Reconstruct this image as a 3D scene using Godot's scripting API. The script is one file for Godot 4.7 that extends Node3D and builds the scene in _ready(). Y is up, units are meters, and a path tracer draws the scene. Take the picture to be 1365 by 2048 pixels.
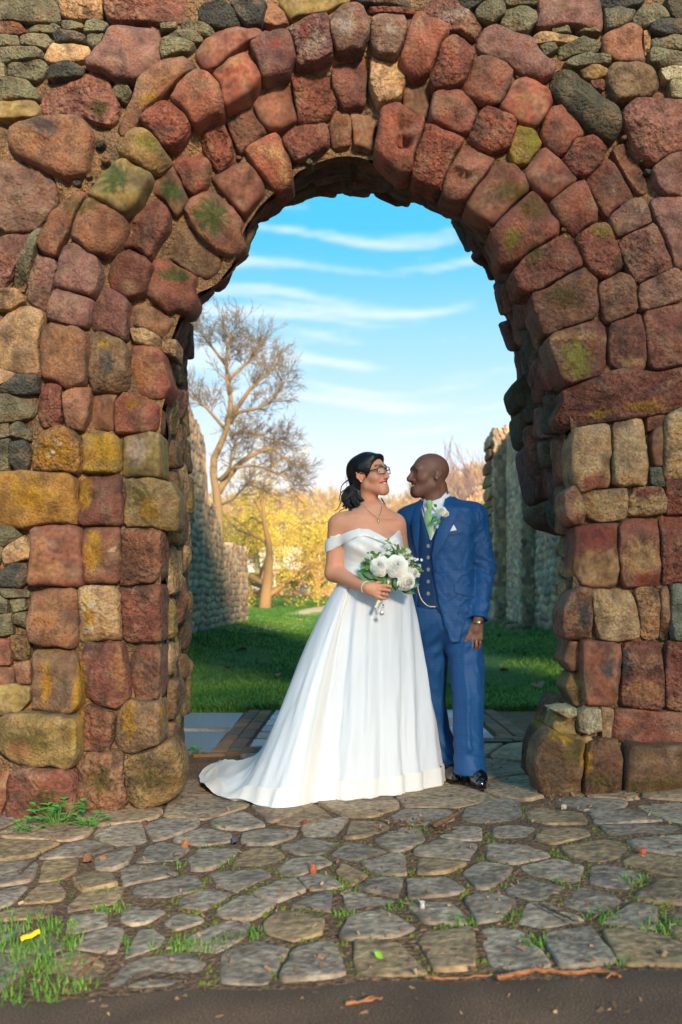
extends Node3D
# A ruined sandstone archway with a bride and groom standing in it, a lawn between two ruined walls behind them, and a park beyond.
# Metres, y up. The wall front stands 4.85 m in front of the viewpoint. Stone outlines are measured in survey units (su):
# on a plane at distance d one su is d / 2000 m, counted from the point (682.5, 1190) at eye height.
const F := 2000.0
const CX := 682.5
const CY := 1190.0
const WALL := 4.85
var rng := RandomNumberGenerator.new()
var noise := FastNoiseLite.new()
var noise2 := FastNoiseLite.new()
var mats := {}
var used_names := {}

func at(px: float, py: float, d: float) -> Vector3:
	return Vector3((px - CX) * d / F, 1.0 - (py - CY) * d / F, -d)

func lin(r: float, g: float, b: float) -> Color:
	return Color(r / 255.0, g / 255.0, b / 255.0).srgb_to_linear()

# ---------- naming and meta
func numbered(called: String) -> String:
	var n: int = used_names.get(called, 0)
	used_names[called] = n + 1
	return called if n == 0 else "%s_%03d" % [called, n]

func thing(called: String, label: String, category: String, where := Vector3.ZERO, group := "") -> Node3D:
	var o := Node3D.new()
	o.name = numbered(called)
	add_child(o)
	o.position = where
	tag(o, label, category, group)
	return o

func tag(o: Node, label: String, category: String, group := "", kind := "") -> void:
	if label: o.set_meta("label", label)
	if category: o.set_meta("category", category)
	if group: o.set_meta("group", group)
	if kind: o.set_meta("kind", kind)

func part(called: String, mesh: Mesh, m: Material, parent: Node3D = null, where := Vector3.ZERO) -> MeshInstance3D:
	var o := MeshInstance3D.new()
	o.mesh = mesh
	o.material_override = m
	o.position = where
	if parent == null:
		o.name = numbered(called)
		add_child(o)
	else:
		o.name = called
		parent.add_child(o, true)
	return o

func structure(called: String, mesh: Mesh, m: Material) -> MeshInstance3D:
	var o := part(called, mesh, m)
	o.set_meta("kind", "structure")
	return o

# ---------- meshes
class Bag:
	var v := PackedVector3Array()
	var i := PackedInt32Array()
	var c := PackedColorArray()
	var uv := PackedVector2Array()
	func grid(base: int, nu: int, nv: int, wrap: bool) -> void:
		for a in (nu if wrap else nu - 1):
			for b in nv - 1:
				var p := base + a * nv + b
				var q := base + ((a + 1) % nu) * nv + b
				i.append_array([p, q, q + 1, p, q + 1, p + 1])

# orient: Vector3.ZERO = outward from the middle, else the side the faces look to
func commit(g: Bag, orient := Vector3.ZERO, smooth := true) -> ArrayMesh:
	var n := g.v.size()
	var nrm := PackedVector3Array()
	nrm.resize(n)
	var mid := Vector3.ZERO
	for p in g.v:
		mid += p
	mid /= maxf(n, 1)
	var sum := 0.0
	var k := 0
	var m := g.i.size()
	while k < m:
		var a := g.v[g.i[k]]
		var b := g.v[g.i[k + 1]]
		var c := g.v[g.i[k + 2]]
		var f := (c - a).cross(b - a)
		sum += f.dot(a - mid) if orient == Vector3.ZERO else f.dot(orient)
		nrm[g.i[k]] += f
		nrm[g.i[k + 1]] += f
		nrm[g.i[k + 2]] += f
		k += 3
	if sum < 0.0:
		k = 0
		while k < m:
			var t := g.i[k + 1]
			g.i[k + 1] = g.i[k + 2]
			g.i[k + 2] = t
			k += 3
		for j in n:
			nrm[j] = -nrm[j]
	for j in n:
		nrm[j] = nrm[j].normalized() if nrm[j].length_squared() > 1e-20 else Vector3.UP
	var arr := []
	arr.resize(Mesh.ARRAY_MAX)
	arr[Mesh.ARRAY_VERTEX] = g.v
	arr[Mesh.ARRAY_INDEX] = g.i
	if smooth:
		arr[Mesh.ARRAY_NORMAL] = nrm
	if g.c.size() == n:
		arr[Mesh.ARRAY_COLOR] = g.c
	if g.uv.size() == n:
		arr[Mesh.ARRAY_TEX_UV] = g.uv
	var out := ArrayMesh.new()
	out.add_surface_from_arrays(Mesh.PRIMITIVE_TRIANGLES, arr)
	return out

# each quad / triangle separate, flat faces
func add_box(g: Bag, lo: Vector3, hi: Vector3, col := Color.WHITE, basis := Basis(), o := Vector3.ZERO) -> void:
	var p := []
	for k in 8:
		p.append(o + basis * Vector3(hi.x if k & 1 else lo.x, hi.y if k & 2 else lo.y, hi.z if k & 4 else lo.z))
	for q in [[0, 2, 3, 1], [4, 5, 7, 6], [0, 4, 6, 2], [1, 3, 7, 5], [2, 6, 7, 3], [0, 1, 5, 4]]:
		var b := g.v.size()
		for e in 4:
			g.v.append(p[q[e]])
			g.c.append(col)
			g.uv.append(Vector2(e & 1, e >> 1))
		# clockwise seen from outside
		g.i.append_array([b, b + 2, b + 1, b, b + 3, b + 2])

# tube along points with radii, parallel frames
func add_tube(g: Bag, pts: PackedVector3Array, rad: PackedFloat32Array, sides := 6, col := Color.WHITE, flat := 1.0) -> void:
	var n := pts.size()
	var base := g.v.size()
	var up := Vector3(0.31, 0.2, 0.93)
	for k in n:
		var t := (pts[mini(k + 1, n - 1)] - pts[maxi(k - 1, 0)]).normalized()
		if t.length_squared() < 0.5:
			t = Vector3.UP
		var x := up.cross(t)
		if x.length_squared() < 1e-4:
			x = Vector3(1, 0.1, 0).cross(t)
		x = x.normalized()
		var y := t.cross(x)
		up = y.cross(Vector3.ZERO) + up
		for s in sides:
			var a := TAU * s / sides
			g.v.append(pts[k] + (x * cos(a) + y * sin(a) * flat) * rad[k])
			g.c.append(col)
			g.uv.append(Vector2(float(s) / sides, float(k) / n))
	for k in n - 1:
		for s in sides:
			var p := base + k * sides + s
			var q := base + k * sides + (s + 1) % sides
			g.i.append_array([p, p + sides, q + sides, p, q + sides, q])
	for e in [0, n - 1]:
		var c := g.v.size()
		g.v.append(pts[e])
		g.c.append(col)
		g.uv.append(Vector2.ZERO)
		for s in sides:
			var p: int = base + e * sides + s
			var q: int = base + e * sides + (s + 1) % sides
			g.i.append_array([c, p, q] if e == 0 else [c, q, p])

func tube_mesh(pts: Array, r0: float, r1: float, sides := 8, col := Color.WHITE) -> ArrayMesh:
	var g := Bag.new()
	var rr := PackedFloat32Array()
	for k in pts.size():
		rr.append(lerpf(r0, r1, float(k) / maxf(1, pts.size() - 1)))
	add_tube(g, PackedVector3Array(pts), rr, sides, col)
	return commit(g)

func curve(pts: Array, n: int) -> PackedVector3Array:
	var out := PackedVector3Array()
	var m := pts.size()
	for k in n:
		var t := float(k) / (n - 1) * (m - 1)
		var j := mini(int(t), m - 2)
		var a: Vector3 = pts[maxi(j - 1, 0)]
		var b: Vector3 = pts[j]
		var c: Vector3 = pts[j + 1]
		var d: Vector3 = pts[mini(j + 2, m - 1)]
		out.append(b.cubic_interpolate(c, a, d, t - j))
	return out

# ---------- materials
func noise_tex(seed_: int, freq: float, stops: Array, size := 512, octaves := 5, as_normal := false, strength := 6.0, kind := FastNoiseLite.TYPE_SIMPLEX_SMOOTH) -> NoiseTexture2D:
	var n := FastNoiseLite.new()
	n.seed = seed_
	n.noise_type = kind
	n.frequency = freq
	n.fractal_octaves = octaves
	var t := NoiseTexture2D.new()
	t.width = size
	t.height = size
	t.seamless = true
	t.noise = n
	if as_normal:
		t.as_normal_map = true
		t.bump_strength = strength
	elif stops.size():
		var g := Gradient.new()
		g.offsets = PackedFloat32Array()
		g.colors = PackedColorArray()
		var off := PackedFloat32Array()
		var col := PackedColorArray()
		for s in stops:
			off.append(s[0])
			col.append(s[1])
		g.offsets = off
		g.colors = col
		t.color_ramp = g
	return t

func mat(called: String, color := Color.WHITE, rough := 0.9) -> StandardMaterial3D:
	var m := StandardMaterial3D.new()
	m.resource_name = called
	m.albedo_color = color
	m.roughness = rough
	mats[called] = m
	return m

func grain(m: StandardMaterial3D, tex: Texture2D, scale: float, normal: Texture2D = null, nscale := 1.0, height: Texture2D = null, hscale := 0.0) -> void:
	m.uv1_triplanar = true
	m.uv1_world_triplanar = true
	m.uv1_scale = Vector3.ONE * scale
	if tex: m.albedo_texture = tex
	if normal:
		m.normal_enabled = true
		m.normal_texture = normal
		m.normal_scale = nscale
	if height:
		m.heightmap_enabled = true
		m.heightmap_texture = height
		m.heightmap_scale = hscale

func make_materials() -> void:
	var grey := func(a, b): return [[0.0, Color(a, a, a)], [0.35, Color(lerpf(a, b, 0.55), lerpf(a, b, 0.52), lerpf(a, b, 0.5))], [0.6, Color(lerpf(a, b, 0.8), lerpf(a, b, 0.8), lerpf(a, b, 0.78))], [1.0, Color(b, b, b)]]
	var fine := noise_tex(3, 0.035, grey.call(0.6, 1.0), 768, 6)
	var rough_h := noise_tex(9, 0.022, [], 768, 7)
	var soft_h := noise_tex(21, 0.05, [], 512, 6)
	mats.fine = fine
	mats.grit_h = null
	var grit_h := noise_tex(13, 0.07, [], 768, 6)
	mats.grit_h = grit_h
	var s := mat("sandstone", Color.WHITE, 0.93)
	s.vertex_color_use_as_albedo = true
	grain(s, fine, 2.6, null, 1.0, rough_h, 0.9)
	s = mat("rough_sandstone", Color.WHITE, 0.95)
	s.vertex_color_use_as_albedo = true
	grain(s, fine, 1.9, null, 1.0, rough_h, 1.7)
	s = mat("smooth_sandstone", Color.WHITE, 0.9)
	s.vertex_color_use_as_albedo = true
	grain(s, fine, 1.3, null, 1.0, grit_h, 0.14)
	s = mat("pitted_sandstone", Color.WHITE, 0.95)
	s.vertex_color_use_as_albedo = true
	grain(s, noise_tex(7, 0.05, [[0.0, Color(0.4, 0.36, 0.34)], [0.22, Color(0.72, 0.68, 0.66)], [0.6, Color(0.95, 0.93, 0.9)], [1.0, Color(1, 1, 1)]], 768, 5, false, 1.0, FastNoiseLite.TYPE_CELLULAR), 1.6, null, 1.0, rough_h, 3.0)
	s = mat("mortar", Color.WHITE, 0.97)
	s.vertex_color_use_as_albedo = true
	grain(s, noise_tex(5, 0.06, grey.call(0.45, 1.0), 512, 6), 2.6, null, 1.0, rough_h, 2.6)
	s = mat("slate", Color.WHITE, 0.85)
	s.vertex_color_use_as_albedo = true
	grain(s, fine, 3.1, null, 1.0, rough_h, 1.8)
	s = mat("plain", Color.WHITE, 0.9)
	s.vertex_color_use_as_albedo = true
	# broad mottling from weathering, on a second, larger scale
	var mottle := noise_tex(17, 0.012, [[0.0, Color(0.62, 0.56, 0.52)], [0.35, Color(0.86, 0.83, 0.8)], [0.55, Color(1, 1, 1)], [0.75, Color(0.96, 0.86, 0.74)], [1.0, Color(0.72, 0.68, 0.62)]], 512, 6)
	for k in ["sandstone", "smooth_sandstone", "pitted_sandstone", "rough_sandstone", "mortar", "slate"]:
		var e: StandardMaterial3D = mats[k]
		e.detail_enabled = true
		e.detail_albedo = mottle
		e.detail_blend_mode = BaseMaterial3D.BLEND_MODE_MUL
		e.detail_uv_layer = BaseMaterial3D.DETAIL_UV_2
		e.uv2_triplanar = true
		e.uv2_world_triplanar = true
		e.uv2_scale = Vector3.ONE * 1.3
	mats.soft_h = soft_h
	mats.rough_h = rough_h

# ---------- the archway: surveyed stones of the front, [outline in su, recess in cm, colour, bulge in cm]
var STONES := [
	# rubble, top left
	[[0,5,70,3,113,15,113,40,70,45,0,38], 0, "g", 2], [[127,-2,195,-2,206,20,195,36,150,38,127,30], 1, "t", 3], [[0,44,40,45,50,60,30,68,0,66], 1, "k", 2],
	[[0,70,36,72,37,88,0,92], 1, "g", 2], [[55,52,100,50,122,53,110,64,60,67], 2, "g", 2], [[127,42,160,43,165,56,140,61,125,56], 2, "g", 2], [[40,71,90,70,100,82,85,92,42,89], 1, "g", 2],
	[[104,66,150,63,172,72,165,82,115,81], 0, "d", 3], [[172,40,190,36,207,50,205,63,174,61], 1, "g", 3], [[174,66,205,70,203,84,190,93,176,82], 1, "g", 3], [[86,118,110,90,150,85,177,95,177,115,150,121,105,126], 2, "t", 2],
	[[0,97,70,95,81,105,80,118,40,120,0,117], 0, "g", 3], [[12,127,60,122,94,126,96,140,70,150,15,148], 1, "g", 2], [[0,126,9,128,10,155,0,157], 1, "g", 2], [[99,129,145,124,163,135,160,150,115,157,105,150], -2, "d", 4],
	[[0,164,50,163,70,185,68,193,20,197,0,198], 0, "g", 3], [[0,203,65,201,73,215,65,230,0,232], 1, "o", 2], [[212,-6,385,-6,383,25,370,40,230,42,212,30], 0, "p", 5],
	[[225,50,315,46,316,70,305,115,285,142,255,143,215,139,180,135,186,120,200,90], -2, "p", 7], [[402,22,440,14,471,22,471,45,440,52,405,40], -2, "d", 3], [[474,10,495,3,519,8,518,40,495,44,476,30], -3, "d", 3],
	[[324,47,350,46,350,57,325,57], 1, "g", 2], [[364,46,400,46,428,60,420,70,395,66], 0, "g", 2], [[324,61,385,62,392,75,388,82,325,72], 0, "g", 2], [[324,75,365,76,373,90,372,101,335,103,323,95], -1, "g", 3],
	[[90,172,110,160,180,154,217,151,222,175,225,235,205,242,172,238,168,220,125,232,92,222], 2, "p", 2], [[225,176,245,166,257,185,250,200,225,191], 2, "g", 3], [[22,245,70,241,145,234,172,237,170,270,158,335,120,338,70,322,30,285], -3, "k", 7],
	[[0,334,60,331,93,345,96,400,80,445,70,459,0,464], 1, "p", 2], [[0,469,48,463,62,468,50,500,22,555,5,568,0,565], 1, "p", 3], [[68,455,81,455,63,500,46,560,27,570,22,560,46,500], -1, "g", 3],
	[[525,20,545,12,560,25,568,40,550,50,530,45], 4, "k", 3], [[572,5,590,-5,690,-5,690,3,640,17,590,32,575,25], 3, "o", 3], [[700,-5,840,-5,838,8,720,9], 3, "d", 3], [[745,14,820,17,815,25,750,22], 3, "r", 1],
	# hood stones
	[[245,225,290,165,330,130,360,109,385,120,389,135,358,158,318,188,288,218,274,245,255,250,243,240], -3, "k", 5], [[392,105,425,72,460,52,520,56,522,75,493,88,458,113,438,138,410,140,395,125], 0, "r", 6],
	[[848,20,870,5,900,6,940,29,954,46,945,72,915,60,880,40], 1, "p", 4], [[953,90,975,61,1000,56,1045,85,1095,130,1100,145,1080,157,1040,140,990,107], 1, "p", 4], [[1118,170,1130,141,1150,145,1185,180,1225,220,1232,250,1215,270,1180,255,1140,215], -3, "D", 6],
	# outer order, left foot to crown to right
	[[60,590,75,512,110,522,118,540,95,590,90,610,65,605], 3, "p", 3], [[80,482,110,432,150,396,164,400,140,440,127,480,114,515,86,502], 0, "k", 5], [[108,560,125,490,150,486,175,505,186,545,178,583,150,578,112,570], 0, "p", 5],
	[[145,470,165,430,190,399,230,415,242,440,235,455,215,490,185,500,160,482], -2, "k", 8], [[190,390,245,320,284,332,289,350,270,390,244,424,215,410], -3, "o", 8], [[253,305,270,260,300,268,324,290,329,310,310,330,290,334,256,315], -3, "o", 8],
	[[290,240,310,206,345,210,369,222,367,245,345,280,326,292,305,265], -2, "R", 8], [[355,165,390,144,415,146,435,165,449,195,430,214,390,231,371,224,352,195], -3, "R", 8], [[430,148,470,112,492,98,508,120,513,150,495,172,470,192,455,200,440,172], -2, "R", 7],
	[[498,86,530,66,570,61,585,80,588,110,568,134,530,144,514,115], 0, "q", 7], [[583,55,610,41,648,39,658,65,658,100,630,119,600,115,590,80], 0, "q", 6], [[662,35,690,15,725,15,738,35,736,70,720,91,680,91,664,70], 0, "q", 6],
	[[744,35,770,26,807,29,813,50,804,85,790,104,760,97,744,75], 0, "p", 6], [[808,110,818,52,837,31,860,36,886,53,879,90,860,130,835,144,812,130], 0, "r", 7], [[867,150,887,82,907,64,935,76,953,95,949,115,930,158,910,170,882,160], 0, "r", 7],
	[[932,168,955,114,985,112,1028,141,1024,165,1000,203,970,198,937,188], 0, "r", 5], [[1007,213,1030,163,1055,154,1094,176,1104,195,1090,229,1070,246,1041,234], 0, "R", 5], [[1090,240,1105,214,1125,217,1154,245,1159,265,1135,298,1120,308,1100,290], 0, "r", 6],
	[[1132,318,1150,281,1180,276,1204,295,1199,320,1175,344,1150,344], -2, "R", 7], [[1180,340,1215,331,1240,355,1264,390,1240,408,1212,432,1191,390], 2, "m", 4], [[1220,435,1245,411,1280,403,1304,420,1309,439,1270,458,1240,468], 0, "p", 4],
	[[1242,482,1270,466,1311,442,1329,480,1341,530,1320,544,1276,560,1257,530], 0, "p", 2], [[1311,410,1332,401,1370,395,1370,520,1350,525,1336,480,1317,440], 0, "p", 2], [[1277,590,1287,566,1320,551,1344,546,1360,580,1354,598,1310,613,1286,616], 0, "p", 2],
	[[1293,626,1350,612,1372,606,1372,720,1312,733,1302,700], 0, "m", 2],
	# middle order
	[[180,650,192,592,207,582,239,586,249,610,251,650,244,669,215,664,183,654], 6, "q", 7], [[220,575,241,522,260,497,289,516,299,535,279,570,254,591,231,584], 5, "m", 7], [[255,490,272,432,300,394,320,401,339,421,334,450,314,484,299,513,267,494], 5, "m", 9],
	[[302,385,321,347,348,337,364,370,377,400,364,419,350,423,326,395], 6, "k", 8], [[352,330,361,282,388,270,399,300,409,330,404,360,385,383,366,374], 7, "r", 8], [[390,268,430,234,449,246,459,280,454,309,435,326,411,309,399,285], 7, "r", 9],
	[[447,236,471,216,499,209,511,230,518,257,500,278,481,291,462,270], 8, "m", 7], [[505,196,540,172,573,158,586,190,588,234,560,241,521,246,510,225], 8, "R", 7], [[583,158,611,137,640,129,658,146,663,200,649,228,602,233,590,200], 8, "m", 6],
	[[663,121,690,107,725,109,739,126,733,170,728,203,691,203,667,180], 8, "m", 6], [[745,121,780,115,806,122,803,160,789,198,761,193,741,170], 5, "t", 6], [[807,215,822,162,853,167,862,182,853,225,840,233], 7, "k", 3],
	[[863,223,872,182,891,175,953,201,957,220,939,258,915,262,887,248], 3, "r", 5], [[947,269,957,222,976,213,1028,241,1032,260,1009,283,985,297,957,288], 2, "r", 5], [[1030,275,1037,251,1055,250,1076,285,1073,305,1055,318,1037,313], 3, "Y", 5],
	[[1064,345,1072,310,1090,300,1114,321,1143,360,1134,374,1105,397,1082,379], 0, "r", 6], [[1107,403,1145,368,1164,377,1188,420,1190,439,1151,463,1127,439], 0, "r", 5], [[1158,468,1190,448,1214,453,1238,500,1245,529,1210,552,1187,543,1170,500], 0, "r", 5],
	[[1198,570,1240,553,1258,551,1273,590,1275,616,1245,630,1217,639,1207,610], 0, "m", 2], [[1225,652,1260,637,1281,625,1287,680,1287,733,1251,742,1228,720], 0, "m", 2],
	# inner order
	[[302,590,316,532,340,527,383,556,386,575,369,608,355,616,321,604], 9, "r", 7], [[323,500,351,442,370,437,390,470,429,505,433,529,420,543,381,538,351,520], 12, "K", 4], [[367,420,391,397,425,390,459,411,483,440,478,475,459,503,430,498,397,470], 9, "r", 8],
	[[440,365,466,347,494,328,513,346,529,380,509,408,490,432,467,409], 10, "r", 7], [[502,310,526,287,554,282,570,301,582,335,573,353,541,372,522,345], 10, "R", 7], [[568,285,601,267,648,240,657,256,652,289,624,303,591,317,577,305], 10, "r", 6],
	[[659,250,690,228,699,241,698,283,667,288], 12, "k", 3], [[706,228,748,222,749,250,743,288,712,283], 12, "k", 3], [[750,290,767,217,781,206,815,213,847,239,833,290,823,332,800,342,777,323], 4, "R", 6],
	[[825,330,838,290,854,246,885,258,919,281,903,320,879,362,852,352], 3, "R", 4], [[883,385,903,330,931,288,960,293,980,320,967,350,934,388,916,402], 3, "r", 5], [[938,405,962,367,986,341,1024,348,1049,380,1019,408,990,442,962,428], 2, "r", 6],
	[[992,460,1007,437,1046,402,1065,388,1098,411,1115,449,1079,478,1041,512,1012,508,997,485], 1, "r", 7], [[1042,540,1047,522,1101,492,1140,473,1156,496,1162,529,1120,547,1076,582,1053,573], 1, "r", 5], [[1073,590,1111,572,1169,538,1193,561,1197,618,1184,632,1130,652,1092,665,1085,640], 0, "m", 4],
	[[1093,680,1112,668,1180,643,1205,635,1209,690,1207,733,1180,747,1141,762,1112,730], 0, "m", 3], [[1134,780,1147,775,1230,757,1372,736,1372,818,1300,828,1200,841,1137,855,1131,820], -1, "m", 3],
	# left pier
	[[105,630,112,578,150,587,178,597,176,630,166,648,140,646,108,634], 0, "p", 4], [[262,612,285,602,318,616,328,640,318,663,290,658,266,649], 11, "k", 3], [[266,660,290,658,312,672,308,687,275,680], 7, "t", 3], [[322,686,340,689,340,702,326,702], 11, "t", 2],
	[[0,660,40,617,83,620,80,660,73,738,40,743,0,733], 1, "t", 3], [[80,660,96,648,159,658,168,676,170,720,163,758,130,763,87,748,78,720], -2, "k", 6], [[182,672,206,662,239,691,246,730,246,768,225,778,192,770,181,740], 3, "K", 7],
	[[269,692,296,692,327,712,331,760,326,793,300,788,268,778], 7, "r", 5], [[81,772,100,764,121,777,120,830,113,853,82,853], 0, "r", 3], [[126,786,150,774,173,782,173,830,163,857,130,853], 0, "r", 3], [[190,802,202,790,228,797,226,858,192,859,184,840], 5, "k", 3],
	[[231,802,251,794,284,797,300,816,298,854,275,866,235,863,229,840], 3, "R", 6], [[14,775,35,751,70,756,75,785,40,789,15,782], -2, "d", 4], [[0,796,45,790,74,795,71,810,30,838,0,838], 0, "g", 2], [[22,851,40,845,61,861,57,878,25,870], 0, "g", 3],
	[[22,886,50,880,60,920,50,942,31,939,21,925], -1, "d", 4], [[0,744,30,746,25,760,0,764], 0, "t", 2], [[0,845,16,847,18,870,0,875], 1, "g", 2], [[0,880,17,882,17,940,0,942], 1, "g", 2], [[0,585,30,582,38,600,20,612,0,608], 1, "t", 2],
	[[68,863,96,854,144,858,160,881,156,925,148,940,106,940,67,936], -3, "y", 6], [[167,871,191,864,224,866,238,881,238,929,233,945,200,943,168,936], 1, "Y", 6], [[246,871,276,868,317,874,320,900,316,948,295,953,252,946,246,920], 4, "o", 5],
	[[0,949,60,947,134,947,148,961,151,1019,148,1043,100,1043,0,1043], -4, "y", 5], [[159,957,196,950,234,952,241,970,241,1039,233,1047,162,1045], 1, "m", 5], [[247,961,300,955,329,976,343,1000,341,1048,300,1053,257,1046], 4, "o", 4],
	[[67,1061,96,1050,144,1051,155,1062,155,1158,148,1166,92,1170,65,1159], -4, "r", 6], [[168,1060,220,1056,236,1061,236,1150,228,1166,171,1164], 1, "k", 5], [[249,1062,300,1057,320,1067,323,1095,309,1130,303,1158,263,1168,250,1158], 4, "k", 5],
	[[64,1186,91,1176,144,1177,151,1191,150,1269,139,1286,82,1293,61,1283], -4, "k", 7], [[155,1181,181,1170,227,1172,235,1191,234,1269,224,1280,162,1278], 0, "t", 6], [[244,1183,281,1175,316,1179,320,1220,314,1270,290,1281,248,1281], 4, "m", 4],
	[[68,1306,87,1298,124,1300,138,1321,148,1399,139,1423,101,1426,71,1409], -4, "K", 6], [[172,1289,229,1286,243,1292,248,1389,234,1413,206,1410,180,1380], 1, "m", 6], [[264,1292,313,1288,316,1340,313,1388,295,1396,274,1388], 5, "m", 4],
	[[5,1436,51,1430,129,1430,150,1441,148,1514,129,1530,71,1530,11,1508,0,1490], -8, "o", 6], [[167,1431,200,1420,226,1427,224,1479,214,1498,170,1488], 1, "k", 4], [[231,1426,266,1414,314,1411,321,1440,316,1484,285,1500,242,1498,229,1479], 2, "K", 6],
	[[21,1561,61,1540,129,1539,138,1561,136,1640,110,1650,31,1650,17,1610], -8, "m", 7], [[162,1521,200,1514,239,1517,245,1546,243,1595,215,1620,177,1615,162,1575], -2, "K", 6], [[252,1526,291,1502,334,1494,348,1521,346,1572,320,1598,276,1603,252,1575], 1, "o", 6],
	[[0,1056,20,1056,26,1070,10,1081,0,1079], 0, "g", 2], [[8,1099,40,1087,59,1101,57,1117,20,1119,6,1115], 0, "t", 3], [[6,1150,30,1127,54,1131,54,1160,40,1172,13,1167], -1, "d", 4], [[12,1181,40,1178,58,1183,50,1192,15,1194], 0, "g", 2],
	[[20,1201,48,1197,50,1217,30,1222], 0, "g", 2], [[30,1229,52,1223,45,1244,30,1244], 0, "g", 2], [[0,1291,15,1290,23,1310,17,1324,0,1327], 0, "r", 2], [[26,1277,54,1272,57,1309,50,1320,26,1317], 0, "o", 2], [[36,1336,58,1328,60,1364,37,1366], 0, "k", 2],
	[[0,1381,30,1375,57,1377,58,1400,40,1423,0,1423], 0, "o", 3], [[0,1562,11,1562,13,1600,0,1618], 0, "k", 2], [[0,1200,14,1202,12,1222,0,1224], 1, "g", 2], [[0,1230,20,1232,22,1262,0,1265], 1, "g", 2], [[0,1335,28,1338,26,1368,0,1370], 1, "k", 2], [[0,1090,5,1092,4,1112,0,1114], 1, "g", 2],
	# right pier
	[[1152,859,1171,852,1214,852,1223,871,1223,973,1161,978,1152,950], -1, "t", 3], [[1229,849,1246,840,1288,837,1296,963,1251,973,1231,963], -1, "t", 3], [[1307,861,1326,852,1328,929,1311,933], 2, "k", 2], [[1302,839,1327,834,1325,853,1304,855], 2, "k", 1], [[1303,938,1326,936,1326,968,1304,968], 2, "G", 1],
	[[1333,836,1351,822,1375,816,1375,948,1341,953,1331,920], -2, "t", 4], [[1172,991,1187,980,1253,977,1256,1020,1249,1033,1200,1043,1180,1030], 0, "t", 2], [[1264,991,1276,975,1323,975,1331,1000,1328,1023,1258,1028], 0, "t", 3], [[1338,967,1373,960,1373,1023,1338,1023], 0, "r", 2],
	[[1141,1001,1151,987,1160,996,1170,1031,1167,1045,1151,1045], 0, "r", 3], [[1154,1056,1166,1050,1228,1051,1232,1110,1232,1173,1200,1168,1170,1163,1154,1100], 0, "r", 2], [[1243,1048,1309,1038,1319,1061,1319,1130,1316,1163,1251,1172,1245,1110], 0, "r", 2],
	[[1325,1042,1373,1031,1373,1162,1331,1162,1325,1100], 0, "r", 2], [[1144,1191,1165,1182,1179,1191,1186,1250,1180,1273,1151,1273,1137,1260], -1, "m", 4], [[1192,1182,1259,1180,1273,1201,1283,1250,1278,1278,1201,1278,1192,1250], 1, "t", 1], [[1273,1182,1309,1177,1321,1190,1322,1278,1297,1276,1283,1240], 1, "t", 1],
	[[1346,1171,1373,1167,1373,1281,1351,1276,1343,1230], -2, "G", 3], [[1325,1186,1338,1177,1342,1274,1325,1278], 0, "k", 1], [[1167,1287,1181,1283,1236,1286,1236,1301,1230,1403,1177,1403,1167,1340], 0, "r", 2], [[1253,1292,1276,1285,1323,1286,1323,1403,1309,1410,1248,1408], 0, "m", 3],
	[[1337,1288,1373,1286,1373,1418,1337,1410], 0, "r", 2], [[1231,1441,1241,1423,1373,1433,1373,1488,1291,1483,1235,1476], -1, "r", 2], [[1158,1431,1195,1426,1200,1459,1176,1469,1158,1464], -1, "w", 3], [[1122,1423,1145,1421,1153,1430,1136,1436], -6, "w", 3], [[1207,1421,1226,1426,1220,1470,1207,1470], 0, "t", 2],
	[[1162,1478,1178,1472,1185,1482,1170,1486], -2, "t", 2],
	[[1090,1501,1107,1477,1173,1477,1166,1511,1160,1604,1096,1604,1086,1540], -10, "b", 7], [[1170,1536,1183,1487,1243,1487,1243,1547,1238,1604,1166,1604], -10, "b", 7], [[1251,1551,1263,1492,1375,1499,1375,1608,1246,1604], -10, "b", 6],
	[[1123,1440,1150,1438,1156,1475,1120,1474], 4, "o", 3], [[1143,1290,1162,1288,1164,1340,1146,1342], 5, "k", 3], [[1145,1348,1164,1346,1168,1404,1150,1404], 6, "o", 3],
	# right side, top
	[[1080,-5,1185,-5,1198,40,1189,51,1086,49], 0, "p", 3], [[915,-4,963,-4,957,8,920,9], 1, "d", 2], [[953,11,990,5,1009,11,1009,25,985,35,956,30], 0, "g", 3], [[1016,16,1060,13,1071,21,1069,42,1030,54,1019,40], 0, "g", 3], [[1016,-5,1074,-5,1069,8,1017,8], 1, "g", 2],
	[[1225,23,1240,12,1259,26,1257,40,1240,51,1228,45], -1, "g", 3], [[1215,-5,1278,-5,1275,9,1250,11,1218,7], 0, "d", 2], [[1266,36,1290,17,1339,15,1341,31,1300,39,1270,50], 0, "g", 2], [[1306,46,1370,39,1370,61,1331,64,1309,57], -1, "d", 2], [[1219,81,1236,64,1279,62,1285,86,1279,110,1241,115,1223,100], 0, "r", 3],
	[[1221,156,1236,132,1275,130,1306,141,1308,164,1294,188,1242,193,1224,175], -2, "K", 5], [[1257,226,1271,203,1300,198,1374,207,1374,290,1331,298,1310,317,1281,284], -3, "p", 6], [[1322,341,1341,312,1374,307,1374,380,1336,380], -1, "p", 3], [[1076,76,1100,69,1150,71,1152,79,1100,85,1079,83], 1, "t", 2],
	[[1087,90,1110,87,1114,97,1096,102], 1, "g", 1], [[1106,53,1147,52,1149,61,1109,63], 1, "g", 2], [[1154,53,1184,52,1186,61,1156,62], 1, "g", 1], [[1121,93,1160,87,1186,93,1184,104,1136,107], 2, "g", 1], [[1146,110,1180,107,1212,116,1211,127,1160,129,1147,122], 1, "g", 2], [[1165,136,1181,131,1214,139,1215,150,1190,159,1170,155], 1, "o", 2],
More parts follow.
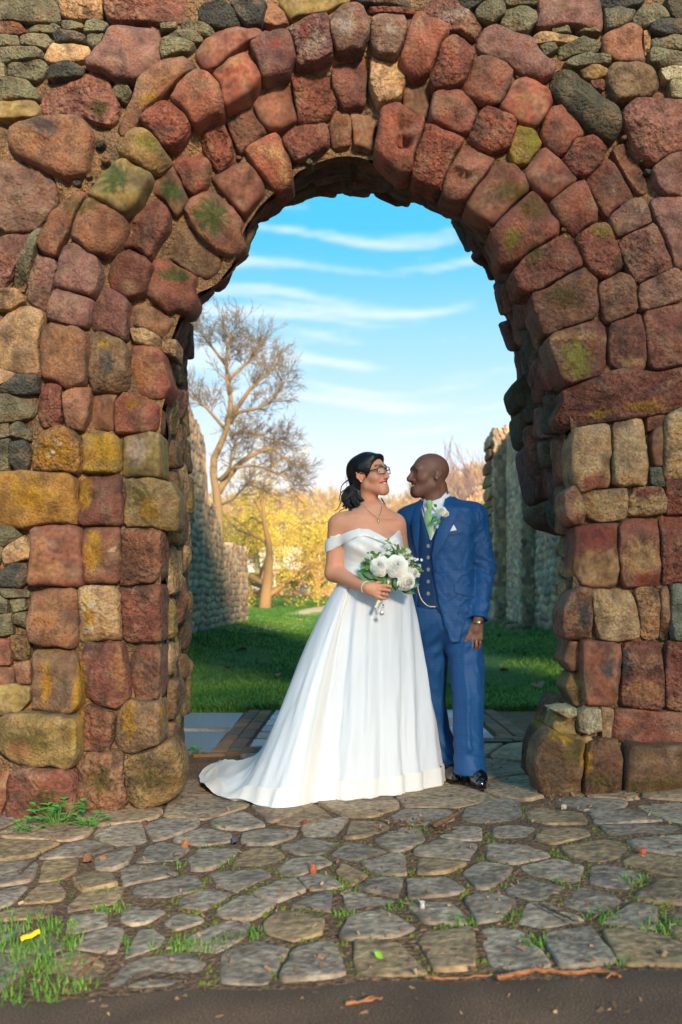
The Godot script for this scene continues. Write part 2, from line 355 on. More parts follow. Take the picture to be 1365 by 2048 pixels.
	[[1189,164,1205,160,1216,168,1205,177,1191,173], 1, "k", 1], [[1302,76,1368,74,1372,89,1331,97,1307,90], 1, "g", 2], [[1302,106,1340,102,1372,109,1370,124,1311,121], 1, "g", 2], [[1341,139,1374,137,1374,154,1346,154], 1, "w", 1], [[1346,167,1374,167,1374,189,1349,189], 1, "w", 1], [[1234,312,1250,303,1265,331,1288,369,1279,382,1257,350], 3, "m", 2],
	[[1345,5,1374,3,1374,30,1348,32], 1, "g", 2], [[1290,66,1300,66,1300,100,1292,100], 2, "t", 1], [[1300,210,1312,195,1330,196], 4, "k", 1], [[1200,190,1216,184,1222,205,1212,220], 3, "k", 1],
]
# stains and growths that lie on the stones: [centre x, y, half width, half height, colour]
var STAINS := [
	[422, 436, 34, 36, "moss"], [349, 552, 32, 16, "moss"], [232, 365, 26, 30, "moss"], [345, 385, 22, 24, "moss"], [300, 290, 24, 18, "lime"], [1058, 285, 20, 32, "lime"], [1152, 722, 30, 36, "lime"], [1150, 672, 66, 9, "buff"], [1256, 722, 34, 7, "buff"],
	[1060, 415, 34, 26, "olive"], [1025, 480, 20, 20, "lime"], [1020, 385, 40, 18, "olive"], [1205, 465, 24, 16, "lime"], [1130, 595, 34, 22, "olive"], [1240, 525, 20, 14, "olive"], [1290, 812, 34, 10, "gold"], [1200, 825, 22, 8, "gold"], [545, 310, 26, 14, "buff"], [570, 345, 10, 26, "buff"],
	[112, 905, 44, 30, "gold"], [208, 900, 30, 30, "gold"], [60, 990, 40, 34, "gold"], [172, 985, 14, 30, "gold"], [268, 810, 14, 9, "gold"], [290, 1000, 26, 34, "olive"], [190, 1100, 18, 40, "gold"], [85, 1110, 14, 36, "tan"], [90, 1140, 40, 22, "tan"], [100, 1230, 24, 40, "tan"], [180, 1230, 10, 40, "gold"], [95, 1360, 10, 48, "gold"],
	[160, 1400, 10, 90, "gold"], [260, 1440, 12, 40, "gold"], [60, 1480, 50, 26, "olive"], [205, 1560, 22, 30, "olive"], [300, 1560, 34, 16, "olive"], [120, 890, 7, 5, "white"], [105, 882, 5, 4, "white"], [108, 908, 9, 8, "white"], [188, 1212, 9, 7, "white"], [168, 1220, 6, 5, "white"], [180, 1258, 8, 5, "white"], [228, 1101, 5, 4, "white"],
	[95, 1600, 36, 28, "olive"], [1195, 1010, 60, 26, "buff"], [1290, 1005, 36, 16, "buff"], [1295, 983, 30, 10, "red"], [1190, 965, 40, 16, "red"], [1200, 1140, 50, 40, "buff"], [1190, 1070, 40, 26, "red"], [1280, 1120, 40, 36, "buff"], [1285, 1158, 36, 8, "red"], [1285, 1380, 40, 26, "tan"], [1150, 1500, 26, 30, "olive"], [1115, 1470, 20, 10, "gold"],
	[1140, 1475, 30, 6, "gold"], [1170, 1520, 10, 34, "gold"], [1315, 1570, 60, 16, "olive"], [1200, 1560, 40, 14, "olive"], [70, 260, 40, 20, "tan"], [75, 285, 14, 24, "tan"], [80, 248, 30, 10, "slate"], [95, 262, 26, 20, "slate"], [200, 220, 26, 20, "olive"], [165, 415, 40, 20, "olive"], [690, 50, 24, 26, "pale"], [625, 85, 28, 24, "pale"], [910, 35, 30, 16, "pale"],
	[780, 60, 12, 12, "pale"], [610, 70, 10, 18, "red"], [550, 95, 14, 10, "red"], [1060, 200, 30, 16, "tan"], [340, 170, 30, 10, "tan"], [300, 200, 20, 10, "gold"], [470, 130, 20, 14, "tan"], [1070, 510, 16, 26, "olive"], [1250, 1335, 16, 30, "slate"], [1215, 1340, 14, 18, "slate"], [1170, 1230, 14, 30, "slate"], [215, 730, 16, 20, "slate"], [210, 690, 14, 10, "gold"],
	[130, 700, 30, 40, "tan"], [290, 740, 26, 40, "tan"], [240, 1330, 10, 60, "tan"], [275, 900, 20, 30, "pale"], [300, 1020, 16, 22, "gold"], [330, 1420, 10, 40, "gold"], [40, 1500, 30, 20, "tan"], [350, 1450, 20, 40, "olive"],
]
# hollows worn into single stones: [x, y, half width, half height, depth in m]
var DENTS := [[806, 252, 20, 9, 0.07], [806, 290, 17, 11, 0.08], [915, 345, 12, 8, 0.04], [926, 356, 16, 9, 0.05], [1330, 140, 16, 14, 0.03], [395, 300, 22, 26, 0.05], [440, 285, 16, 20, 0.04], [270, 470, 16, 24, 0.04], [150, 1210, 8, 40, 0.03]]
const STAIN_RGB := {"moss": [52, 84, 22], "lime": [140, 138, 50], "olive": [94, 84, 34], "buff": [196, 158, 108], "gold": [190, 146, 34], "tan": [176, 128, 88], "white": [215, 208, 185], "red": [150, 70, 58], "slate": [70, 72, 74], "pale": [168, 152, 140]}
const STONE_RGB := {
	"r": [158, 98, 80], "R": [174, 104, 82], "p": [152, 112, 102], "q": [130, 92, 88], "m": [138, 88, 74], "t": [210, 174, 130], "y": [196, 148, 66], "Y": [176, 146, 58], "g": [138, 134, 106], "d": [84, 86, 80], "D": [92, 88, 66],
	"o": [158, 138, 84], "k": [152, 106, 80], "K": [136, 108, 80], "w": [206, 196, 160], "G": [126, 130, 116], "b": [112, 84, 58]}

# pillow-shaped stone: poly in (u, v), place(u, v, h) -> point
func stone_mesh(poly: PackedVector2Array, place: Callable, bulge: float, skirt: float, base: Color, stains: bool, sd: int, around := 30, rings := 9, rough := 1.0, round_ := 0.13, grow := 0.0) -> ArrayMesh:
	var mid := Vector2.ZERO
	for p in poly:
		mid += p
	mid /= poly.size()
	var area := 0.0
	var total := 0.0
	var m := poly.size()
	for k in m:
		area += poly[k].cross(poly[(k + 1) % m])
		total += poly[k].distance_to(poly[(k + 1) % m])
	var size := sqrt(absf(area) * 0.5)
	# rounded outline, evenly spaced
	var line := PackedVector2Array()
	for p in poly:
		line.append(p + (p - mid).normalized() * grow)
	for pass_ in 2:
		var nxt := PackedVector2Array()
		for k in line.size():
			var a := line[k]
			var b := line[(k + 1) % line.size()]
			var cut := round_ if pass_ == 0 else 0.2
			nxt.append(a.lerp(b, cut))
			nxt.append(a.lerp(b, 1.0 - cut))
		line = nxt
	var len_ := 0.0
	for k in line.size():
		len_ += line[k].distance_to(line[(k + 1) % line.size()])
	var rim := PackedVector2Array()
	var step := len_ / around
	var walked := 0.0
	var want := 0.0
	for k in line.size():
		var a := line[k]
		var b := line[(k + 1) % line.size()]
		var seg := a.distance_to(b)
		while want <= walked + seg and rim.size() < around:
			rim.append(a.lerp(b, (want - walked) / maxf(seg, 1e-6)))
			want += step
		walked += seg
	while rim.size() < around:
		rim.append(line[0])
	var g := Bag.new()
	var ss := [1.0, 1.0, 0.975, 0.92, 0.83, 0.68, 0.5, 0.3, 0.12]
	var hh := [-1.0, -0.25, 0.0, 0.0, 0.0, 0.0, 0.0, 0.0, 0.0]
	var off := sd * 7.13
	var lean := Vector2(sin(off * 1.7), cos(off * 2.3)) * 0.13 * rough
	var edge := minf(bulge, size * 0.3)
	var chip := clampf((rough - 0.5) * 1.6, 0.0, 0.8)
	var power := clampf(20.0 - 90.0 * bulge, 10.0, 18.0)
	for a in around:
		for b in rings:
			var s: float = ss[b]
			var q := mid.lerp(rim[a], s)
			var n1 := noise.get_noise_3d(q.x * 4.0 + off, q.y * 4.0, off * 0.3)
			var n2 := noise2.get_noise_3d(q.x * 4.0, q.y * 4.0 + off, off * 0.7)
			var h: float
			if b == 0:
				h = -skirt
			elif b == 1:
				h = -bulge * 0.9 - 0.02
			else:
				var e := 1.0 - pow(s, power)
				h = edge * (sqrt(maxf(e, 0.0)) - 0.5) + edge * 0.16 * (1.0 - s * s)
				h += size * 0.15 * n1 * (1.0 - 0.6 * s) * rough + 0.014 * n2 * rough + lean.dot(q - mid)
				# broken corners: flat faces split off the block
				for c in 3:
					var cd := Vector2.from_angle(off * (1.3 + c) + c * 2.1)
					var over := cd.dot(q - mid) - size * (0.22 + 0.2 * fposmod(off * (0.37 + c), 1.0))
					if over > 0.0: h -= over * chip * (0.15 + 0.4 * fposmod(off * (0.71 + c), 1.0))
			if stains and b > 1:
				var px := q.x * F / WALL + CX
				var py := CY - (q.y - 1.0) * F / WALL
				for dn in DENTS:
					var ex: float = (px - dn[0]) / dn[2]
					var ey: float = (py - dn[1]) / dn[3]
					h -= dn[4] * exp(-pow(ex * ex + ey * ey, 2.0))
			if b > 0:
				q += (rim[a] - mid).normalized() * n2 * size * 0.035 * s
			g.v.append(place.call(q.x, q.y, h))
			var tone := 1.0 + 0.3 * n1 + 0.35 * n2
			var blotch := clampf(1.8 * noise2.get_noise_2d(q.x * 2.6 + off * 0.1, q.y * 2.6) - 0.1, 0.0, 0.5)
			var col := Color(base.r * tone, base.g * tone * (1.0 + 0.1 * n2), base.b * tone * (1.0 + 0.06 * n1))
			col = col.lerp(Color(0.36, 0.25, 0.15) if n1 > 0.0 else Color(0.09, 0.07, 0.055), blotch)
			if stains:
				col = stained(q, col)
			g.c.append(col)
	g.grid(0, around, rings, true)
	var top := g.v.size()
	var nt := noise.get_noise_3d(mid.x * 4.0 + off, mid.y * 4.0, off * 0.3)
	g.v.append(place.call(mid.x, mid.y, edge * 0.66 + size * 0.15 * nt * rough))
	g.c.append(g.c[rings - 1])
	for a in around:
		g.i.append_array([a * rings + rings - 1, ((a + 1) % around) * rings + rings - 1, top])
	return commit(g, place.call(mid.x, mid.y, 1.0) - place.call(mid.x, mid.y, 0.0))

# q is in metres on the wall drawing
func stained(q: Vector2, col: Color) -> Color:
	var x := q.x * F / WALL + CX
	var y := CY - (q.y - 1.0) * F / WALL
	for s in STAINS:
		var dx: float = (x - s[0]) / s[2]
		var dy: float = (y - s[1]) / s[3]
		var d := dx * dx + dy * dy
		if d < 3.2:
			var k := clampf((1.25 - d) * 1.1 + 1.5 * noise2.get_noise_2d(x * 0.14, y * 0.14) + 0.6 * noise.get_noise_2d(x * 0.05, y * 0.05), 0.0, 0.86)
			col = col.lerp(stain_col[s[4]], k)
	return col
var stain_col := {}

func make_sky() -> PanoramaSkyMaterial:
	var w := 2048
	var h := 1024
	var im := Image.create(w, h, false, Image.FORMAT_RGBF)
	var n := FastNoiseLite.new()
	n.seed = 5
	n.frequency = 1.0
	n.fractal_octaves = 6
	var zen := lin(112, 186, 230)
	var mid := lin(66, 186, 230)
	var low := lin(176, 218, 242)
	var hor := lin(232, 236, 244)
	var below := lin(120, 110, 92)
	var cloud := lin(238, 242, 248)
	for y in h:
		var el := (0.5 - (y + 0.5) / h) * 180.0
		for x in w:
			var c: Color
			if el < 0.0: c = below
			else:
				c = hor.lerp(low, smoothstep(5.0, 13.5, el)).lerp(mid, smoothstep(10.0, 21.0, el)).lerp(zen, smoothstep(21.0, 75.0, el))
				var az := TAU * (x + 0.5) / w
				var dir := Vector3(cos(az), 0, sin(az)) * 3.2
				var e := el + 0.5 * sin(az * 9.0 + 1.3) + 0.25 * sin(az * 23.0)
				var band := n.get_noise_3d(dir.x * 0.5, e * 0.3, dir.z * 0.5)
				var wisp := n.get_noise_3d(dir.x * 1.1 + 7.0 + e * 0.05, e * 0.9, dir.z * 1.1)
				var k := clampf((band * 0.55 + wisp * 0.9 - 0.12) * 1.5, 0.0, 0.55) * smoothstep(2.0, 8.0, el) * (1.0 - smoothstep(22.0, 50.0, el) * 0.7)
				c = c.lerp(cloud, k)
			im.set_pixel(x, y, c)
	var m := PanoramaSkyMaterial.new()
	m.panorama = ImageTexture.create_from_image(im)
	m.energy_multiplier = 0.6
	return m

var FRONT_PTS := [[330,1720],[322,1500],[322,1300],[324,1050],[322,880],[331,760],[332,690],[355,620],[388,578],[432,545],[465,505],[490,435],[532,380],[580,340],[640,300],[700,288],[760,308],[800,345],[850,360],[900,398],[935,408],[962,435],[995,490],[1042,525],[1055,580],[1087,665],[1112,735],[1132,790],[1135,860],[1150,990],[1152,1060],[1140,1190],[1160,1290],[1165,1400],[1125,1450],[1100,1530],[1095,1720]]
var REAR_PTS := [[368,1650],[368,1500],[370,1350],[373,1200],[375,1000],[368,900],[368,800],[366,720],[373,650],[388,600],[408,565],[424,528],[442,492],[470,460],[497,438],[540,417],[598,394],[690,386],[762,390],[826,398],[868,416],[914,440],[932,472],[952,508],[974,520],[988,560],[1003,600],[1013,640],[1025,690],[1033,740],[1037,800],[1042,860],[1048,900],[1062,960],[1075,1030],[1085,1200],[1095,1650]]
var front_line := PackedVector2Array()
var rear_line := PackedVector2Array()
var arch_s := PackedFloat32Array()
const REAR := 6.42
const NS := 150

func resample(src: Array, d: float, n: int) -> PackedVector2Array:
	var pts := []
	for p in src:
		var w := at(p[0], p[1], d)
		pts.append(Vector3(w.x, w.y, 0))
	var fine := curve(pts, 600)
	var len_ := PackedFloat32Array([0.0])
	for k in range(1, 600):
		len_.append(len_[k - 1] + fine[k].distance_to(fine[k - 1]))
	var out := PackedVector2Array()
	var j := 0
	for k in n:
		var want := len_[599] * k / (n - 1)
		while j < 598 and len_[j + 1] < want:
			j += 1
		var q := fine[j].lerp(fine[j + 1], clampf((want - len_[j]) / maxf(len_[j + 1] - len_[j], 1e-6), 0, 1))
		out.append(Vector2(q.x, q.y))
	return out

# point of the passage lining: s 0..1 round the opening, t 0 (front) .. 1 (rear)
func lining(s: float, t: float) -> Vector3:
	var k := clampf(s, 0, 1) * (NS - 1)
	var j := mini(int(k), NS - 2)
	var a := front_line[j].lerp(front_line[j + 1], k - j)
	var b := rear_line[j].lerp(rear_line[j + 1], k - j)
	var q := a.lerp(b, t)
	if q.x > 0.6 and q.y < 1.5:
		q.x += 0.42 * smoothstep(0.3, 0.42, t) * smoothstep(1.42, 1.3, q.y)
	return Vector3(q.x, q.y, -lerpf(WALL + 0.1 + 0.15 * smoothstep(0.62, 0.5, s), REAR, t))

func lining_normal(s: float, t: float) -> Vector3:
	var n := (lining(s + 0.004, t) - lining(s - 0.004, t)).cross(lining(s, minf(t + 0.02, 1.0)) - lining(s, maxf(t - 0.02, 0.0))).normalized()
	return n if n.dot(Vector3(0.12, 1.6, 0) - Vector3(lining(s, t).x, lining(s, t).y, 0)) > 0 else -n

func build_archway() -> void:
	for k in STAIN_RGB:
		stain_col[k] = lin(STAIN_RGB[k][0], STAIN_RGB[k][1], STAIN_RGB[k][2])
	front_line = resample(FRONT_PTS, WALL + 0.1, NS)
	rear_line = resample(REAR_PTS, REAR, NS)
	var arch := thing("stone_archway", "tall ruined archway of weathered red and buff sandstone blocks in three rings", "archway", Vector3(0, 0, -WALL))
	var org := arch.position
	fit_stones()
	# centres of stones, for the depth of the mortar bed and for finding wide gaps
	var mids := PackedVector2Array()
	var recess := PackedFloat32Array()
	for st in STONES:
		var m := Vector2.ZERO
		var n: int = st[0].size() / 2
		for k in n:
			m += Vector2(st[0][2 * k], st[0][2 * k + 1])
		mids.append(m / n)
		if st[1] >= 5: st[1] *= 1.6
		recess.append(st[1] * 0.01)
	# mortar bed on both faces, the lining between them
	var g := Bag.new()
	var mortar_a := lin(198, 158, 112)
	var mortar_b := lin(168, 136, 104)
	var mortar_c := lin(122, 106, 84)
	var nr := 46
	for face in 2:
		var base := g.v.size()
		for a in NS:
			var s := float(a) / (NS - 1)
			var inner := Vector2(lining(s, float(face)).x, lining(s, float(face)).y)
			var o := Vector2.ZERO
			var w := s * 15.6
			if w < 5.2: o = Vector2(-3.7, -0.35 + w / 5.2 * 7.75)
			elif w < 10.4: o = Vector2(-3.7 + (w - 5.2) / 5.2 * 7.4, 7.4)
			else: o = Vector2(3.7, 7.4 - (w - 10.4) / 5.2 * 7.75)
			if s < 0.32: o.y = maxf(lerpf(-0.35, 7.4, s / 0.333), inner.y)
			for b in nr:
				var r := float(b) / (nr - 1)
				var q := inner.lerp(o, pow(r, 1.35))
				var d := WALL + 0.1
				if face == 0:
					var su := Vector2(CX + q.x * F / WALL, CY - (q.y - 1.0) * F / WALL)
					var ws := 0.0
					var wd := 0.0
					for k in mids.size():
						var dd := su.distance_squared_to(mids[k])
						if dd < 14000.0:
							var wt := 1.0 / (dd * dd + 2000.0)
							ws += wt
							wd += wt * recess[k]
					d = WALL + 0.048 + (wd / ws if ws > 0.0 else 0.0) + 0.022 * noise2.get_noise_2d(q.x * 12.0, q.y * 12.0) + 0.035 * noise.get_noise_2d(q.x * 6.0, q.y * 6.0 + 40.0)
				else:
					d = REAR - 0.01 + 0.02 * noise2.get_noise_2d(q.x * 9.0, q.y * 9.0)
				g.v.append(Vector3(q.x, q.y, -d) - org)
				var t := clampf(0.5 + 1.2 * noise.get_noise_2d(q.x * 3.0 + 9.0, q.y * 3.0), 0, 1)
				var col := mortar_a.lerp(mortar_b, t)
				g.c.append(col.lerp(mortar_c, clampf(1.6 * noise2.get_noise_2d(q.x * 5.0, q.y * 5.0 + 77.0), 0, 0.8)))
		if face == 0: g.grid(base, NS, nr, false)
		else:
			for a in NS - 1:
				for b in nr - 1:
					var p := base + a * nr + b
					g.i.append_array([p, p + nr + 1, p + nr, p, p + 1, p + nr + 1])
	# make the front face look forward
	var mesh := commit_two(g, nr)
	part("mortar_bed", mesh, mats.mortar, arch)
	g = Bag.new()
	for a in NS:
		for b in 15:
			var s := float(a) / (NS - 1)
			var t := float(b) / 14.0
			var p := lining(s, t)
			g.v.append(p + lining_normal(s, t) * 0.03 * noise.get_noise_3dv(p * 8.0) - org)
			g.c.append(mortar_b.lerp(mortar_c, clampf(0.5 + noise2.get_noise_3dv(p * 4.0), 0, 1)))
	g.grid(0, NS, 15, false)
	part("passage_core", commit_inward(g, Vector3(0.12, 1.6, -5.6) - org), mats.mortar, arch)
	g = Bag.new()
	add_box(g, Vector3(-3.72, 7.2, -REAR - 0.01) - org, Vector3(3.72, 7.42, -WALL + 0.02) - org, mortar_c)
	add_box(g, Vector3(-3.74, -0.3, -REAR - 0.01) - org, Vector3(-3.68, 7.3, -WALL + 0.02) - org, mortar_c)
	add_box(g, Vector3(3.68, -0.3, -REAR - 0.01) - org, Vector3(3.74, 7.3, -WALL + 0.02) - org, mortar_c)
	part("wall_cap", commit(g, Vector3.ZERO, false), mats.mortar, arch)
	# the surveyed stones
	var count := 0
	for st in STONES:
		count += 1
		var d: float = WALL + st[1] * 0.01
		var poly := PackedVector2Array()
		for k in st[0].size() / 2:
			poly.append(Vector2((st[0][2 * k] - CX) * WALL / F, 1.0 - (st[0][2 * k + 1] - CY) * WALL / F))
		var z := -d - org.z
		var sc := d / WALL
		var place := func(u: float, v: float, h: float) -> Vector3: return Vector3(u * sc, 1.0 + (v - 1.0) * sc, z + h)
		var rgb: Array = STONE_RGB[st[2]]
		var slate: bool = st[2] in ["g", "d", "G", "D", "w"]
		var vary := 1.0 + rng.randf_range(-0.12, 0.12)
		var base := lin(rgb[0], rgb[1], rgb[2]) * vary
		if not slate: base = base.lerp([lin(196, 160, 122), lin(146, 104, 96), lin(176, 112, 88), lin(150, 130, 100)][count * 7 % 4], rng.randf() * 0.3)
		var mesh2 := stone_mesh(poly, place, st[3] * 0.0068 + 0.007, 0.2, base, true, count, 34 if st[3] > 2 else 26, 9, 1.3 if slate else 1.0, 0.035 if slate else 0.06 if st[3] < 5 else 0.085, 0.004)
		var m: Material = mats.slate if slate else [mats.rough_sandstone, mats.rough_sandstone, mats.pitted_sandstone, mats.sandstone][count % 4] if st[2] in ["p", "t", "K", "m", "b"] else [mats.sandstone, mats.smooth_sandstone, mats.sandstone, mats.pitted_sandstone][count % 4]
		part("rubble_stone" if slate or poly.size() < 4 else "stone_block", mesh2, m, arch)
	# small rubble set into the wide joints
	var tries := 0
	var made := 0
	while tries < 2600 and made < 150:
		tries += 1
		var p := Vector2(rng.randf_range(-5, 1370), rng.randf_range(0, 1600))
		if p.x > 300 and p.x < 1160 and p.y > 300 + 0.0012 * (p.x - 720) * (p.x - 720) * 2.2: continue
		var near := 1e9
		var layer := 0.0
		for k in STONES.size():
			if mids[k].distance_squared_to(p) > 22000.0: continue
			var ol: Array = STONES[k][0]
			var n := ol.size() / 2
			var inside := PackedVector2Array()
			for e in n:
				var a := Vector2(ol[2 * e], ol[2 * e + 1])
				var b := Vector2(ol[2 * ((e + 1) % n)], ol[2 * ((e + 1) % n) + 1])
				inside.append(a)
				var dd := p.distance_to(Geometry2D.get_closest_point_to_segment(p, a, b))
				if dd < near:
					near = dd
					layer = recess[k]
			if Geometry2D.is_point_in_polygon(p, inside): near = -1.0
		for k in small.size():
			near = minf(near, small[k].distance_to(p) - small_r[k])
		if near < 5.0 or near > 60.0: continue
		var r := minf(near - 1.0, rng.randf_range(6, 14))
		small.append(p)
		small_r.append(r)
		made += 1
		var poly := PackedVector2Array()
		var a0 := rng.randf() * TAU
		for k in 6:
			var a := a0 + TAU * k / 6.0 + rng.randf_range(-0.3, 0.3)
			var q := p + Vector2(cos(a) * 1.25, sin(a) * 0.85) * r * rng.randf_range(0.8, 1.1)
			poly.append(Vector2((q.x - CX) * WALL / F, 1.0 - (q.y - CY) * WALL / F))
		var d := WALL + layer + 0.02
		var place := func(u: float, v: float, h: float) -> Vector3: return Vector3(u * d / WALL, 1.0 + (v - 1.0) * d / WALL, -d - org.z + h)
		var key: String = ["g", "t", "k", "o", "d", "w", "K"][rng.randi() % 7]
		var rgb: Array = STONE_RGB[key]
		part("rubble_stone", stone_mesh(poly, place, 0.015, 0.08, lin(rgb[0], rgb[1], rgb[2]), true, 500 + made, 12, 9, 1.4), mats.slate, arch)
	# lining stones of the passage, in four rows from front to rear
	var rows := [[0.06, 0.3], [0.31, 0.55], [0.56, 0.78], [0.79, 1.0]]
	for row in rows.size():
		var s := 0.062 + 0.008 * row
		var idx := 0
		while s < 0.945:
			var arc: bool = s > 0.27 and s < 0.72
			var w := rng.randf_range(0.021, 0.03) if arc else rng.randf_range(0.018, 0.034)
			idx += 1
			var mid_p := lining(s + w * 0.5, (rows[row][0] + rows[row][1]) * 0.5)
			var broken: bool = mid_p.x > 0.6 and mid_p.y < 1.34
			if broken and row > 0:
				s += w
				continue
			if broken: w *= 0.45
			var t0: float = rows[row][0] + rng.randf_range(-0.012, 0.012)
			var t1: float = rows[row][1] - 0.012 + rng.randf_range(-0.012, 0.012)
			if row == 3: t1 = 1.0 - rng.randf_range(0, 0.03)
			var poly := PackedVector2Array([Vector2(s, t0), Vector2(s + w * 0.5, t0), Vector2(s + w * 0.94, t0), Vector2(s + w * 0.94, (t0 + t1) * 0.5), Vector2(s + w * 0.94, t1), Vector2(s + w * 0.5, t1), Vector2(s, t1), Vector2(s, (t0 + t1) * 0.5)])
			for k in 8:
				poly[k] = Vector2(poly[k].x * 7.6, poly[k].y * 1.45)
			var jut := rng.randf_range(-0.02, 0.03)
			var place := func(u: float, v: float, h: float) -> Vector3: return lining(u / 7.6, v / 1.45) + lining_normal(clampf(u / 7.6, 0.01, 0.99), clampf(v / 1.45, 0.03, 0.97)) * (h + jut) - org
			var keys: Array = ["o", "K", "o", "t", "k", "K"] if s < 0.27 else (["t", "w", "o", "k"] if broken else ["q", "m", "p", "K", "D", "k"])
			var rgb: Array = STONE_RGB[keys[rng.randi() % keys.size()]]
			part("lining_stone", stone_mesh(poly, place, 0.05 if not broken else 0.09, 0.08, lin(rgb[0], rgb[1], rgb[2]), false, 900 + row * 60 + idx, 22, 9, 0.9), mats.rough_sandstone, arch)
			s += w
	# three larger stones of the rear order over the broken jamb
	for st in [[[1032,822,1100,818,1112,884,1060,892,1042,884], "D", 6.05], [[1046,890,1110,884,1134,960,1130,1000,1068,1004,1056,950], "q", 5.85], [[1066,1008,1138,1002,1142,1040,1120,1060,1088,1052,1066,1034], "K", 5.75], [[1020,770,1085,720,1118,790,1086,812,1034,816], "D", 5.95]]:
		var poly := PackedVector2Array()
		var d: float = st[2]
		for k in st[0].size() / 2:
			poly.append(Vector2((st[0][2 * k] - CX) * d / F, 1.0 - (st[0][2 * k + 1] - CY) * d / F))
		var place := func(u: float, v: float, h: float) -> Vector3: return Vector3(u, v, -d - org.z + h)
		var rgb: Array = STONE_RGB[st[1]]
		part("stone_block", stone_mesh(poly, place, 0.1, 0.3, lin(rgb[0], rgb[1], rgb[2]), false, 1300 + int(st[0][0]), 30, 9, 1.0), mats.rough_sandstone, arch)
	# plinth corner and broken footing, right
	for st in [[[1070,1500,1086,1462,1096,1452,1110,1470,1112,1575,1066,1575], "b", 5.1, 0.06], [[1086,1480,1106,1416,1116,1393,1131,1391,1140,1440,1140,1560,1082,1560], "k", 5.3, 0.06], [[1100,1476,1130,1450,1160,1470,1150,1490,1110,1492], "o", 4.95, 0.03]]:
		var poly := PackedVector2Array()
		var d: float = st[2]
		for k in st[0].size() / 2:
			poly.append(Vector2((st[0][2 * k] - CX) * d / F, 1.0 - (st[0][2 * k + 1] - CY) * d / F))
		var place := func(u: float, v: float, h: float) -> Vector3: return Vector3(u, v, -d - org.z + h)
		var rgb: Array = STONE_RGB[st[1]]
		part("stone_block", stone_mesh(poly, place, st[3], 0.35, lin(rgb[0], rgb[1], rgb[2]), true, 1500 + int(st[0][0]), 28), mats.rough_sandstone, arch)
	# the wall goes on beyond: coursed rubble, too far aside to be picked apart
	g = Bag.new()
	var y := -0.1
	while y < 7.2:
		var hgt := rng.randf_range(0.14, 0.26)
		var x := -3.6
		while x < 3.5:
			var w := rng.randf_range(0.2, 0.42)
			if y < 3.98 and x < -1.69 and x + w > -1.69: w = -1.69 - x + 0.005
			if y < 3.98 and x >= -1.7 and x < 1.7:
				x = 1.7
				w = rng.randf_range(0.2, 0.42)
			if w > 0.05:
				var poly := PackedVector2Array([Vector2(x, y), Vector2(x + w * 0.94, y + rng.randf_range(-0.02, 0.02)), Vector2(x + w * 0.94, y + hgt * 0.9), Vector2(x, y + hgt * 0.92)])
				var place := func(u: float, v: float, h: float) -> Vector3: return Vector3(u, v, -WALL - org.z + h)
				var keys := ["r", "p", "t", "k", "o", "m", "g"]
				var rgb: Array = STONE_RGB[keys[rng.randi() % 7]]
				var sm := stone_mesh(poly, place, 0.04, 0.12, lin(rgb[0], rgb[1], rgb[2]), false, int(x * 100 + y * 731), 12)
				append_mesh(g, sm)
			x += w
		y += hgt
	var rest := part("further_rubble", commit(g, Vector3(0, 0, 1)), mats.rough_sandstone, arch)
	rest.set_meta("kind", "stuff")

# widen the surveyed outlines until they nearly meet, as the blocks do in the wall
func fit_stones() -> void:
	var polys := []
	var boxes := []
	for st in STONES:
		var q := PackedVector2Array()
		for k in st[0].size() / 2:
			var a := Vector2(st[0][2 * k], st[0][2 * k + 1])
			q.append(a)
			# a middle point on long sides, so that they can follow their neighbours
			var n2: int = (2 * k + 2) % st[0].size()
			var b := Vector2(st[0][n2], st[0][n2 + 1])
			if a.distance_to(b) > 34.0: q.append((a + b) * 0.5)
		polys.append(q)
	var near := []
	for i in polys.size():
		var bx := Rect2(polys[i][0], Vector2.ZERO)
		for p in polys[i]: bx = bx.expand(p)
		boxes.append(bx.grow(16.0))
	for i in polys.size():
		var l := []
		for j in polys.size():
			if i != j and boxes[i].intersects(boxes[j]): l.append(j)
		near.append(l)
	var opening := PackedVector2Array()
	for p in FRONT_PTS: opening.append(Vector2(p[0], p[1]))
	for step in 11:
		for i in polys.size():
			var poly: PackedVector2Array = polys[i]
			var mid := Vector2.ZERO
			for p in poly: mid += p
			mid /= poly.size()
			for k in poly.size():
				var out := (poly[k] - mid).normalized()
				var p := poly[k] + out * 1.6
				var ahead := poly[k] + out * 4.6
				var free := not Geometry2D.is_point_in_polygon(p, opening) or Geometry2D.is_point_in_polygon(poly[k], opening)
				if free:
					for j: int in near[i]:
						if Geometry2D.is_point_in_polygon(ahead, polys[j]):
							free = false
							break
						var o: PackedVector2Array = polys[j]
						for e in o.size():
							if Geometry2D.get_closest_point_to_segment(p, o[e], o[(e + 1) % o.size()]).distance_squared_to(p) < 10.0:
								free = false
								break
						if not free: break
				if free: poly[k] = p
			polys[i] = poly
	for i in polys.size():
		var flat := []
		for p in polys[i]: flat.append_array([p.x, p.y])
		STONES[i][0] = flat

var small := PackedVector2Array()
var small_r := PackedFloat32Array()

func append_mesh(g: Bag, m: ArrayMesh) -> void:
	var arr := m.surface_get_arrays(0)
	var b := g.v.size()
	g.v.append_array(arr[Mesh.ARRAY_VERTEX])
	g.c.append_array(arr[Mesh.ARRAY_COLOR])
	for k in arr[Mesh.ARRAY_INDEX]:
		g.i.append(b + k)

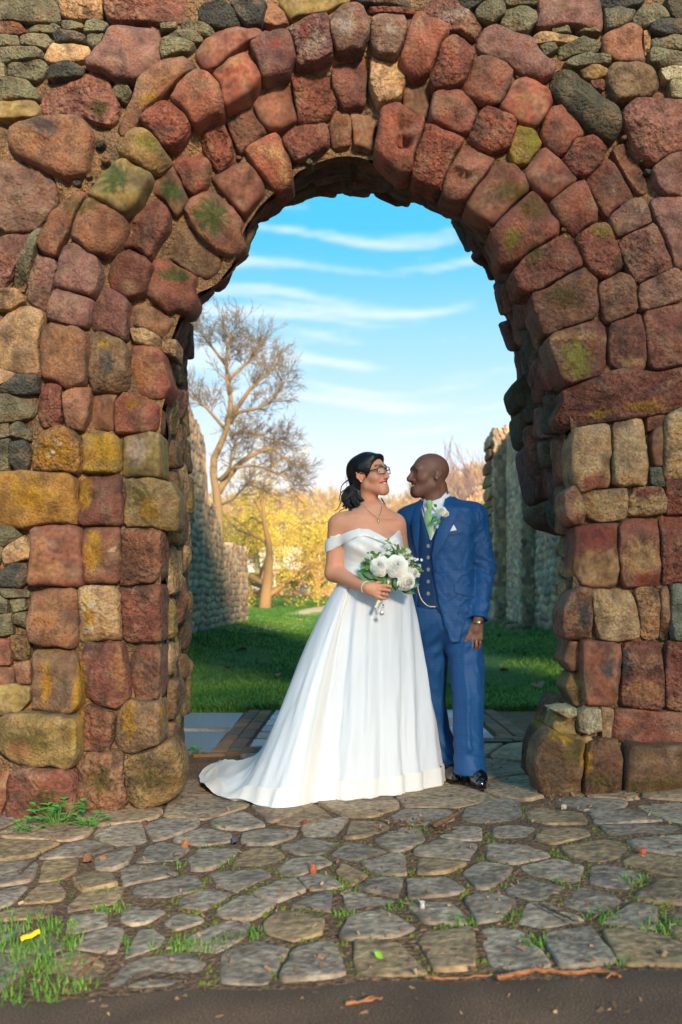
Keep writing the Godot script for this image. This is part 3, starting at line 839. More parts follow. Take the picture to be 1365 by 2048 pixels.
# front face of the bed looks to +z, rear face to -z
func commit_two(g: Bag, nr: int) -> ArrayMesh:
	var k := 0
	var half := NS * nr
	while k < g.i.size():
		var a := g.v[g.i[k]]
		var f := (g.v[g.i[k + 2]] - a).cross(g.v[g.i[k + 1]] - a)
		if (f.z < 0) == (g.i[k] < half):
			var t := g.i[k + 1]
			g.i[k + 1] = g.i[k + 2]
			g.i[k + 2] = t
		k += 3
	return commit(g, Vector3(0, 0, 1e-9))

func commit_inward(g: Bag, mid: Vector3) -> ArrayMesh:
	var k := 0
	while k < g.i.size():
		var a := g.v[g.i[k]]
		var f := (g.v[g.i[k + 2]] - a).cross(g.v[g.i[k + 1]] - a)
		if f.dot(Vector3(mid.x - a.x, mid.y - a.y, 0)) < 0:
			var t := g.i[k + 1]
			g.i[k + 1] = g.i[k + 2]
			g.i[k + 2] = t
		k += 3
	var m := commit(g, Vector3(0, -1e-12, 0))
	return m

# ---------- ground
func ground_y(x: float, d: float) -> float:
	var t := 0.045 * clampf(x, -2.5, 2.5) * (1.0 - smoothstep(6.0, 9.0, d))
	if d > 8.0:
		var side := absf(x - 0.03 * d + 0.15)
		t += (0.3 * smoothstep(1.2, 3.3, side) * smoothstep(8.0, 14.0, d)) * (1.0 - smoothstep(30.0, 45.0, d))
		t += 1.1 * smoothstep(34.0, 110.0, d)
	return t

func sheet(x0: float, x1: float, d0: float, d1: float, nx: int, nd: int, up: float, amp: float, freq: float, ca: Color, cb: Color, warp := 1.0) -> ArrayMesh:
	var g := Bag.new()
	for a in nx:
		for b in nd:
			var x := lerpf(x0, x1, float(a) / (nx - 1))
			var d := lerpf(d0, d1, pow(float(b) / (nd - 1), warp))
			g.v.append(Vector3(x, ground_y(x, d) + up + amp * noise2.get_noise_2d(x * freq, d * freq), -d))
			g.c.append(ca.lerp(cb, clampf(0.5 + 0.9 * noise.get_noise_2d(x * freq * 0.7, d * freq * 0.7 + 30.0), 0, 1)))
	g.grid(0, nx, nd, false)
	return commit(g, Vector3.UP)

var SEEDS := [[162,1675],[230,1700],[327,1695],[410,1662],[550,1668],[660,1662],[415,1702],[300,1727],[522,1710],[612,1690],[112,1715],[37,1722],[12,1762],[100,1762],[182,1742],[175,1782],[335,1762],[492,1750],[610,1730],[655,1762],[555,1772],[402,1792],[292,1805],[170,1820],[372,1827],[470,1807],[425,1860],[290,1862],[585,1845],[655,1800],[60,1800],[327,1920],[505,1907],[130,1905],[640,1920],[75,1865],[215,1860],[713,1665],[713,1705],[798,1687],[918,1675],[983,1645],[1108,1652],[1183,1632],[1248,1660],[1333,1650],[1273,1687],[1028,1675],[1123,1690],[890,1712],[1028,1720],[1190,1722],[1328,1720],[775,1737],[695,1755],[865,1740],[863,1780],[968,1765],[1110,1762],[1313,1755],[1243,1782],[1075,1795],[1328,1810],[758,1775],[715,1800],[878,1835],[758,1855],[990,1830],[1178,1825],[1093,1852],[1283,1865],[903,1895],[1018,1900],[1148,1900],[753,1915],[30,1830],[1360,1880],[250,1650],[60,1665],[480,1635],[860,1640],[340,1640],[600,1632],[1280,1905],[20,1905]]
# wide flat slabs under the arch
var SLABS := [[110,1645],[250,1615],[400,1610],[560,1625],[720,1615],[880,1610],[1060,1590],[1210,1605],[1340,1612],[980,1550],[820,1560],[640,1560],[470,1560],[400,1520],[1060,1530],[900,1515],[700,1515],[560,1515],[1180,1570]]

func cell(points: PackedVector2Array, k: int, box: Rect2, squash: float) -> PackedVector2Array:
	var poly := PackedVector2Array([box.position, Vector2(box.end.x, box.position.y), box.end, Vector2(box.position.x, box.end.y)])
	var p := points[k]
	for j in points.size():
		if j == k or absf(points[j].x - p.x) > 1.0 or absf(points[j].y - p.y) > 1.0: continue
		var q := points[j]
		var m := (p + q) * 0.5
		var n := (q - p) * Vector2(1.0, squash)
		var out := PackedVector2Array()
		for e in poly.size():
			var a := poly[e]
			var b := poly[(e + 1) % poly.size()]
			var da := (a - m).dot(n)
			var db := (b - m).dot(n)
			if da <= 0: out.append(a)
			if (da < 0) != (db < 0): out.append(a.lerp(b, da / (da - db)))
		poly = out
		if poly.size() < 3: break
	return poly

func build_ground() -> void:
	# bare earth under everything, out to the horizon
	var earth := mat("earth", Color.WHITE, 1.0)
	earth.vertex_color_use_as_albedo = true
	grain(earth, noise_tex(31, 0.05, [[0.0, Color(0.4, 0.36, 0.32)], [0.5, Color(0.75, 0.7, 0.66)], [1.0, Color(1, 1, 1)]], 512, 6), 1.7, null, 1.0, mats.rough_h, 2.0)
	structure("ground", sheet(-9.0, 9.0, -4.0, 8.6, 120, 150, -0.003, 0.008, 6.0, lin(164, 132, 100), lin(122, 98, 74)), earth)
	# worn tarmac at the near edge
	var tar := mat("tarmac", Color.WHITE, 0.92)
	tar.vertex_color_use_as_albedo = true
	grain(tar, noise_tex(41, 0.11, [[0.0, Color(0.35, 0.34, 0.33)], [0.55, Color(0.7, 0.68, 0.66)], [1.0, Color(1, 1, 1)]], 512, 5), 2.2, null, 1.0, mats.grit_h, 0.5)
	var g := Bag.new()
	for a in 90:
		for b in 50:
			var x := -6.0 + 12.0 * a / 89.0
			var edge := 2.62 + 0.07 * noise.get_noise_1d(x * 5.0) + 0.05 * noise2.get_noise_1d(x * 9.0)
			var d := lerpf(-3.0, edge, float(b) / 49.0)
			g.v.append(Vector3(x, ground_y(x, d) + 0.012 + 0.008 * noise2.get_noise_2d(x * 7.0, d * 7.0) - (0.03 if b == 49 else 0.0), -d))
			g.c.append(lin(158, 124, 96).lerp(lin(118, 92, 72), clampf(0.5 + 1.2 * noise2.get_noise_2d(x * 3.0, d * 3.0 + 8.0), 0, 1)))
	g.grid(0, 90, 50, false)
	structure("road", commit(g, Vector3.UP), tar)
	# cobbles and slabs
	var cob := mat("cobble", Color.WHITE, 0.86)
	cob.vertex_color_use_as_albedo = true
	grain(cob, noise_tex(51, 0.03, [[0.0, Color(0.5, 0.48, 0.46)], [0.4, Color(0.76, 0.74, 0.72)], [1.0, Color(1, 1, 1)]], 512, 6), 1.5, null, 1.0, mats.rough_h, 0.6)
	var pave := Node3D.new()
	pave.name = "cobbled_pavement"
	pave.set_meta("kind", "structure")
	add_child(pave)
	var pts := PackedVector2Array()
	var n_cob := SEEDS.size()
	for s in SEEDS:
		var d: float = F / (s[1] - CY)
		pts.append(Vector2((s[0] - CX) * d / F, d))
	# the same paving goes on past both sides
	var side_n := 0
	for x in [-2.9, -2.55, -2.2, -1.9, 1.95, 2.3, 2.65, 3.0]:
		for d in [2.85, 3.15, 3.5, 3.85, 4.2, 4.55]:
			var p := Vector2(x + rng.randf_range(-0.1, 0.1), d + rng.randf_range(-0.1, 0.1))
			var near := 9.0
			for q in pts: near = minf(near, q.distance_to(p))
			if near > 0.2:
				pts.append(p)
				side_n += 1
	var n_all := pts.size()
	for s in SLABS:
		var d: float = F / (s[1] - CY)
		pts.append(Vector2((s[0] - CX) * d / F, d))
	for k in pts.size():
		var slab := k >= n_all
		var poly := cell(pts, k, Rect2(-3.3, 2.58, 6.6, 4.0), 0.62)
		if poly.size() < 3: continue
		var mid := Vector2.ZERO
		for p in poly: mid += p
		mid /= poly.size()
		if mid.x < -1.75 and mid.y > 4.6 or mid.x > 1.75 and mid.y > 4.7: continue
		var gap := 0.008 if slab else rng.randf_range(0.012, 0.03)
		for e in poly.size():
			var to := mid - poly[e]
			poly[e] += to.normalized() * minf(gap, to.length() * 0.3) + Vector2(rng.randf_range(-0.02, 0.02), rng.randf_range(-0.02, 0.02)) * (0.5 if slab else 1.0)
		var tilt := Vector2(rng.randf_range(-0.025, 0.025), rng.randf_range(-0.03, 0.03)) * (0.15 if slab else 1.0)
		var lift := rng.randf_range(-0.005, 0.004)
		if slab: lift = 0.003 + rng.randf_range(0, 0.005)
		var place := func(u: float, v: float, h: float) -> Vector3: return Vector3(u, ground_y(u, v) + lift + h + tilt.x * (u - mid.x) + tilt.y * (v - mid.y), -v)
		var base := lin(190, 170, 148).lerp(lin(160, 146, 130), rng.randf()) * rng.randf_range(0.85, 1.1)
		if slab: base = lin(206, 172, 134).lerp(lin(184, 158, 128), rng.randf())
		elif rng.randf() < 0.25: base = lin(178, 150, 112)
		var m := stone_mesh(poly, place, 0.005 if slab else 0.009, 0.06, base, false, 2000 + k, 34, 9, 0.1 if slab else 0.16, 0.08)
		part("paving_slab" if slab else "cobble", m, cob, pave)
	# grass, moss and litter between the cobbles
	build_joint_growth(pts, n_all)

func leaf_blade(g: Bag, base: Vector3, lean: Vector3, h: float, w: float, col: Color) -> void:
	var side := lean.cross(Vector3.UP)
	side = (side if side.length() > 0.01 else Vector3.RIGHT).normalized() * w * 0.5
	var b := g.v.size()
	g.v.append_array([base - side, base + side, base + Vector3.UP * h * 0.6 + lean * h * 0.3 + side * 0.7, base + Vector3.UP * h * 0.6 + lean * h * 0.3 - side * 0.7, base + Vector3.UP * h + lean * h])
	for k in 5: g.c.append(col)
	g.i.append_array([b, b + 1, b + 2, b, b + 2, b + 3, b + 3, b + 2, b + 4])

func build_joint_growth(pts: PackedVector2Array, n_cob: int) -> void:
	var gm := mat("joint_grass", Color.WHITE, 0.8)
	gm.vertex_color_use_as_albedo = true
	gm.backlight_enabled = true
	gm.backlight = Color(0.3, 0.3, 0.3)
	var grass := Bag.new()
	var moss := Bag.new()
	var tries := 0
	while tries < 20000:
		tries += 1
		var p := Vector2(rng.randf_range(-2.0, 2.0), rng.randf_range(2.6, 4.5))
		var a := 9.0
		var b := 9.0
		for k in pts.size():
			var q := pts[k] - p
			var l := sqrt(q.x * q.x + q.y * q.y * 0.62)
			if l < a:
				b = a
				a = l
			elif l < b: b = l
		var edge := b - a
		if edge > 0.04: continue
		var patch := noise.get_noise_2d(p.x * 1.4 + 4.0, p.y * 1.4)
		var left := clampf((-p.x - 0.55) * 0.5, 0, 1) * clampf((3.7 - p.y) * 1.2, 0, 1)
		var y := ground_y(p.x, p.y)
		if noise2.get_noise_2d(p.x * 2.2, p.y * 2.2 + 20.0) > 0.03 and p.x > -0.6 and p.y < 4.1 and edge < 0.035:
			# a small cushion of moss
			var r := rng.randf_range(0.005, 0.012)
			var c := moss.v.size()
			var col := lin(122, 128, 26).lerp(lin(84, 96, 28), rng.randf())
			moss.v.append(Vector3(p.x, y - 0.004 + r * 1.1, -p.y))
			moss.c.append(col)
			for e in 6:
				var an := TAU * e / 6.0
				moss.v.append(Vector3(p.x + cos(an) * r * 1.3, y - 0.018, -p.y + sin(an) * r * 1.3))
				moss.c.append(col)
				moss.i.append_array([c, c + 1 + e, c + 1 + (e + 1) % 6])
		var dens := 0.2 * clampf(patch * 3.0 - 0.7, 0, 1) + 0.3 * left
		if rng.randf() < dens:
			var tall := 0.016 + 0.05 * left * rng.randf() + 0.01 * rng.randf()
			for e in 3:
				leaf_blade(grass, Vector3(p.x + rng.randf_range(-0.012, 0.012), y - 0.02, -p.y + rng.randf_range(-0.012, 0.012)), Vector3(rng.randf_range(-0.6, 0.6), 0, rng.randf_range(-0.6, 0.6)), tall + 0.018, 0.006, lin(62, 118, 34).lerp(lin(104, 138, 48), rng.randf()))
	# thicker turf tufts at the left edge
	for tuft in [[20, 1830, 0.16], [75, 1870, 0.13], [15, 1925, 0.17], [40, 1970, 0.12], [5, 1880, 0.14], [120, 1830, 0.06], [490, 1865, 0.06], [105, 1905, 0.1], [150, 1950, 0.06], [215, 1765, 0.05], [225, 1800, 0.06], [800, 1820, 0.05], [920, 1858, 0.05], [1075, 1905, 0.06], [1210, 1860, 0.06], [1350, 1890, 0.1], [1020, 1850, 0.04], [690, 1830, 0.03], [1270, 1790, 0.05], [410, 1885, 0.07], [350, 1880, 0.07]]:
		var d: float = F / (tuft[1] - CY)
		var cx: float = (tuft[0] - CX) * d / F
		for k in int(1000 * tuft[2]) + 12:
			var an := rng.randf() * TAU
			var r: float = tuft[2] * sqrt(rng.randf())
			var q := Vector3(cx + cos(an) * r, 0, -d + sin(an) * r * 0.8)
			q.y = ground_y(q.x, -q.z) - 0.02
			leaf_blade(grass, q, Vector3(rng.randf_range(-0.7, 0.7), 0, rng.randf_range(-0.7, 0.7)), rng.randf_range(0.025, 0.035 + 0.22 * tuft[2]), 0.006, lin(56, 112, 30).lerp(lin(110, 146, 50), rng.randf()))
	var o := part("joint_grass", commit(grass, Vector3.UP, false), gm)
	tag(o, "short green grass growing in the joints of the cobbles", "grass", "", "stuff")
	o = part("joint_moss", commit(moss, Vector3.UP), mats.plain)
	tag(o, "yellow green moss in the joints between the cobbles", "moss", "", "stuff")

# ---------- behind the arch
func axis_x(d: float) -> float:
	return 0.033 + 0.02625 * d

func build_paving() -> void:
	var brick_m := mat("path_brick", Color.WHITE, 0.9)
	brick_m.vertex_color_use_as_albedo = true
	grain(brick_m, mats.fine, 4.0, null, 1.0, mats.rough_h, 0.6)
	var path := Node3D.new()
	path.name = "path"
	path.set_meta("kind", "structure")
	add_child(path)
	var tones := [lin(140, 100, 76), lin(120, 92, 72), lin(150, 112, 80), lin(110, 96, 84)]
	var boxes := []
	for c in tones:
		var g := Bag.new()
		bevel_box(g, Vector3(0.1, 0.03, 0.048), 0.006, c)
		boxes.append(commit(g))
	var side_bricks := []
	for e in [[-1.0, 0.0], [-0.895, 0.05], [1.0, 0.0], [0.895, 0.05]]:
		var d := 6.66
		while d < 8.55:
			var b := part("brick", boxes[rng.randi() % 4], brick_m, path, Vector3(axis_x(d) + e[0] + 0.0, ground_y(axis_x(d) + e[0], d) - 0.012 + rng.randf_range(-0.003, 0.004), -d - e[1]))
			b.rotation.y = PI / 2 - 0.026
			d += 0.206
	for row in 2:
		var x := -1.05 + 0.1 * row
		while x < 1.05:
			var px := axis_x(6.5) + x
			part("brick", boxes[rng.randi() % 4], brick_m, path, Vector3(px, ground_y(px, 6.45) - 0.012 + rng.randf_range(-0.003, 0.004), -6.46 - 0.103 * row))
			x += 0.206
	# mosaic tiles in the middle
	var tile_m := mat("mosaic", Color.WHITE, 0.45)
	tile_m.vertex_color_use_as_albedo = true
	grain(tile_m, noise_tex(61, 0.06, [[0.0, Color(0.4, 0.33, 0.45)], [0.4, Color(0.62, 0.52, 0.62)], [0.5, Color(1.0, 0.97, 0.95)], [0.62, Color(0.98, 0.95, 0.95)], [0.7, Color(0.75, 0.6, 0.6)], [1.0, Color(0.9, 0.85, 0.9)]], 512, 4, false, 1.0, FastNoiseLite.TYPE_CELLULAR), 3.0)
	var hues := [lin(226, 214, 222), lin(205, 190, 214), lin(190, 130, 110), lin(214, 200, 190), lin(160, 140, 160), lin(230, 224, 220)]
	var tiles := []
	for c in hues:
		var g := Bag.new()
		bevel_box(g, Vector3(0.158, 0.02, 0.158), 0.006, c)
		tiles.append(commit(g))
	for a in 5:
		for b in 6:
			var d := 6.8 + 0.33 * b
			var x := axis_x(d) + (a - 2) * 0.33
			if d < 8.6: part("mosaic_tile", tiles[rng.randi() % 6], tile_m, path, Vector3(x, ground_y(x, d) - 0.006, -d))
	# grey slabs left and right of the mosaic
	var slab_m := mat("grey_slab", lin(128, 132, 140).linear_to_srgb(), 0.55)
	grain(slab_m, mats.fine, 1.3, null, 1.0, mats.rough_h, 0.3)
	var g2 := Bag.new()
	bevel_box(g2, Vector3(0.44, 0.02, 0.47), 0.006, Color.WHITE)
	var slab := commit(g2)
	for a in 3:
		for b in 2:
			var d := 7.0 + 0.96 * b
			var x := axis_x(d) - 1.5 - 0.9 * a
			part("paving_slab", slab, slab_m, path, Vector3(x, ground_y(x, d) + 0.004, -d))

func bevel_box(g: Bag, h: Vector3, r: float, col: Color) -> void:
	# box with chamfered upper edge
	var lv := [[-h.y, 0.0], [h.y - r, 0.0], [h.y, r]]
	for l in lv:
		for e in 4:
			var sx := -1.0 if e == 0 or e == 3 else 1.0
			var sz := -1.0 if e < 2 else 1.0
			g.v.append(Vector3(sx * (h.x - l[1]), l[0], sz * (h.z - l[1])))
			g.c.append(col)
	for l in 2:
		for e in 4:
			var p := l * 4 + e
			var q := l * 4 + (e + 1) % 4
			g.i.append_array([p, q, q + 4, p, q + 4, p + 4])
	g.i.append_array([8, 9, 10, 8, 10, 11])

var path_line := PackedVector3Array()
func build_footpath() -> void:
	var g := Bag.new()
	# pale gravel path curving over the far lawn
	var line := []
	for p in [[400, 1258], [470, 1252], [520, 1247], [565, 1240], [610, 1229], [660, 1222], [720, 1219], [820, 1218]]:
		var d: float = F / (p[1] - CY + 0.0001)
		d = minf(d, 62.0)
		# the lawn rises, so walk out to where the line of the path meets it
		for it in 12: d = F * (1.0 - ground_y((p[0] - CX) * d / F, d)) / (p[1] - CY)
		line.append(Vector3((p[0] - CX) * d / F, 0, -d))
	var cl := curve(line, 40)
	path_line = cl
	for k in 40:
		var t := (cl[mini(k + 1, 39)] - cl[maxi(k - 1, 0)]).normalized()
		var s := t.cross(Vector3.UP) * 0.9
		for e in [-1.0, -0.33, 0.33, 1.0]:
			var p: Vector3 = cl[k] + s * e
			g.v.append(Vector3(p.x, ground_y(p.x, -p.z) + 0.03, p.z))
			g.c.append(lin(204, 172, 132) * (1.0 + 0.2 * noise2.get_noise_2d(p.x, p.z)))
	g.grid(0, 40, 4, false)
	structure("footpath", commit(g, Vector3.UP), mats.plain)

func build_lawn() -> void:
	build_footpath()
	var lawn_m := mat("lawn", Color.WHITE, 1.0)
	lawn_m.vertex_color_use_as_albedo = true
	grain(lawn_m, noise_tex(71, 0.08, [[0.0, Color(0.45, 0.5, 0.4)], [1.0, Color(1, 1, 1)]], 512, 5), 0.9)
	structure("lawn", sheet(-120.0, 120.0, 8.62, 420.0, 140, 150, 0.0, 0.03, 0.9, lin(44, 96, 28), lin(80, 124, 40), 2.6), lawn_m)
	# blades of grass
	var blade := Bag.new()
	for k in 7:
		leaf_blade(blade, Vector3(rng.randf_range(-0.05, 0.05), -0.01, rng.randf_range(-0.05, 0.05)), Vector3(rng.randf_range(-0.7, 0.7), 0, rng.randf_range(-0.7, 0.7)), rng.randf_range(0.035, 0.06), 0.007, Color.WHITE * rng.randf_range(0.8, 1.1))
	var bm := mat("grass_blade", Color.WHITE, 0.7)
	bm.vertex_color_use_as_albedo = true
	bm.backlight_enabled = true
	bm.backlight = Color(0.35, 0.35, 0.35)
	var mm := MultiMesh.new()
	mm.transform_format = MultiMesh.TRANSFORM_3D
	mm.use_colors = true
	mm.mesh = commit(blade, Vector3.UP, false)
	var spots := []
	for k in 60000:
		var d := 8.64 + 24.0 * pow(rng.randf(), 1.8)
		var x := rng.randf_range(-1.0, 1.0) * 3.6 + axis_x(d)
		spots.append(Vector3(x, ground_y(x, d), -d))
	mm.instance_count = spots.size()
	for k in spots.size():
		var s: float = rng.randf_range(0.7, 1.5) * (1.0 + 0.02 * -spots[k].z)
		mm.set_instance_transform(k, Transform3D(Basis(Vector3.UP, rng.randf() * TAU).scaled(Vector3(s, s * rng.randf_range(0.6, 1.1), s)), spots[k]))
		var t := clampf(0.5 + noise.get_noise_2d(spots[k].x * 0.7, spots[k].z * 0.7) + rng.randf_range(-0.25, 0.25), 0, 1)
		mm.set_instance_color(k, lin(58, 112, 32).lerp(lin(110, 150, 44), t))
	# taller tufts over the far lawn, which catch the low sun
	var far := MultiMesh.new()
	far.transform_format = MultiMesh.TRANSFORM_3D
	far.use_colors = true
	far.mesh = mm.mesh
	far.instance_count = 42000
	for k in 42000:
		var d := 27.0 + 60.0 * pow(rng.randf(), 1.3)
		var x := axis_x(d) + rng.randf_range(-0.13, 0.1) * d
		var s := 2.2 + d * 0.03
		for q in path_line:
			if Vector2(q.x - x, q.z + d).length() < 1.15: s = 0.01
		far.set_instance_transform(k, Transform3D(Basis(Vector3.UP, rng.randf() * TAU).scaled(Vector3(s, s * 0.75, s)), Vector3(x, ground_y(x, d), -d)))
		far.set_instance_color(k, lin(58, 112, 32).lerp(lin(110, 150, 44), rng.randf()))
	var fo := MultiMeshInstance3D.new()
	fo.name = "meadow_grass"
	fo.multimesh = far
	fo.material_override = bm
	tag(fo, "bright sunlit grass of the park beyond the ruins", "grass", "", "stuff")
	add_child(fo)
	var o := MultiMeshInstance3D.new()
	o.name = "lawn_grass"
	o.multimesh = mm
	o.material_override = bm
	tag(o, "short dark green grass of the shaded lawn", "grass", "", "stuff")
	add_child(o)
	# fallen leaves on the lawn
	var lm := mat("dead_leaf", lin(140, 96, 66).linear_to_srgb(), 0.8)
	var lg := Bag.new()
	for k in 9:
		var t := k / 8.0
		var w := 0.05 * sin(PI * pow(t, 0.8)) + 0.002
		for e in [-1, 0, 1]:
			lg.v.append(Vector3(w * e, 0.02 * absf(e) + 0.015 * sin(t * 4.0), -0.08 + 0.16 * t))
			lg.c.append(Color.WHITE)
	lg.grid(0, 9, 3, false)
	var leaf := commit(lg, Vector3.UP)
	var li := 0
	for p in [[482, 1318, "below the left ruined wall", "largest"], [455, 1350, "", ""], [1008, 1357, "", ""], [1078, 1388, "", ""], [1000, 1300, "", ""], [560, 1360, "", ""]]:
		var d: float = F / (p[1] - CY)
		var x: float = (p[0] - CX) * d / F
		var lo := part("fallen_leaf", leaf, lm, null, Vector3(x, ground_y(x, d) + 0.05, -d))
		lo.rotation = Vector3(0.15, rng.randf() * TAU, 0.2)
		lo.scale = Vector3.ONE * (1.3 if li == 0 or li == 3 else 0.9)
		var words := ["large brown fallen leaf on the lawn left of the bride's skirt", "small brown fallen leaf on the lawn just above the grey slabs", "brown fallen leaf on the lawn right of the groom's knee", "large curled brown leaf on the lawn beside the right arch pier", "small brown leaf on the lawn right of the groom's hand", "small brown leaf on the lawn close to the skirt"]
		tag(lo, words[li], "leaf", "leaves fallen on the lawn")
		li += 1

# coursed rubble: (distance to the joint 0..1, how far the stone stands out, a number for its tone)
func course(u: float, y: float, per_m: float) -> Vector3:
	var yy := y * per_m * 1.25 + 0.5 * noise.get_noise_2d(u * 0.9, y * 0.3)
	var row := floorf(yy)
	var hash_r := fposmod(sin(row * 12.9898) * 43758.5453, 1.0)
	var uu := u * per_m * (0.42 + 0.4 * hash_r) + hash_r * 31.0 + 0.25 * noise2.get_noise_2d(u * 0.7, row)
	var col := floorf(uu)
	var h2 := fposmod(sin(row * 78.233 + col * 37.719) * 43758.5453, 1.0)
	var h3 := fposmod(sin(row * 11.13 + col * 91.7) * 23421.631, 1.0)
	var fx := uu - col
	var fy := yy - row
	return Vector3(minf(minf(fx, 1.0 - fx) * 1.7, minf(fy, 1.0 - fy)) * 2.0, h2, h3)

# a rubble wall whose line runs from (x0, d0) to (x1, d1); top(t) gives its height; looks to `face`
func ruin_wall(called: String, label: String, a: Vector2, b: Vector2, top: Callable, thick: float, face: float, cols: Array, nu: int, nv: int, relief := 0.07, cell_ := 5.0) -> Node3D:
	var o := thing(called, label, "ruined wall", Vector3((a.x + b.x) * 0.5, 0, -(a.y + b.y) * 0.5))
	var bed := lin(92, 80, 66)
	var dir := (b - a).normalized()
	var len_ := a.distance_to(b)
	var nrm := Vector3(dir.y * face, 0, dir.x * face)
	for side in 2:
		var g := Bag.new()
		for u in nu:
			for v in nv:
				var t := float(u) / (nu - 1)
				var p := a.lerp(b, t)
				var hgt: float = top.call(t)
				var y := -0.3 + (hgt + 0.3) * v / (nv - 1)
				var c3 := course(t * len_, y, cell_)
				var e := c3.x
				var lump := relief * (smoothstep(0.0, 0.3, e) - 0.7) * (0.6 + 0.8 * c3.y) + relief * 0.7 * noise.get_noise_2d(t * len_ * 1.3, y * 1.3) + relief * 0.4 * noise2.get_noise_2d(t * len_ * 4.0, y * 4.0)
				var at_ := Vector3(p.x, y, -p.y) - o.position
				at_ += nrm * lump if side == 0 else -nrm * (thick + lump)
				g.v.append(at_)
				var c: Color = cols[int(c3.z * cols.size()) % cols.size()]
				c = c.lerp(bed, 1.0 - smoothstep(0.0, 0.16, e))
				c = c.lerp(lin(176, 156, 128), clampf(noise.get_noise_2d(t * len_ * 0.8 + 9.0, y * 1.1) * 2.2 - 0.35, 0.0, 0.75))
				g.c.append(c * (1.0 + 0.35 * noise2.get_noise_2d(t * len_ * 2.0, y * 2.0)))
		g.grid(0, nu, nv, false)
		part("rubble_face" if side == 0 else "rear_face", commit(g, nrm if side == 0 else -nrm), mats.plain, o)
	# broken top and ends
	var g2 := Bag.new()
	for u in nu:
		var t := float(u) / (nu - 1)
		var p := a.lerp(b, t)
		for k in 5:
			var q := Vector3(p.x, top.call(t) + 0.05 * noise2.get_noise_2d(t * len_ * 3.0, k * 2.0), -p.y) - o.position - nrm * thick * k / 4.0
			g2.v.append(q)
			g2.c.append(cols[(u / 3 + k) % cols.size()])
	g2.grid(0, nu, 5, false)
	part("broken_top", commit(g2, Vector3.UP), mats.plain, o)
	for e in 2:
		g2 = Bag.new()
		var p := a if e == 0 else b
		for v in nv:
			for k in 6:
				var y: float = -0.3 + (top.call(float(e)) + 0.3) * v / (nv - 1)
				var c3 := course(k * 0.2 * thick + 50.0, y, cell_)
				var out := (-1.0 if e == 0 else 1.0) * relief * (c3.y * 2.0 - 0.4) * (0.0 if k == 0 or k == 5 else 1.0)
				g2.v.append(Vector3(p.x + dir.x * out, y, -p.y - dir.y * out) - o.position - nrm * thick * k / 5.0)
				g2.c.append(cols[int(c3.z * cols.size()) % cols.size()])
		g2.grid(0, nv, 6, false)
		part("broken_end", commit(g2, Vector3(dir.x, 0, -dir.y) * (-1.0 if e == 0 else 1.0)), mats.plain, o)
	return o

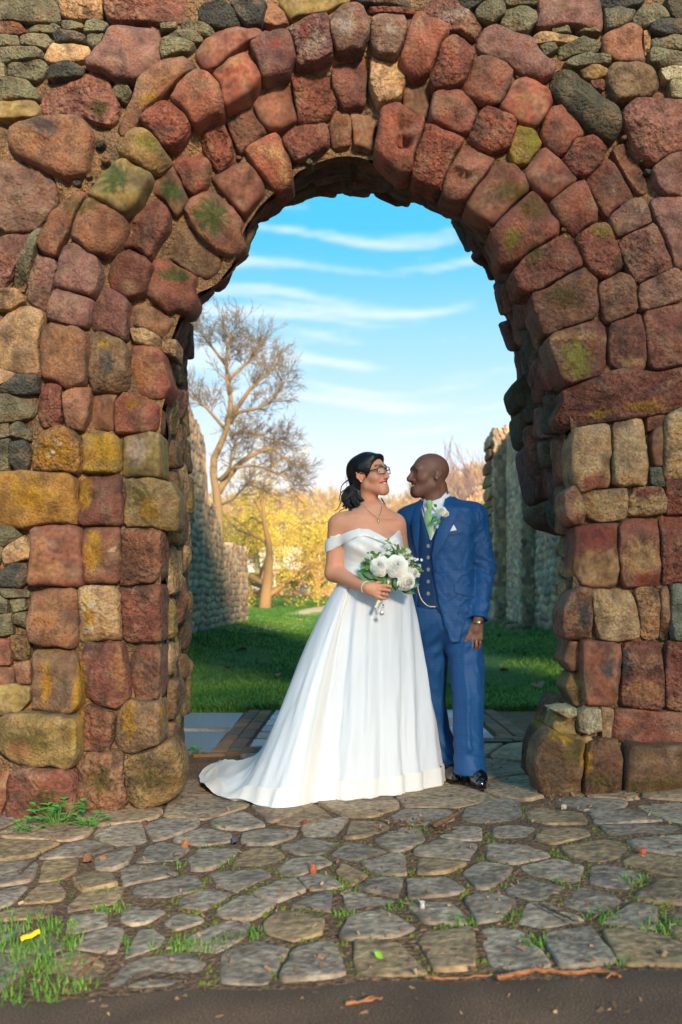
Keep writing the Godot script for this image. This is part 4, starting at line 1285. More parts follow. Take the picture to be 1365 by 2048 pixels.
func build_ruins() -> void:
	var tones := [lin(160, 132, 104), lin(182, 148, 112), lin(134, 114, 96), lin(166, 126, 102), lin(146, 132, 108), lin(194, 164, 124)]
	var left_top := func(t: float) -> float:
		var d := 9.0 + 17.5 * t
		var h := 4.9
		if d > 16.0: h = lerpf(4.9, 4.2, (d - 16.0) / 1.9)
		if d > 17.9: h = lerpf(4.2, 3.95, (d - 17.9) / 1.2)
		if d > 19.1: h = lerpf(3.95, 2.75, clampf((d - 19.1) / 0.5, 0, 1))
		if d > 20.6: h = lerpf(2.75, 2.0, clampf((d - 20.6) / 1.6, 0, 1))
		if d > 23.0: h = lerpf(2.0, 2.15, clampf((d - 23.0) / 0.4, 0, 1))
		return h + 0.22 * noise2.get_noise_1d(d * 1.7)
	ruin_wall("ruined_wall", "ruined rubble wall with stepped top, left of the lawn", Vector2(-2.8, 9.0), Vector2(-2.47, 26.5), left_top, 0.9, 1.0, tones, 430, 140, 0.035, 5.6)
	# sandstone facing on the tall part of the left wall is coursed; the right wall ends in two piers
	var right_top := func(t: float) -> float:
		var d := 9.0 + 19.6 * t
		return 5.2 + 0.25 * noise2.get_noise_1d(d * 1.3) + (0.35 if d > 27.0 else 0.0)
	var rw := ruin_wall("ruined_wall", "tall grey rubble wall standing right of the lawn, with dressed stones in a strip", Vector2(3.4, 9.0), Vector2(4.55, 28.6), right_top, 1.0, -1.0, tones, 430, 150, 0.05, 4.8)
	# piers standing proud of the right wall
	for q in [[26.9, 28.7, 0.35, 5.5], [21.2, 22.6, 0.3, 4.6]]:
		var g := Bag.new()
		var d0: float = q[0]
		var d1: float = q[1]
		var face := -1.0
		for u in 40:
			for v in 110:
				# U-shaped section: front return, long face, rear return
				var t := u / 39.0
				var w: float = q[2]
				var px: float
				var d: float
				if t < 0.3:
					px = -w * t / 0.3
					d = d0
				elif t < 0.7:
					px = -w
					d = lerpf(d0, d1, (t - 0.3) / 0.4)
				else:
					px = -w * (1.0 - (t - 0.7) / 0.3)
					d = d1
				var x := lerpf(3.4, 4.55, (d - 9.0) / 19.6)
				var y: float = -0.3 + (q[3] + 0.3) * v / 109.0
				var lump := 0.06 * noise2.get_noise_2d(u * 0.35, y * 2.6) + 0.05 * noise.get_noise_2d(u * 0.5, y * 6.0)
				g.v.append(Vector3(x + px - lump, y, -d + (lump if t < 0.3 else 0.0)) - rw.position)
				var k := int(fposmod(noise.get_noise_2d(floorf(u / 4.0) * 3.7, floorf(y * 5.0) * 1.3) * 9.0, 1.0) * 6.0)
				g.c.append(tones[k % 6] * (1.0 + 0.3 * noise2.get_noise_2d(u, y * 3.0)))
		g.grid(0, 40, 110, false)
		part("buttress", commit(g, Vector3(-1, 0, 0.5)), mats.plain, rw)
	# dressed stones up the corner, picked out one by one
	var y := 0.9
	while y < 5.3:
		var hh := rng.randf_range(0.2, 0.38)
		var y0 := y
		var poly := PackedVector2Array([Vector2(0, y0), Vector2(0.72 + rng.randf_range(-0.1, 0.15), y0), Vector2(0.72 + rng.randf_range(-0.1, 0.15), y0 + hh * 0.93), Vector2(0.02, y0 + hh * 0.93)])
		var place := func(u: float, v: float, h: float) -> Vector3: return Vector3(4.42 - 0.02 * u - 0.37 - h, v, -27.0 - u * 1.9) - rw.position
		var rgb: Array = STONE_RGB[["t", "o", "K", "t", "k"][rng.randi() % 5]]
		if y > 2.0 or y < 1.4: part("dressed_stone", stone_mesh(poly, place, 0.05, 0.3, lin(rgb[0], rgb[1], rgb[2]), false, 3000 + int(y * 50), 16), mats.rough_sandstone, rw)
		y += hh
	# a second ruin further back, in the sun
	var far_top := func(t: float) -> float: return lerpf(5.2, 5.9, t) + 0.9 * noise.get_noise_1d(t * 4.0 + 3.0) + 0.5 * noise2.get_noise_1d(t * 9.0) - (2.0 if t < 0.08 else 0.0)
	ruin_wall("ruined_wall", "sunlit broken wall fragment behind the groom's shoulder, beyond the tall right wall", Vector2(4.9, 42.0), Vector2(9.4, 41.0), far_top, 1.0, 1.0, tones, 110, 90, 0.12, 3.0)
	# loose stones along the foot of the right wall
	for k in 10:
		var d := 19.5 + k * 0.95
		var x := lerpf(3.4, 4.55, (d - 9.0) / 19.6) - 0.5 - rng.randf() * 0.25
		var r := rng.randf_range(0.12, 0.28)
		var poly := PackedVector2Array()
		for e in 6: poly.append(Vector2(cos(TAU * e / 6.0) * r * rng.randf_range(0.8, 1.2), sin(TAU * e / 6.0) * r * rng.randf_range(0.7, 1.1)))
		var place := func(u: float, v: float, h: float) -> Vector3: return Vector3(u, h + 0.02, v)
		part("loose_stone", stone_mesh(poly, place, r * 0.5, 0.1, tones[k % 6], false, 3300 + k, 14), mats.rough_sandstone, rw, Vector3(x, ground_y(x, d) + 0.05, -d) - rw.position)

# ---------- trees
class Tree_:
	var wood := Bag.new()
	var twig := Bag.new()
	var tips := PackedVector3Array()

func grow(t: Tree_, p: Vector3, dir: Vector3, len_: float, r: float, level: int, o: Dictionary) -> void:
	var n := 4 if level < 2 else 3
	var pts := PackedVector3Array([p])
	var rad := PackedFloat32Array([r])
	var d := dir
	var r1: float = r * (0.62 if level < o.levels else 0.4)
	for k in n:
		var wild: float = o.wild * (0.3 if level == 0 else 1.0)
		d = (d + Vector3(rng.randf_range(-1, 1), rng.randf_range(-1, 1) + o.lift, rng.randf_range(-1, 1)) * wild).normalized()
		p += d * len_ / n
		pts.append(p)
		rad.append(lerpf(r, r1, float(k + 1) / n))
	if level <= 2: add_tube(t.wood, pts, rad, 8 if level == 0 else 6, o.bark)
	else: add_tube(t.twig, pts, rad, 3, o.twig_col.lerp(o.bark, 0.3) if level == 3 else o.twig_col)
	if level >= o.levels:
		t.tips.append(p)
		return
	var kids: int = o.kids[mini(level, o.kids.size() - 1)]
	for k in kids:
		var f := 1.0 if k == 0 else rng.randf_range(0.35, 1.0)
		var idx := clampi(int(f * n), 1, n)
		var start := pts[idx]
		var axis := d.cross(Vector3(rng.randf_range(-1, 1), rng.randf_range(-1, 1), rng.randf_range(-1, 1))).normalized()
		var ang: float = o.spread * rng.randf_range(0.5, 1.2) * (0.45 if k == 0 else 1.0)
		grow(t, start, d.rotated(axis, ang), len_ * o.shrink * rng.randf_range(0.75, 1.15), maxf(rad[idx] * (0.85 if k == 0 else 0.62), o.thin), level + 1, o)

func finish_tree(t: Tree_, called: String, label: String, category: String, where: Vector3, group: String, twig_m: Material, wood_m: Material) -> Node3D:
	var n := thing(called, label, category, where, group)
	part("trunk", commit(t.wood), wood_m, n)
	var c := part("crown", commit(t.twig), twig_m, n)
	return n

func leaves(tips: PackedVector3Array, per: int, spread: float, size: float, cols: Array) -> ArrayMesh:
	var g := Bag.new()
	for p in tips:
		for k in per:
			var q := p + Vector3(rng.randf_range(-1, 1), rng.randf_range(-1, 1), rng.randf_range(-1, 1)) * spread
			var a := Vector3(rng.randf_range(-1, 1), rng.randf_range(-1, 1), rng.randf_range(-1, 1)).normalized() * size * rng.randf_range(0.6, 1.3)
			var b := a.cross(Vector3(rng.randf_range(-1, 1), rng.randf_range(-1, 1), rng.randf_range(-1, 1)).normalized()) * 0.7
			var i := g.v.size()
			g.v.append_array([q - a, q + b, q + a, q - b])
			var c: Color = cols[rng.randi() % cols.size()]
			for e in 4: g.c.append(c)
			g.i.append_array([i, i + 1, i + 2, i, i + 2, i + 3])
	return commit(g, Vector3(0, 0, 1), false)

func build_trees() -> void:
	var bark := mat("bark", Color.WHITE, 0.95)
	bark.vertex_color_use_as_albedo = true
	grain(bark, mats.fine, 0.8, null, 1.0, mats.rough_h, 3.0)
	var tw: Material = mats.plain
	var leaf_m := mat("spring_leaf", Color.WHITE, 0.8)
	leaf_m.vertex_color_use_as_albedo = true
	leaf_m.backlight_enabled = true
	leaf_m.backlight = Color(0.6, 0.6, 0.6)
	# the tall bare tree behind the left wall: limbs laid out as seen, twigs grown on them
	rng.seed = 77
	var D := 45.0
	var root := at(432, 1235, D)
	root.y = -0.1
	var t := Tree_.new()
	var o := {"levels": 6, "lift": 0.12, "wild": 0.34, "kids": [3, 3, 3, 3, 3, 3], "spread": 0.7, "shrink": 0.72, "bark": lin(164, 134, 92), "twig_col": lin(124, 104, 78), "thin": 0.011}
	var limbs := [
		[[432,1235,0], [438,1080,0], [436,1000,0.2], [428,930,0.3], [447,885,0.4], [458,850,0.4], [464,800,0.2], [455,760,0.0], [452,720,-0.3], 0.33, 0.08],
		[[436,985,0], [470,930,-0.6], [500,905,-1.0], [535,890,-1.2], [560,905,-1.0], [590,930,-0.8], 0.22, 0.05],
		[[462,845,0], [480,830,0.6], [520,825,1.0], [550,810,1.3], [570,780,1.3], 0.15, 0.04],
		[[464,830,0], [490,800,0.4], [505,780,0.5], [530,760,0.6], [552,735,0.4], 0.16, 0.05],
		[[456,760,0], [480,735,-0.3], [500,710,-0.7], [510,690,-0.8], 0.13, 0.04],
		[[452,730,0], [432,705,0.4], [415,685,0.6], [405,670,0.8], 0.11, 0.03], [[455,745,0], [458,705,0.5], [470,675,0.9], 0.1, 0.03],
		[[452,860,0], [430,835,0.5], [410,815,0.8], [385,800,1.0], 0.13, 0.04], [[440,960,0], [462,940,0.5], [470,905,1.0], [490,890,1.3], 0.14, 0.04], [[470,935,0], [510,930,-0.4], [550,945,-0.2], [580,960,0], 0.1, 0.03], [[460,870,0], [490,860,-0.6], [530,868,-1.0], [565,880,-1.2], 0.11, 0.03],
		[[440,1010,0], [470,1000,0.6], [500,975,1.0], [530,985,1.2], 0.1, 0.03]]
	for L in limbs:
		var pts := []
		for k in L.size() - 2:
			pts.append(at(L[k][0], L[k][1], D) + Vector3(0, 0, L[k][2]) - root)
		var n := 16
		var line := curve(pts, n)
		var rad := PackedFloat32Array()
		for k in n:
			rad.append(0.8 * lerpf(L[L.size() - 2], L[L.size() - 1], pow(k / float(n - 1), 0.7)))
		add_tube(t.wood, line, rad, 8, o.bark)
		for k in range(5 if L[L.size() - 2] < 0.3 else 9, n):
			for e in (2 if k < n - 1 else 5):
				var dir := (line[k] - line[k - 1]).normalized()
				dir = (dir + Vector3(rng.randf_range(-1, 1), rng.randf_range(-0.5, 1.0), rng.randf_range(-1, 1)) * 0.9).normalized()
				grow(t, line[k], dir, rng.randf_range(0.5, 0.85), rad[k] * 0.34, 3, o)
	finish_tree(t, "bare_tree", "tall bare tree with sunlit trunk behind the left ruined wall", "tree", root, "", tw, bark)
	# the golden tree on the lawn
	rng.seed = 31
	var gold := {"levels": 5, "lift": 0.1, "wild": 0.3, "kids": [4, 4, 3, 3, 3], "spread": 0.95, "shrink": 0.8, "bark": lin(176, 136, 84), "twig_col": lin(196, 156, 66), "thin": 0.014}
	var spec := [
		[530, 1228, 55.0, 3.0, 0.36, "budding golden tree with a forked trunk on the sunlit lawn", 22, 0.065],
		[637, 1206, 74.0, 2.6, 0.3, "budding golden tree closest to the bride's arm on the far lawn", 18, 0.075],
		[470, 1212, 68.0, 3.0, 0.32, "budding golden tree half hidden by the end of the left ruined wall", 18, 0.075],
		[585, 1200, 110.0, 3.6, 0.4, "budding golden tree rising behind the houses, above the brick house", 14, 0.11],
		[680, 1200, 115.0, 3.6, 0.4, "budding golden tree behind the bride's shoulder", 14, 0.11],
		[520, 1200, 120.0, 3.6, 0.4, "budding golden tree behind the white house", 14, 0.11]]
	for s in spec:
		t = Tree_.new()
		var base := at(s[0], s[1], s[2])
		base.y = ground_y(base.x, s[2]) - 0.1
		grow(t, Vector3.ZERO, Vector3(rng.randf_range(-0.05, 0.05), 1, 0).normalized(), s[3], s[4], 0, gold)
		var tree := finish_tree(t, "golden_tree", s[5], "tree", base, "budding trees of the park", tw, bark)
		part("young_leaves", leaves(t.tips, s[6], 0.35, s[7], [lin(222, 194, 64), lin(210, 184, 60), lin(190, 174, 60), lin(228, 194, 84)]), leaf_m, tree)
	# sapling
	t = Tree_.new()
	var base := at(583, 1216, 62.0)
	base.y = ground_y(base.x, 62.0) - 0.05
	grow(t, Vector3.ZERO, Vector3.UP, 2.0, 0.06, 1, gold)
	finish_tree(t, "sapling", "thin young sapling on the sunlit lawn between two golden trees", "tree", base, "", tw, bark)
	# bare birches on the right
	var birch := {"levels": 5, "lift": 0.5, "wild": 0.2, "kids": [5, 4, 4, 3], "spread": 0.5, "shrink": 0.62, "bark": lin(190, 160, 130), "twig_col": lin(138, 110, 110), "thin": 0.014}
	var bi := 0
	for s in [[938, 58.0, 4.3], [962, 66.0, 5.2], [985, 60.0, 4.6], [915, 80.0, 5.0], [1000, 72.0, 5.4]]:
		rng.seed = 900 + bi
		t = Tree_.new()
		base = at(s[0], 1190, s[1])
		base.y = ground_y(base.x, s[1])
		grow(t, Vector3.ZERO, Vector3(rng.randf_range(-0.06, 0.06), 1, 0).normalized(), s[2], 0.14, 0, birch)
		finish_tree(t, "birch_tree", ["bare birch nearest the groom's head, above the broken wall", "bare birch in the middle of the birches behind the right ruins", "bare birch with pale trunk close to the tall right wall", "slender bare birch furthest left of the birches by the groom", "bare birch furthest right, its top beside the tall right wall"][bi], "tree", base, "bare birches behind the right ruins", tw, bark)
		bi += 1
	# wooded hill
	var g := Bag.new()
	for a in 80:
		for b in 40:
			var x := -220.0 + 440.0 * a / 79.0
			var d := 125.0 + 230.0 * b / 39.0
			g.v.append(Vector3(x, hill_y(x, d), -d))
			g.c.append(lin(150, 112, 70).lerp(lin(120, 100, 62), clampf(0.5 + noise.get_noise_2d(x * 0.1, d * 0.1), 0, 1)))
	g.grid(0, 80, 40, false)
	structure("hill", commit(g, Vector3.UP), mats.plain)
	rng.seed = 5
	var woods := {"levels": 4, "lift": 0.3, "wild": 0.25, "kids": [5, 5, 4, 3], "spread": 0.7, "shrink": 0.66, "bark": lin(184, 148, 98), "twig_col": lin(192, 158, 98), "thin": 0.05}
	t = Tree_.new()
	grow(t, Vector3.ZERO, Vector3.UP, 3.4, 0.22, 0, woods)
	append_bag(t.twig, t.wood)
	var mm := MultiMesh.new()
	mm.transform_format = MultiMesh.TRANSFORM_3D
	mm.use_colors = true
	mm.mesh = commit(t.twig)
	mm.instance_count = 620
	for k in 620:
		var d := rng.randf_range(128, 290)
		var x := rng.randf_range(-0.3, 0.34) * d
		var s := rng.randf_range(0.8, 1.35)
		mm.set_instance_transform(k, Transform3D(Basis(Vector3.UP, rng.randf() * TAU).scaled(Vector3.ONE * s), Vector3(x, hill_y(x, d) - 0.5, -d)))
		mm.set_instance_color(k, Color(1, 1, 1).lerp(Color(1.05, 0.9, 0.78), rng.randf()))
	var wood_o := MultiMeshInstance3D.new()
	wood_o.name = "far_wood"
	wood_o.multimesh = mm
	wood_o.material_override = mats.plain
	tag(wood_o, "far bare wood glowing orange on the hillside behind the couple", "wood", "", "stuff")
	add_child(wood_o)
	# unseen trees at the viewer's back, crowns placed and filled to filter the low sun
	rng.seed = 12
	var shade := {"levels": 4, "lift": 0.15, "wild": 0.25, "kids": [4, 4, 4, 3], "spread": 0.85, "shrink": 0.74, "bark": lin(120, 96, 70), "twig_col": lin(96, 80, 58), "thin": 0.02}
	var si := 0
	# [x, z, crown height, crown radius, how many leaves]
	for s in [[0.6, 15.0, 8.6, 2.5, 760], [5.5, 15.0, 9.0, 2.7, 1300], [10.6, 15.5, 9.0, 2.6, 640], [2.8, 19.5, 11.6, 2.7, 760], [8.4, 19.5, 11.8, 2.8, 760]]:
		t = Tree_.new()
		grow(t, Vector3.ZERO, Vector3(rng.randf_range(-0.05, 0.05), 1, 0).normalized(), s[2] * 0.38, 0.26, 0, shade)
		var tree := finish_tree(t, "leafy_tree", "leafy tree behind the viewpoint, number %s from the left as one turns round" % ["one", "two", "three", "four", "five"][si], "tree", Vector3(s[0], -0.1, s[1]), "trees behind the viewpoint", tw, bark)
		var tips := PackedVector3Array()
		for k in s[4]:
			var q := Vector3(rng.randf_range(-1, 1), rng.randf_range(-1, 1), rng.randf_range(-1, 1))
			if q.length() > 1.0: q = q.normalized() * rng.randf()
			tips.append(Vector3(0, s[2], 0) + q * s[3])
		part("leaves", leaves(tips, 1, 0.05, 0.15, [lin(70, 96, 40), lin(92, 112, 46)]), leaf_m, tree)
		si += 1

func append_bag(a: Bag, b: Bag) -> void:
	var n := a.v.size()
	a.v.append_array(b.v)
	a.c.append_array(b.c)
	a.uv.append_array(b.uv)
	for k in b.i: a.i.append(n + k)

func hill_y(x: float, d: float) -> float:
	var h := 0.6 + 20.0 * smoothstep(125.0, 270.0, d) + 3.0 * noise.get_noise_2d(x * 0.02, d * 0.02)
	h += 8.0 * smoothstep(0.0, 40.0, x - 0.0) * smoothstep(130.0, 220.0, d)
	return h * smoothstep(118.0, 150.0, d)

# ---------- houses and the things before them, across the park
func box_part(called: String, parent: Node3D, lo: Vector3, hi: Vector3, col: Color, m: Material) -> MeshInstance3D:
	var g := Bag.new()
	var h := (hi - lo) * 0.5
	add_box(g, -h, h, col)
	return part(called, commit(g, Vector3.ZERO, false), m, parent, (lo + hi) * 0.5)

func house(label: String, x: float, w: float, d: float, wall: Color, upper: Color, roof: Color, chimney_x: float) -> void:
	var y0 := ground_y(x, d) - 0.1
	var o := thing("house", label, "house", Vector3(x, y0, -d), "houses across the park")
	var pm: Material = mats.plain
	var dep := 7.0
	box_part("lower_wall", o, Vector3(-w / 2, 0, -dep), Vector3(w / 2, 2.6, 0), wall, pm)
	box_part("upper_wall", o, Vector3(-w / 2 + 0.01, 2.6, -dep), Vector3(w / 2 - 0.01, 5.0, -0.04), upper, pm)
	var g := Bag.new()
	for e in [-1.0, 1.0]:
		for q in [[0.35, 4.85], [-dep / 2, 7.4], [-dep - 0.35, 4.85]]:
			g.v.append(Vector3(e * (w / 2 + 0.25), q[1], q[0]))
			g.c.append(roof)
	g.i.append_array([0, 3, 4, 0, 4, 1, 1, 4, 5, 1, 5, 2, 0, 1, 2, 3, 5, 4])
	var r := part("roof", commit(g, Vector3.ZERO, false), pm, o)
	box_part("chimney", r, Vector3(chimney_x - 0.35, 6.6, -dep / 2 - 0.3), Vector3(chimney_x + 0.35, 8.3, -dep / 2 + 0.3), lin(150, 92, 72), pm)
	var glass := mat("house_glass", lin(70, 84, 96).linear_to_srgb(), 0.08)
	for q in [[-w * 0.25, 1.0, 1.7, 1.2], [-w * 0.25, 3.2, 1.7, 1.2], [w * 0.27, 3.2, 1.4, 1.2]]:
		var win := Node3D.new()
		win.name = "window"
		o.add_child(win, true)
		win.position = Vector3(q[0], q[1], 0.02)
		var hw: float = q[2] * 0.5
		for e in [[-hw - 0.08, -hw, 0.0, q[3]], [hw, hw + 0.08, 0.0, q[3]], [-0.04, 0.04, 0.0, q[3]], [-hw - 0.08, hw + 0.08, -0.08, 0.0], [-hw - 0.08, hw + 0.08, q[3], q[3] + 0.08]]:
			box_part("frame", win, Vector3(e[0], e[2], -0.05), Vector3(e[1], e[3], 0.05), lin(236, 234, 228), pm)
		box_part("pane", win, Vector3(-hw, 0, -0.06), Vector3(hw, q[3], 0.0), Color.WHITE, glass)
	var door := box_part("door", o, Vector3(w * 0.2, 0.05, -0.02), Vector3(w * 0.2 + 0.95, 2.1, 0.05), lin(90, 30, 32), pm)
	box_part("door_frame", o, Vector3(w * 0.2 - 0.12, 0.0, -0.02), Vector3(w * 0.2 - 0.005, 2.25, 0.07), lin(236, 234, 228), pm)
	box_part("porch", o, Vector3(w * 0.2 - 0.3, 2.3, 0.0), Vector3(w * 0.2 + 1.3, 2.45, 0.8), lin(220, 216, 208), pm)

func build_town() -> void:
	rng.seed = 64
	house("brick house with white upper storey and white window frames across the park", at(582, 1190, 96.0).x, 6.2, 96.0, lin(176, 106, 82), lin(226, 216, 202), lin(120, 84, 66), -2.0)
	house("white rendered house across the park, partly behind the left golden tree", at(478, 1190, 99.0).x, 6.4, 99.0, lin(228, 220, 206), lin(228, 220, 206), lin(110, 80, 66), 2.2)
	house("red brick house across the park, next to the bride's skirt", at(690, 1190, 94.0).x, 6.0, 94.0, lin(168, 98, 76), lin(180, 110, 86), lin(112, 78, 62), 1.8)
	# garden wall
	var gw := thing("garden_wall", "low brick garden wall along the far edge of the lawn", "wall", Vector3(-6.0, ground_y(-6, 84.0), -84.0))
	box_part("brickwork", gw, Vector3(-8, -0.1, -0.15), Vector3(9, 0.62, 0.15), lin(190, 140, 108), mats.plain)
	box_part("coping", gw, Vector3(-8.05, 0.62, -0.2), Vector3(9.05, 0.72, 0.2), lin(196, 176, 150), mats.plain)
	for k in 5: box_part("pier", gw, Vector3(-8.1 + k * 4.2, -0.1, -0.24), Vector3(-7.6 + k * 4.2, 0.95, 0.24), lin(180, 128, 98), mats.plain)
	# clipped bush: leaves over a round core
	var leaf_m: Material = mats.spring_leaf
	var bi := 0
	for s in [[592, 86.5, 1.15, 2.0, "rounded clipped green bush before the brick house"], [568, 87.5, 0.5, 2.6, "narrow upright green shrub beside the white window of the brick house"], [640, 87.0, 0.8, 1.6, "low dark green bush behind the garden wall near the bride"]]:
		var base := at(s[0], 1190, s[1])
		base.y = ground_y(base.x, s[1])
		var tips := PackedVector3Array()
		for k in 260:
			var a := rng.randf() * TAU
			var e := acos(rng.randf_range(-0.8, 1.0))
			var r := rng.randf_range(0.75, 1.0)
			tips.append(Vector3(sin(e) * cos(a) * s[2] * r, s[3] * 0.5 * (1.0 + cos(e) * r), sin(e) * sin(a) * s[2] * r))
		var b := thing("clipped_bush", s[4], "bush", base, "bushes in the front gardens")
		part("foliage", leaves(tips, 6, 0.16, 0.11, [lin(96, 116, 34), lin(128, 138, 44), lin(70, 96, 34)]), leaf_m, b)
		part("stem", tube_mesh([Vector3.ZERO, Vector3(0, s[3] * 0.6, 0)], 0.07, 0.04, 6, lin(110, 84, 60)), mats.plain, b)
		bi += 1
	# wheelie bin
	var base := at(612, 1190, 85.5)
	base.y = ground_y(base.x, 85.5)
	var bin := thing("wheelie_bin", "blue wheelie bin by the low garden wall", "bin", base)
	var g := Bag.new()
	for l in [[0.06, 0.2, 0.24], [0.95, 0.27, 0.33]]:
		for e in [[-1, -1], [1, -1], [1, 1], [-1, 1]]:
			g.v.append(Vector3(e[0] * l[1], l[0], e[1] * l[2]))
			g.c.append(lin(36, 70, 150))
	for e in 4: g.i.append_array([e, (e + 1) % 4, 4 + (e + 1) % 4, e, 4 + (e + 1) % 4, 4 + e])
	g.i.append_array([0, 2, 1, 0, 3, 2])
	part("body", commit(g, Vector3.ZERO, false), mats.plain, bin)
	box_part("lid", bin, Vector3(-0.3, 0.95, -0.37), Vector3(0.3, 1.05, 0.36), lin(30, 60, 136), mats.plain)
	for e in [-1, 1]:
		var wh := part("wheel", tube_mesh([Vector3(-0.03, 0, 0), Vector3(0.03, 0, 0)], 0.1, 0.1, 12, lin(30, 30, 30)), mats.plain, bin, Vector3(0.2 * e, 0.1, -0.26))
	# parked car, seen from the side
	base = at(503, 1190, 90.0)
	base.y = ground_y(base.x, 90.0)
	var car := thing("parked_car", "pale silver parked car before the white house", "car", base)
	var paint := mat("car_paint", lin(206, 204, 200).linear_to_srgb(), 0.3)
	var dark := mat("car_glass", lin(40, 46, 52).linear_to_srgb(), 0.1)
	var rows := []
	var prof := [[-2.05, 0.35, 0.72], [-1.95, 0.3, 0.92], [-1.1, 0.26, 1.0], [0.0, 0.25, 1.02], [1.1, 0.26, 1.0], [1.9, 0.3, 0.9], [2.05, 0.36, 0.7]]
	g = Bag.new()
	for p in prof:
		for q in [[-0.82, p[1]], [-0.86, 0.6], [-0.8, p[2]], [0.8, p[2]], [0.86, 0.6], [0.82, p[1]]]:
			g.v.append(Vector3(p[0], q[1], q[0]))
	for a in prof.size() - 1:
		for b in 6:
			var p := a * 6 + b
			var q := a * 6 + (b + 1) % 6
			g.i.append_array([p, p + 6, q + 6, p, q + 6, q])
	g.i.append_array([0, 1, 2, 0, 2, 3, 0, 3, 4, 0, 4, 5])
	var z := (prof.size() - 1) * 6
	g.i.append_array([z, z + 2, z + 1, z, z + 3, z + 2, z, z + 4, z + 3, z, z + 5, z + 4])
	part("body", commit(g), paint, car)
	g = Bag.new()
	for p in [[-1.15, 1.0, 0.76], [-0.65, 1.42, 0.62], [0.75, 1.44, 0.62], [1.5, 1.0, 0.76]]:
		g.v.append(Vector3(p[0], p[1], -p[2]))
		g.v.append(Vector3(p[0], p[1], p[2]))
	g.i.append_array([0, 1, 3, 0, 3, 2, 2, 3, 5, 2, 5, 4, 4, 5, 7, 4, 7, 6, 0, 2, 4, 0, 4, 6, 1, 5, 3, 1, 7, 5])
	part("window", commit(g, Vector3.ZERO, false), dark, car)
	box_part("roof", car, Vector3(-0.62, 1.42, -0.61), Vector3(0.72, 1.47, 0.61), Color.WHITE, paint)
	for e in [[-1.3, 0.78], [1.3, 0.78], [-1.3, -0.78], [1.3, -0.78]]:
		var wheel := part("wheel", tube_mesh([Vector3(0, 0, -0.1), Vector3(0, 0, 0.1)], 0.32, 0.32, 16, lin(26, 26, 26)), mats.plain, car, Vector3(e[0], 0.32, e[1]))
		part("rim", tube_mesh([Vector3(0, 0, -0.105), Vector3(0, 0, 0.105)], 0.18, 0.18, 12, lin(160, 160, 160)), mats.plain, wheel)
	for e in [-0.6, 0.6]:
		box_part("headlight", car, Vector3(-2.07, 0.62, e - 0.16), Vector3(-1.96, 0.76, e + 0.16), lin(230, 228, 220), mats.plain)

# ---------- soft shapes: distance fields meshed as surface nets
class Prim:
	var kind := 0        # 0 tapered capsule, 1 ellipsoid, 2 loft of rings, 3 prism over an outline
	var op := 0          # 0 join, 1 cut away, 2 keep only inside
	var k := 0.02
	var a: Vector3
	var b: Vector3
	var ra := 0.0
	var rb := 0.0
	var rot := Basis()   # to local
	var rings: Array = []
	var poly := PackedVector2Array()
	func d(p: Vector3) -> float:
		if kind == 0:
			var pa := p - a
			var ba := b - a
			var h := clampf(pa.dot(ba) / maxf(ba.length_squared(), 1e-9), 0.0, 1.0)
			return (pa - ba * h).length() - lerpf(ra, rb, h)
		if kind == 1:
			var q := rot * (p - a)
			var k0 := (q / b).length()
			var k1 := (q / (b * b)).length()
			return k0 * (k0 - 1.0) / maxf(k1, 1e-6) if k1 > 1e-6 else -minf(b.x, minf(b.y, b.z))
		if kind == 2:
			# rings: [y, cx, cz, rx, rz], from top to bottom
			var n := rings.size()
			var y := p.y
			var j := 0
			while j < n - 2 and y < rings[j + 1][0]:
				j += 1
			var r0: Array = rings[j]
			var r1: Array = rings[j + 1]
			var t: float = clampf((r0[0] - y) / maxf(r0[0] - r1[0], 1e-6), 0.0, 1.0)
			var e := t * t * (3.0 - 2.0 * t) * 0.5 + t * 0.5
			var q := Vector3(p.x - lerpf(r0[1], r1[1], e), 0, p.z - lerpf(r0[2], r1[2], e))
			q = rot * q
			var rx: float = lerpf(r0[3], r1[3], e)
			var rz: float = lerpf(r0[4], r1[4], e)
			var l := sqrt(q.x * q.x / (rx * rx) + q.z * q.z / (rz * rz))
			var side := (l - 1.0) * minf(rx, rz)
			var cap: float = maxf(y - rings[0][0], rings[n - 1][0] - y)
			return maxf(side, cap)
		# prism seen from the viewpoint's height axis: outline in su, between distances ra (near) and rb (far)
		var dd := -p.z
		var s := 2000.0 / dd
		var q2 := Vector2(682.5 + p.x * s, 1190.0 - (p.y - 1.0) * s)
		var best := 1e9
		var inside := false
		var m := poly.size()
		var j2 := m - 1
		for i2 in m:
			var e0 := poly[i2]
			var e1 := poly[j2]
			var w := q2 - e0
			var ed := e1 - e0
			var c := w - ed * clampf(w.dot(ed) / maxf(ed.length_squared(), 1e-9), 0.0, 1.0)
			best = minf(best, c.length_squared())
			if (e0.y > q2.y) != (e1.y > q2.y) and q2.x < ed.x * (q2.y - e0.y) / ed.y + e0.x:
				inside = not inside
			j2 = i2
		var r := sqrt(best) / s
		return maxf(-r if inside else r, maxf(ra - dd, dd - rb))

func cap(a: Vector3, b: Vector3, ra: float, rb: float, k := 0.02, op := 0) -> Prim:
	var p := Prim.new()
	p.a = a
	p.b = b
	p.ra = ra
	p.rb = rb
	p.k = k
	p.op = op
	return p

func ell(c: Vector3, r: Vector3, k := 0.02, rot := Basis(), op := 0) -> Prim:
	var p := Prim.new()
	p.kind = 1
	p.a = c
	p.b = r
	p.k = k
	p.rot = rot.inverse()
	p.op = op
	return p

func loft(rings: Array, yaw: float, k := 0.02) -> Prim:
	var p := Prim.new()
	p.kind = 2
	p.rings = rings
	p.rot = Basis(Vector3.UP, yaw).inverse()
	p.k = k
	return p

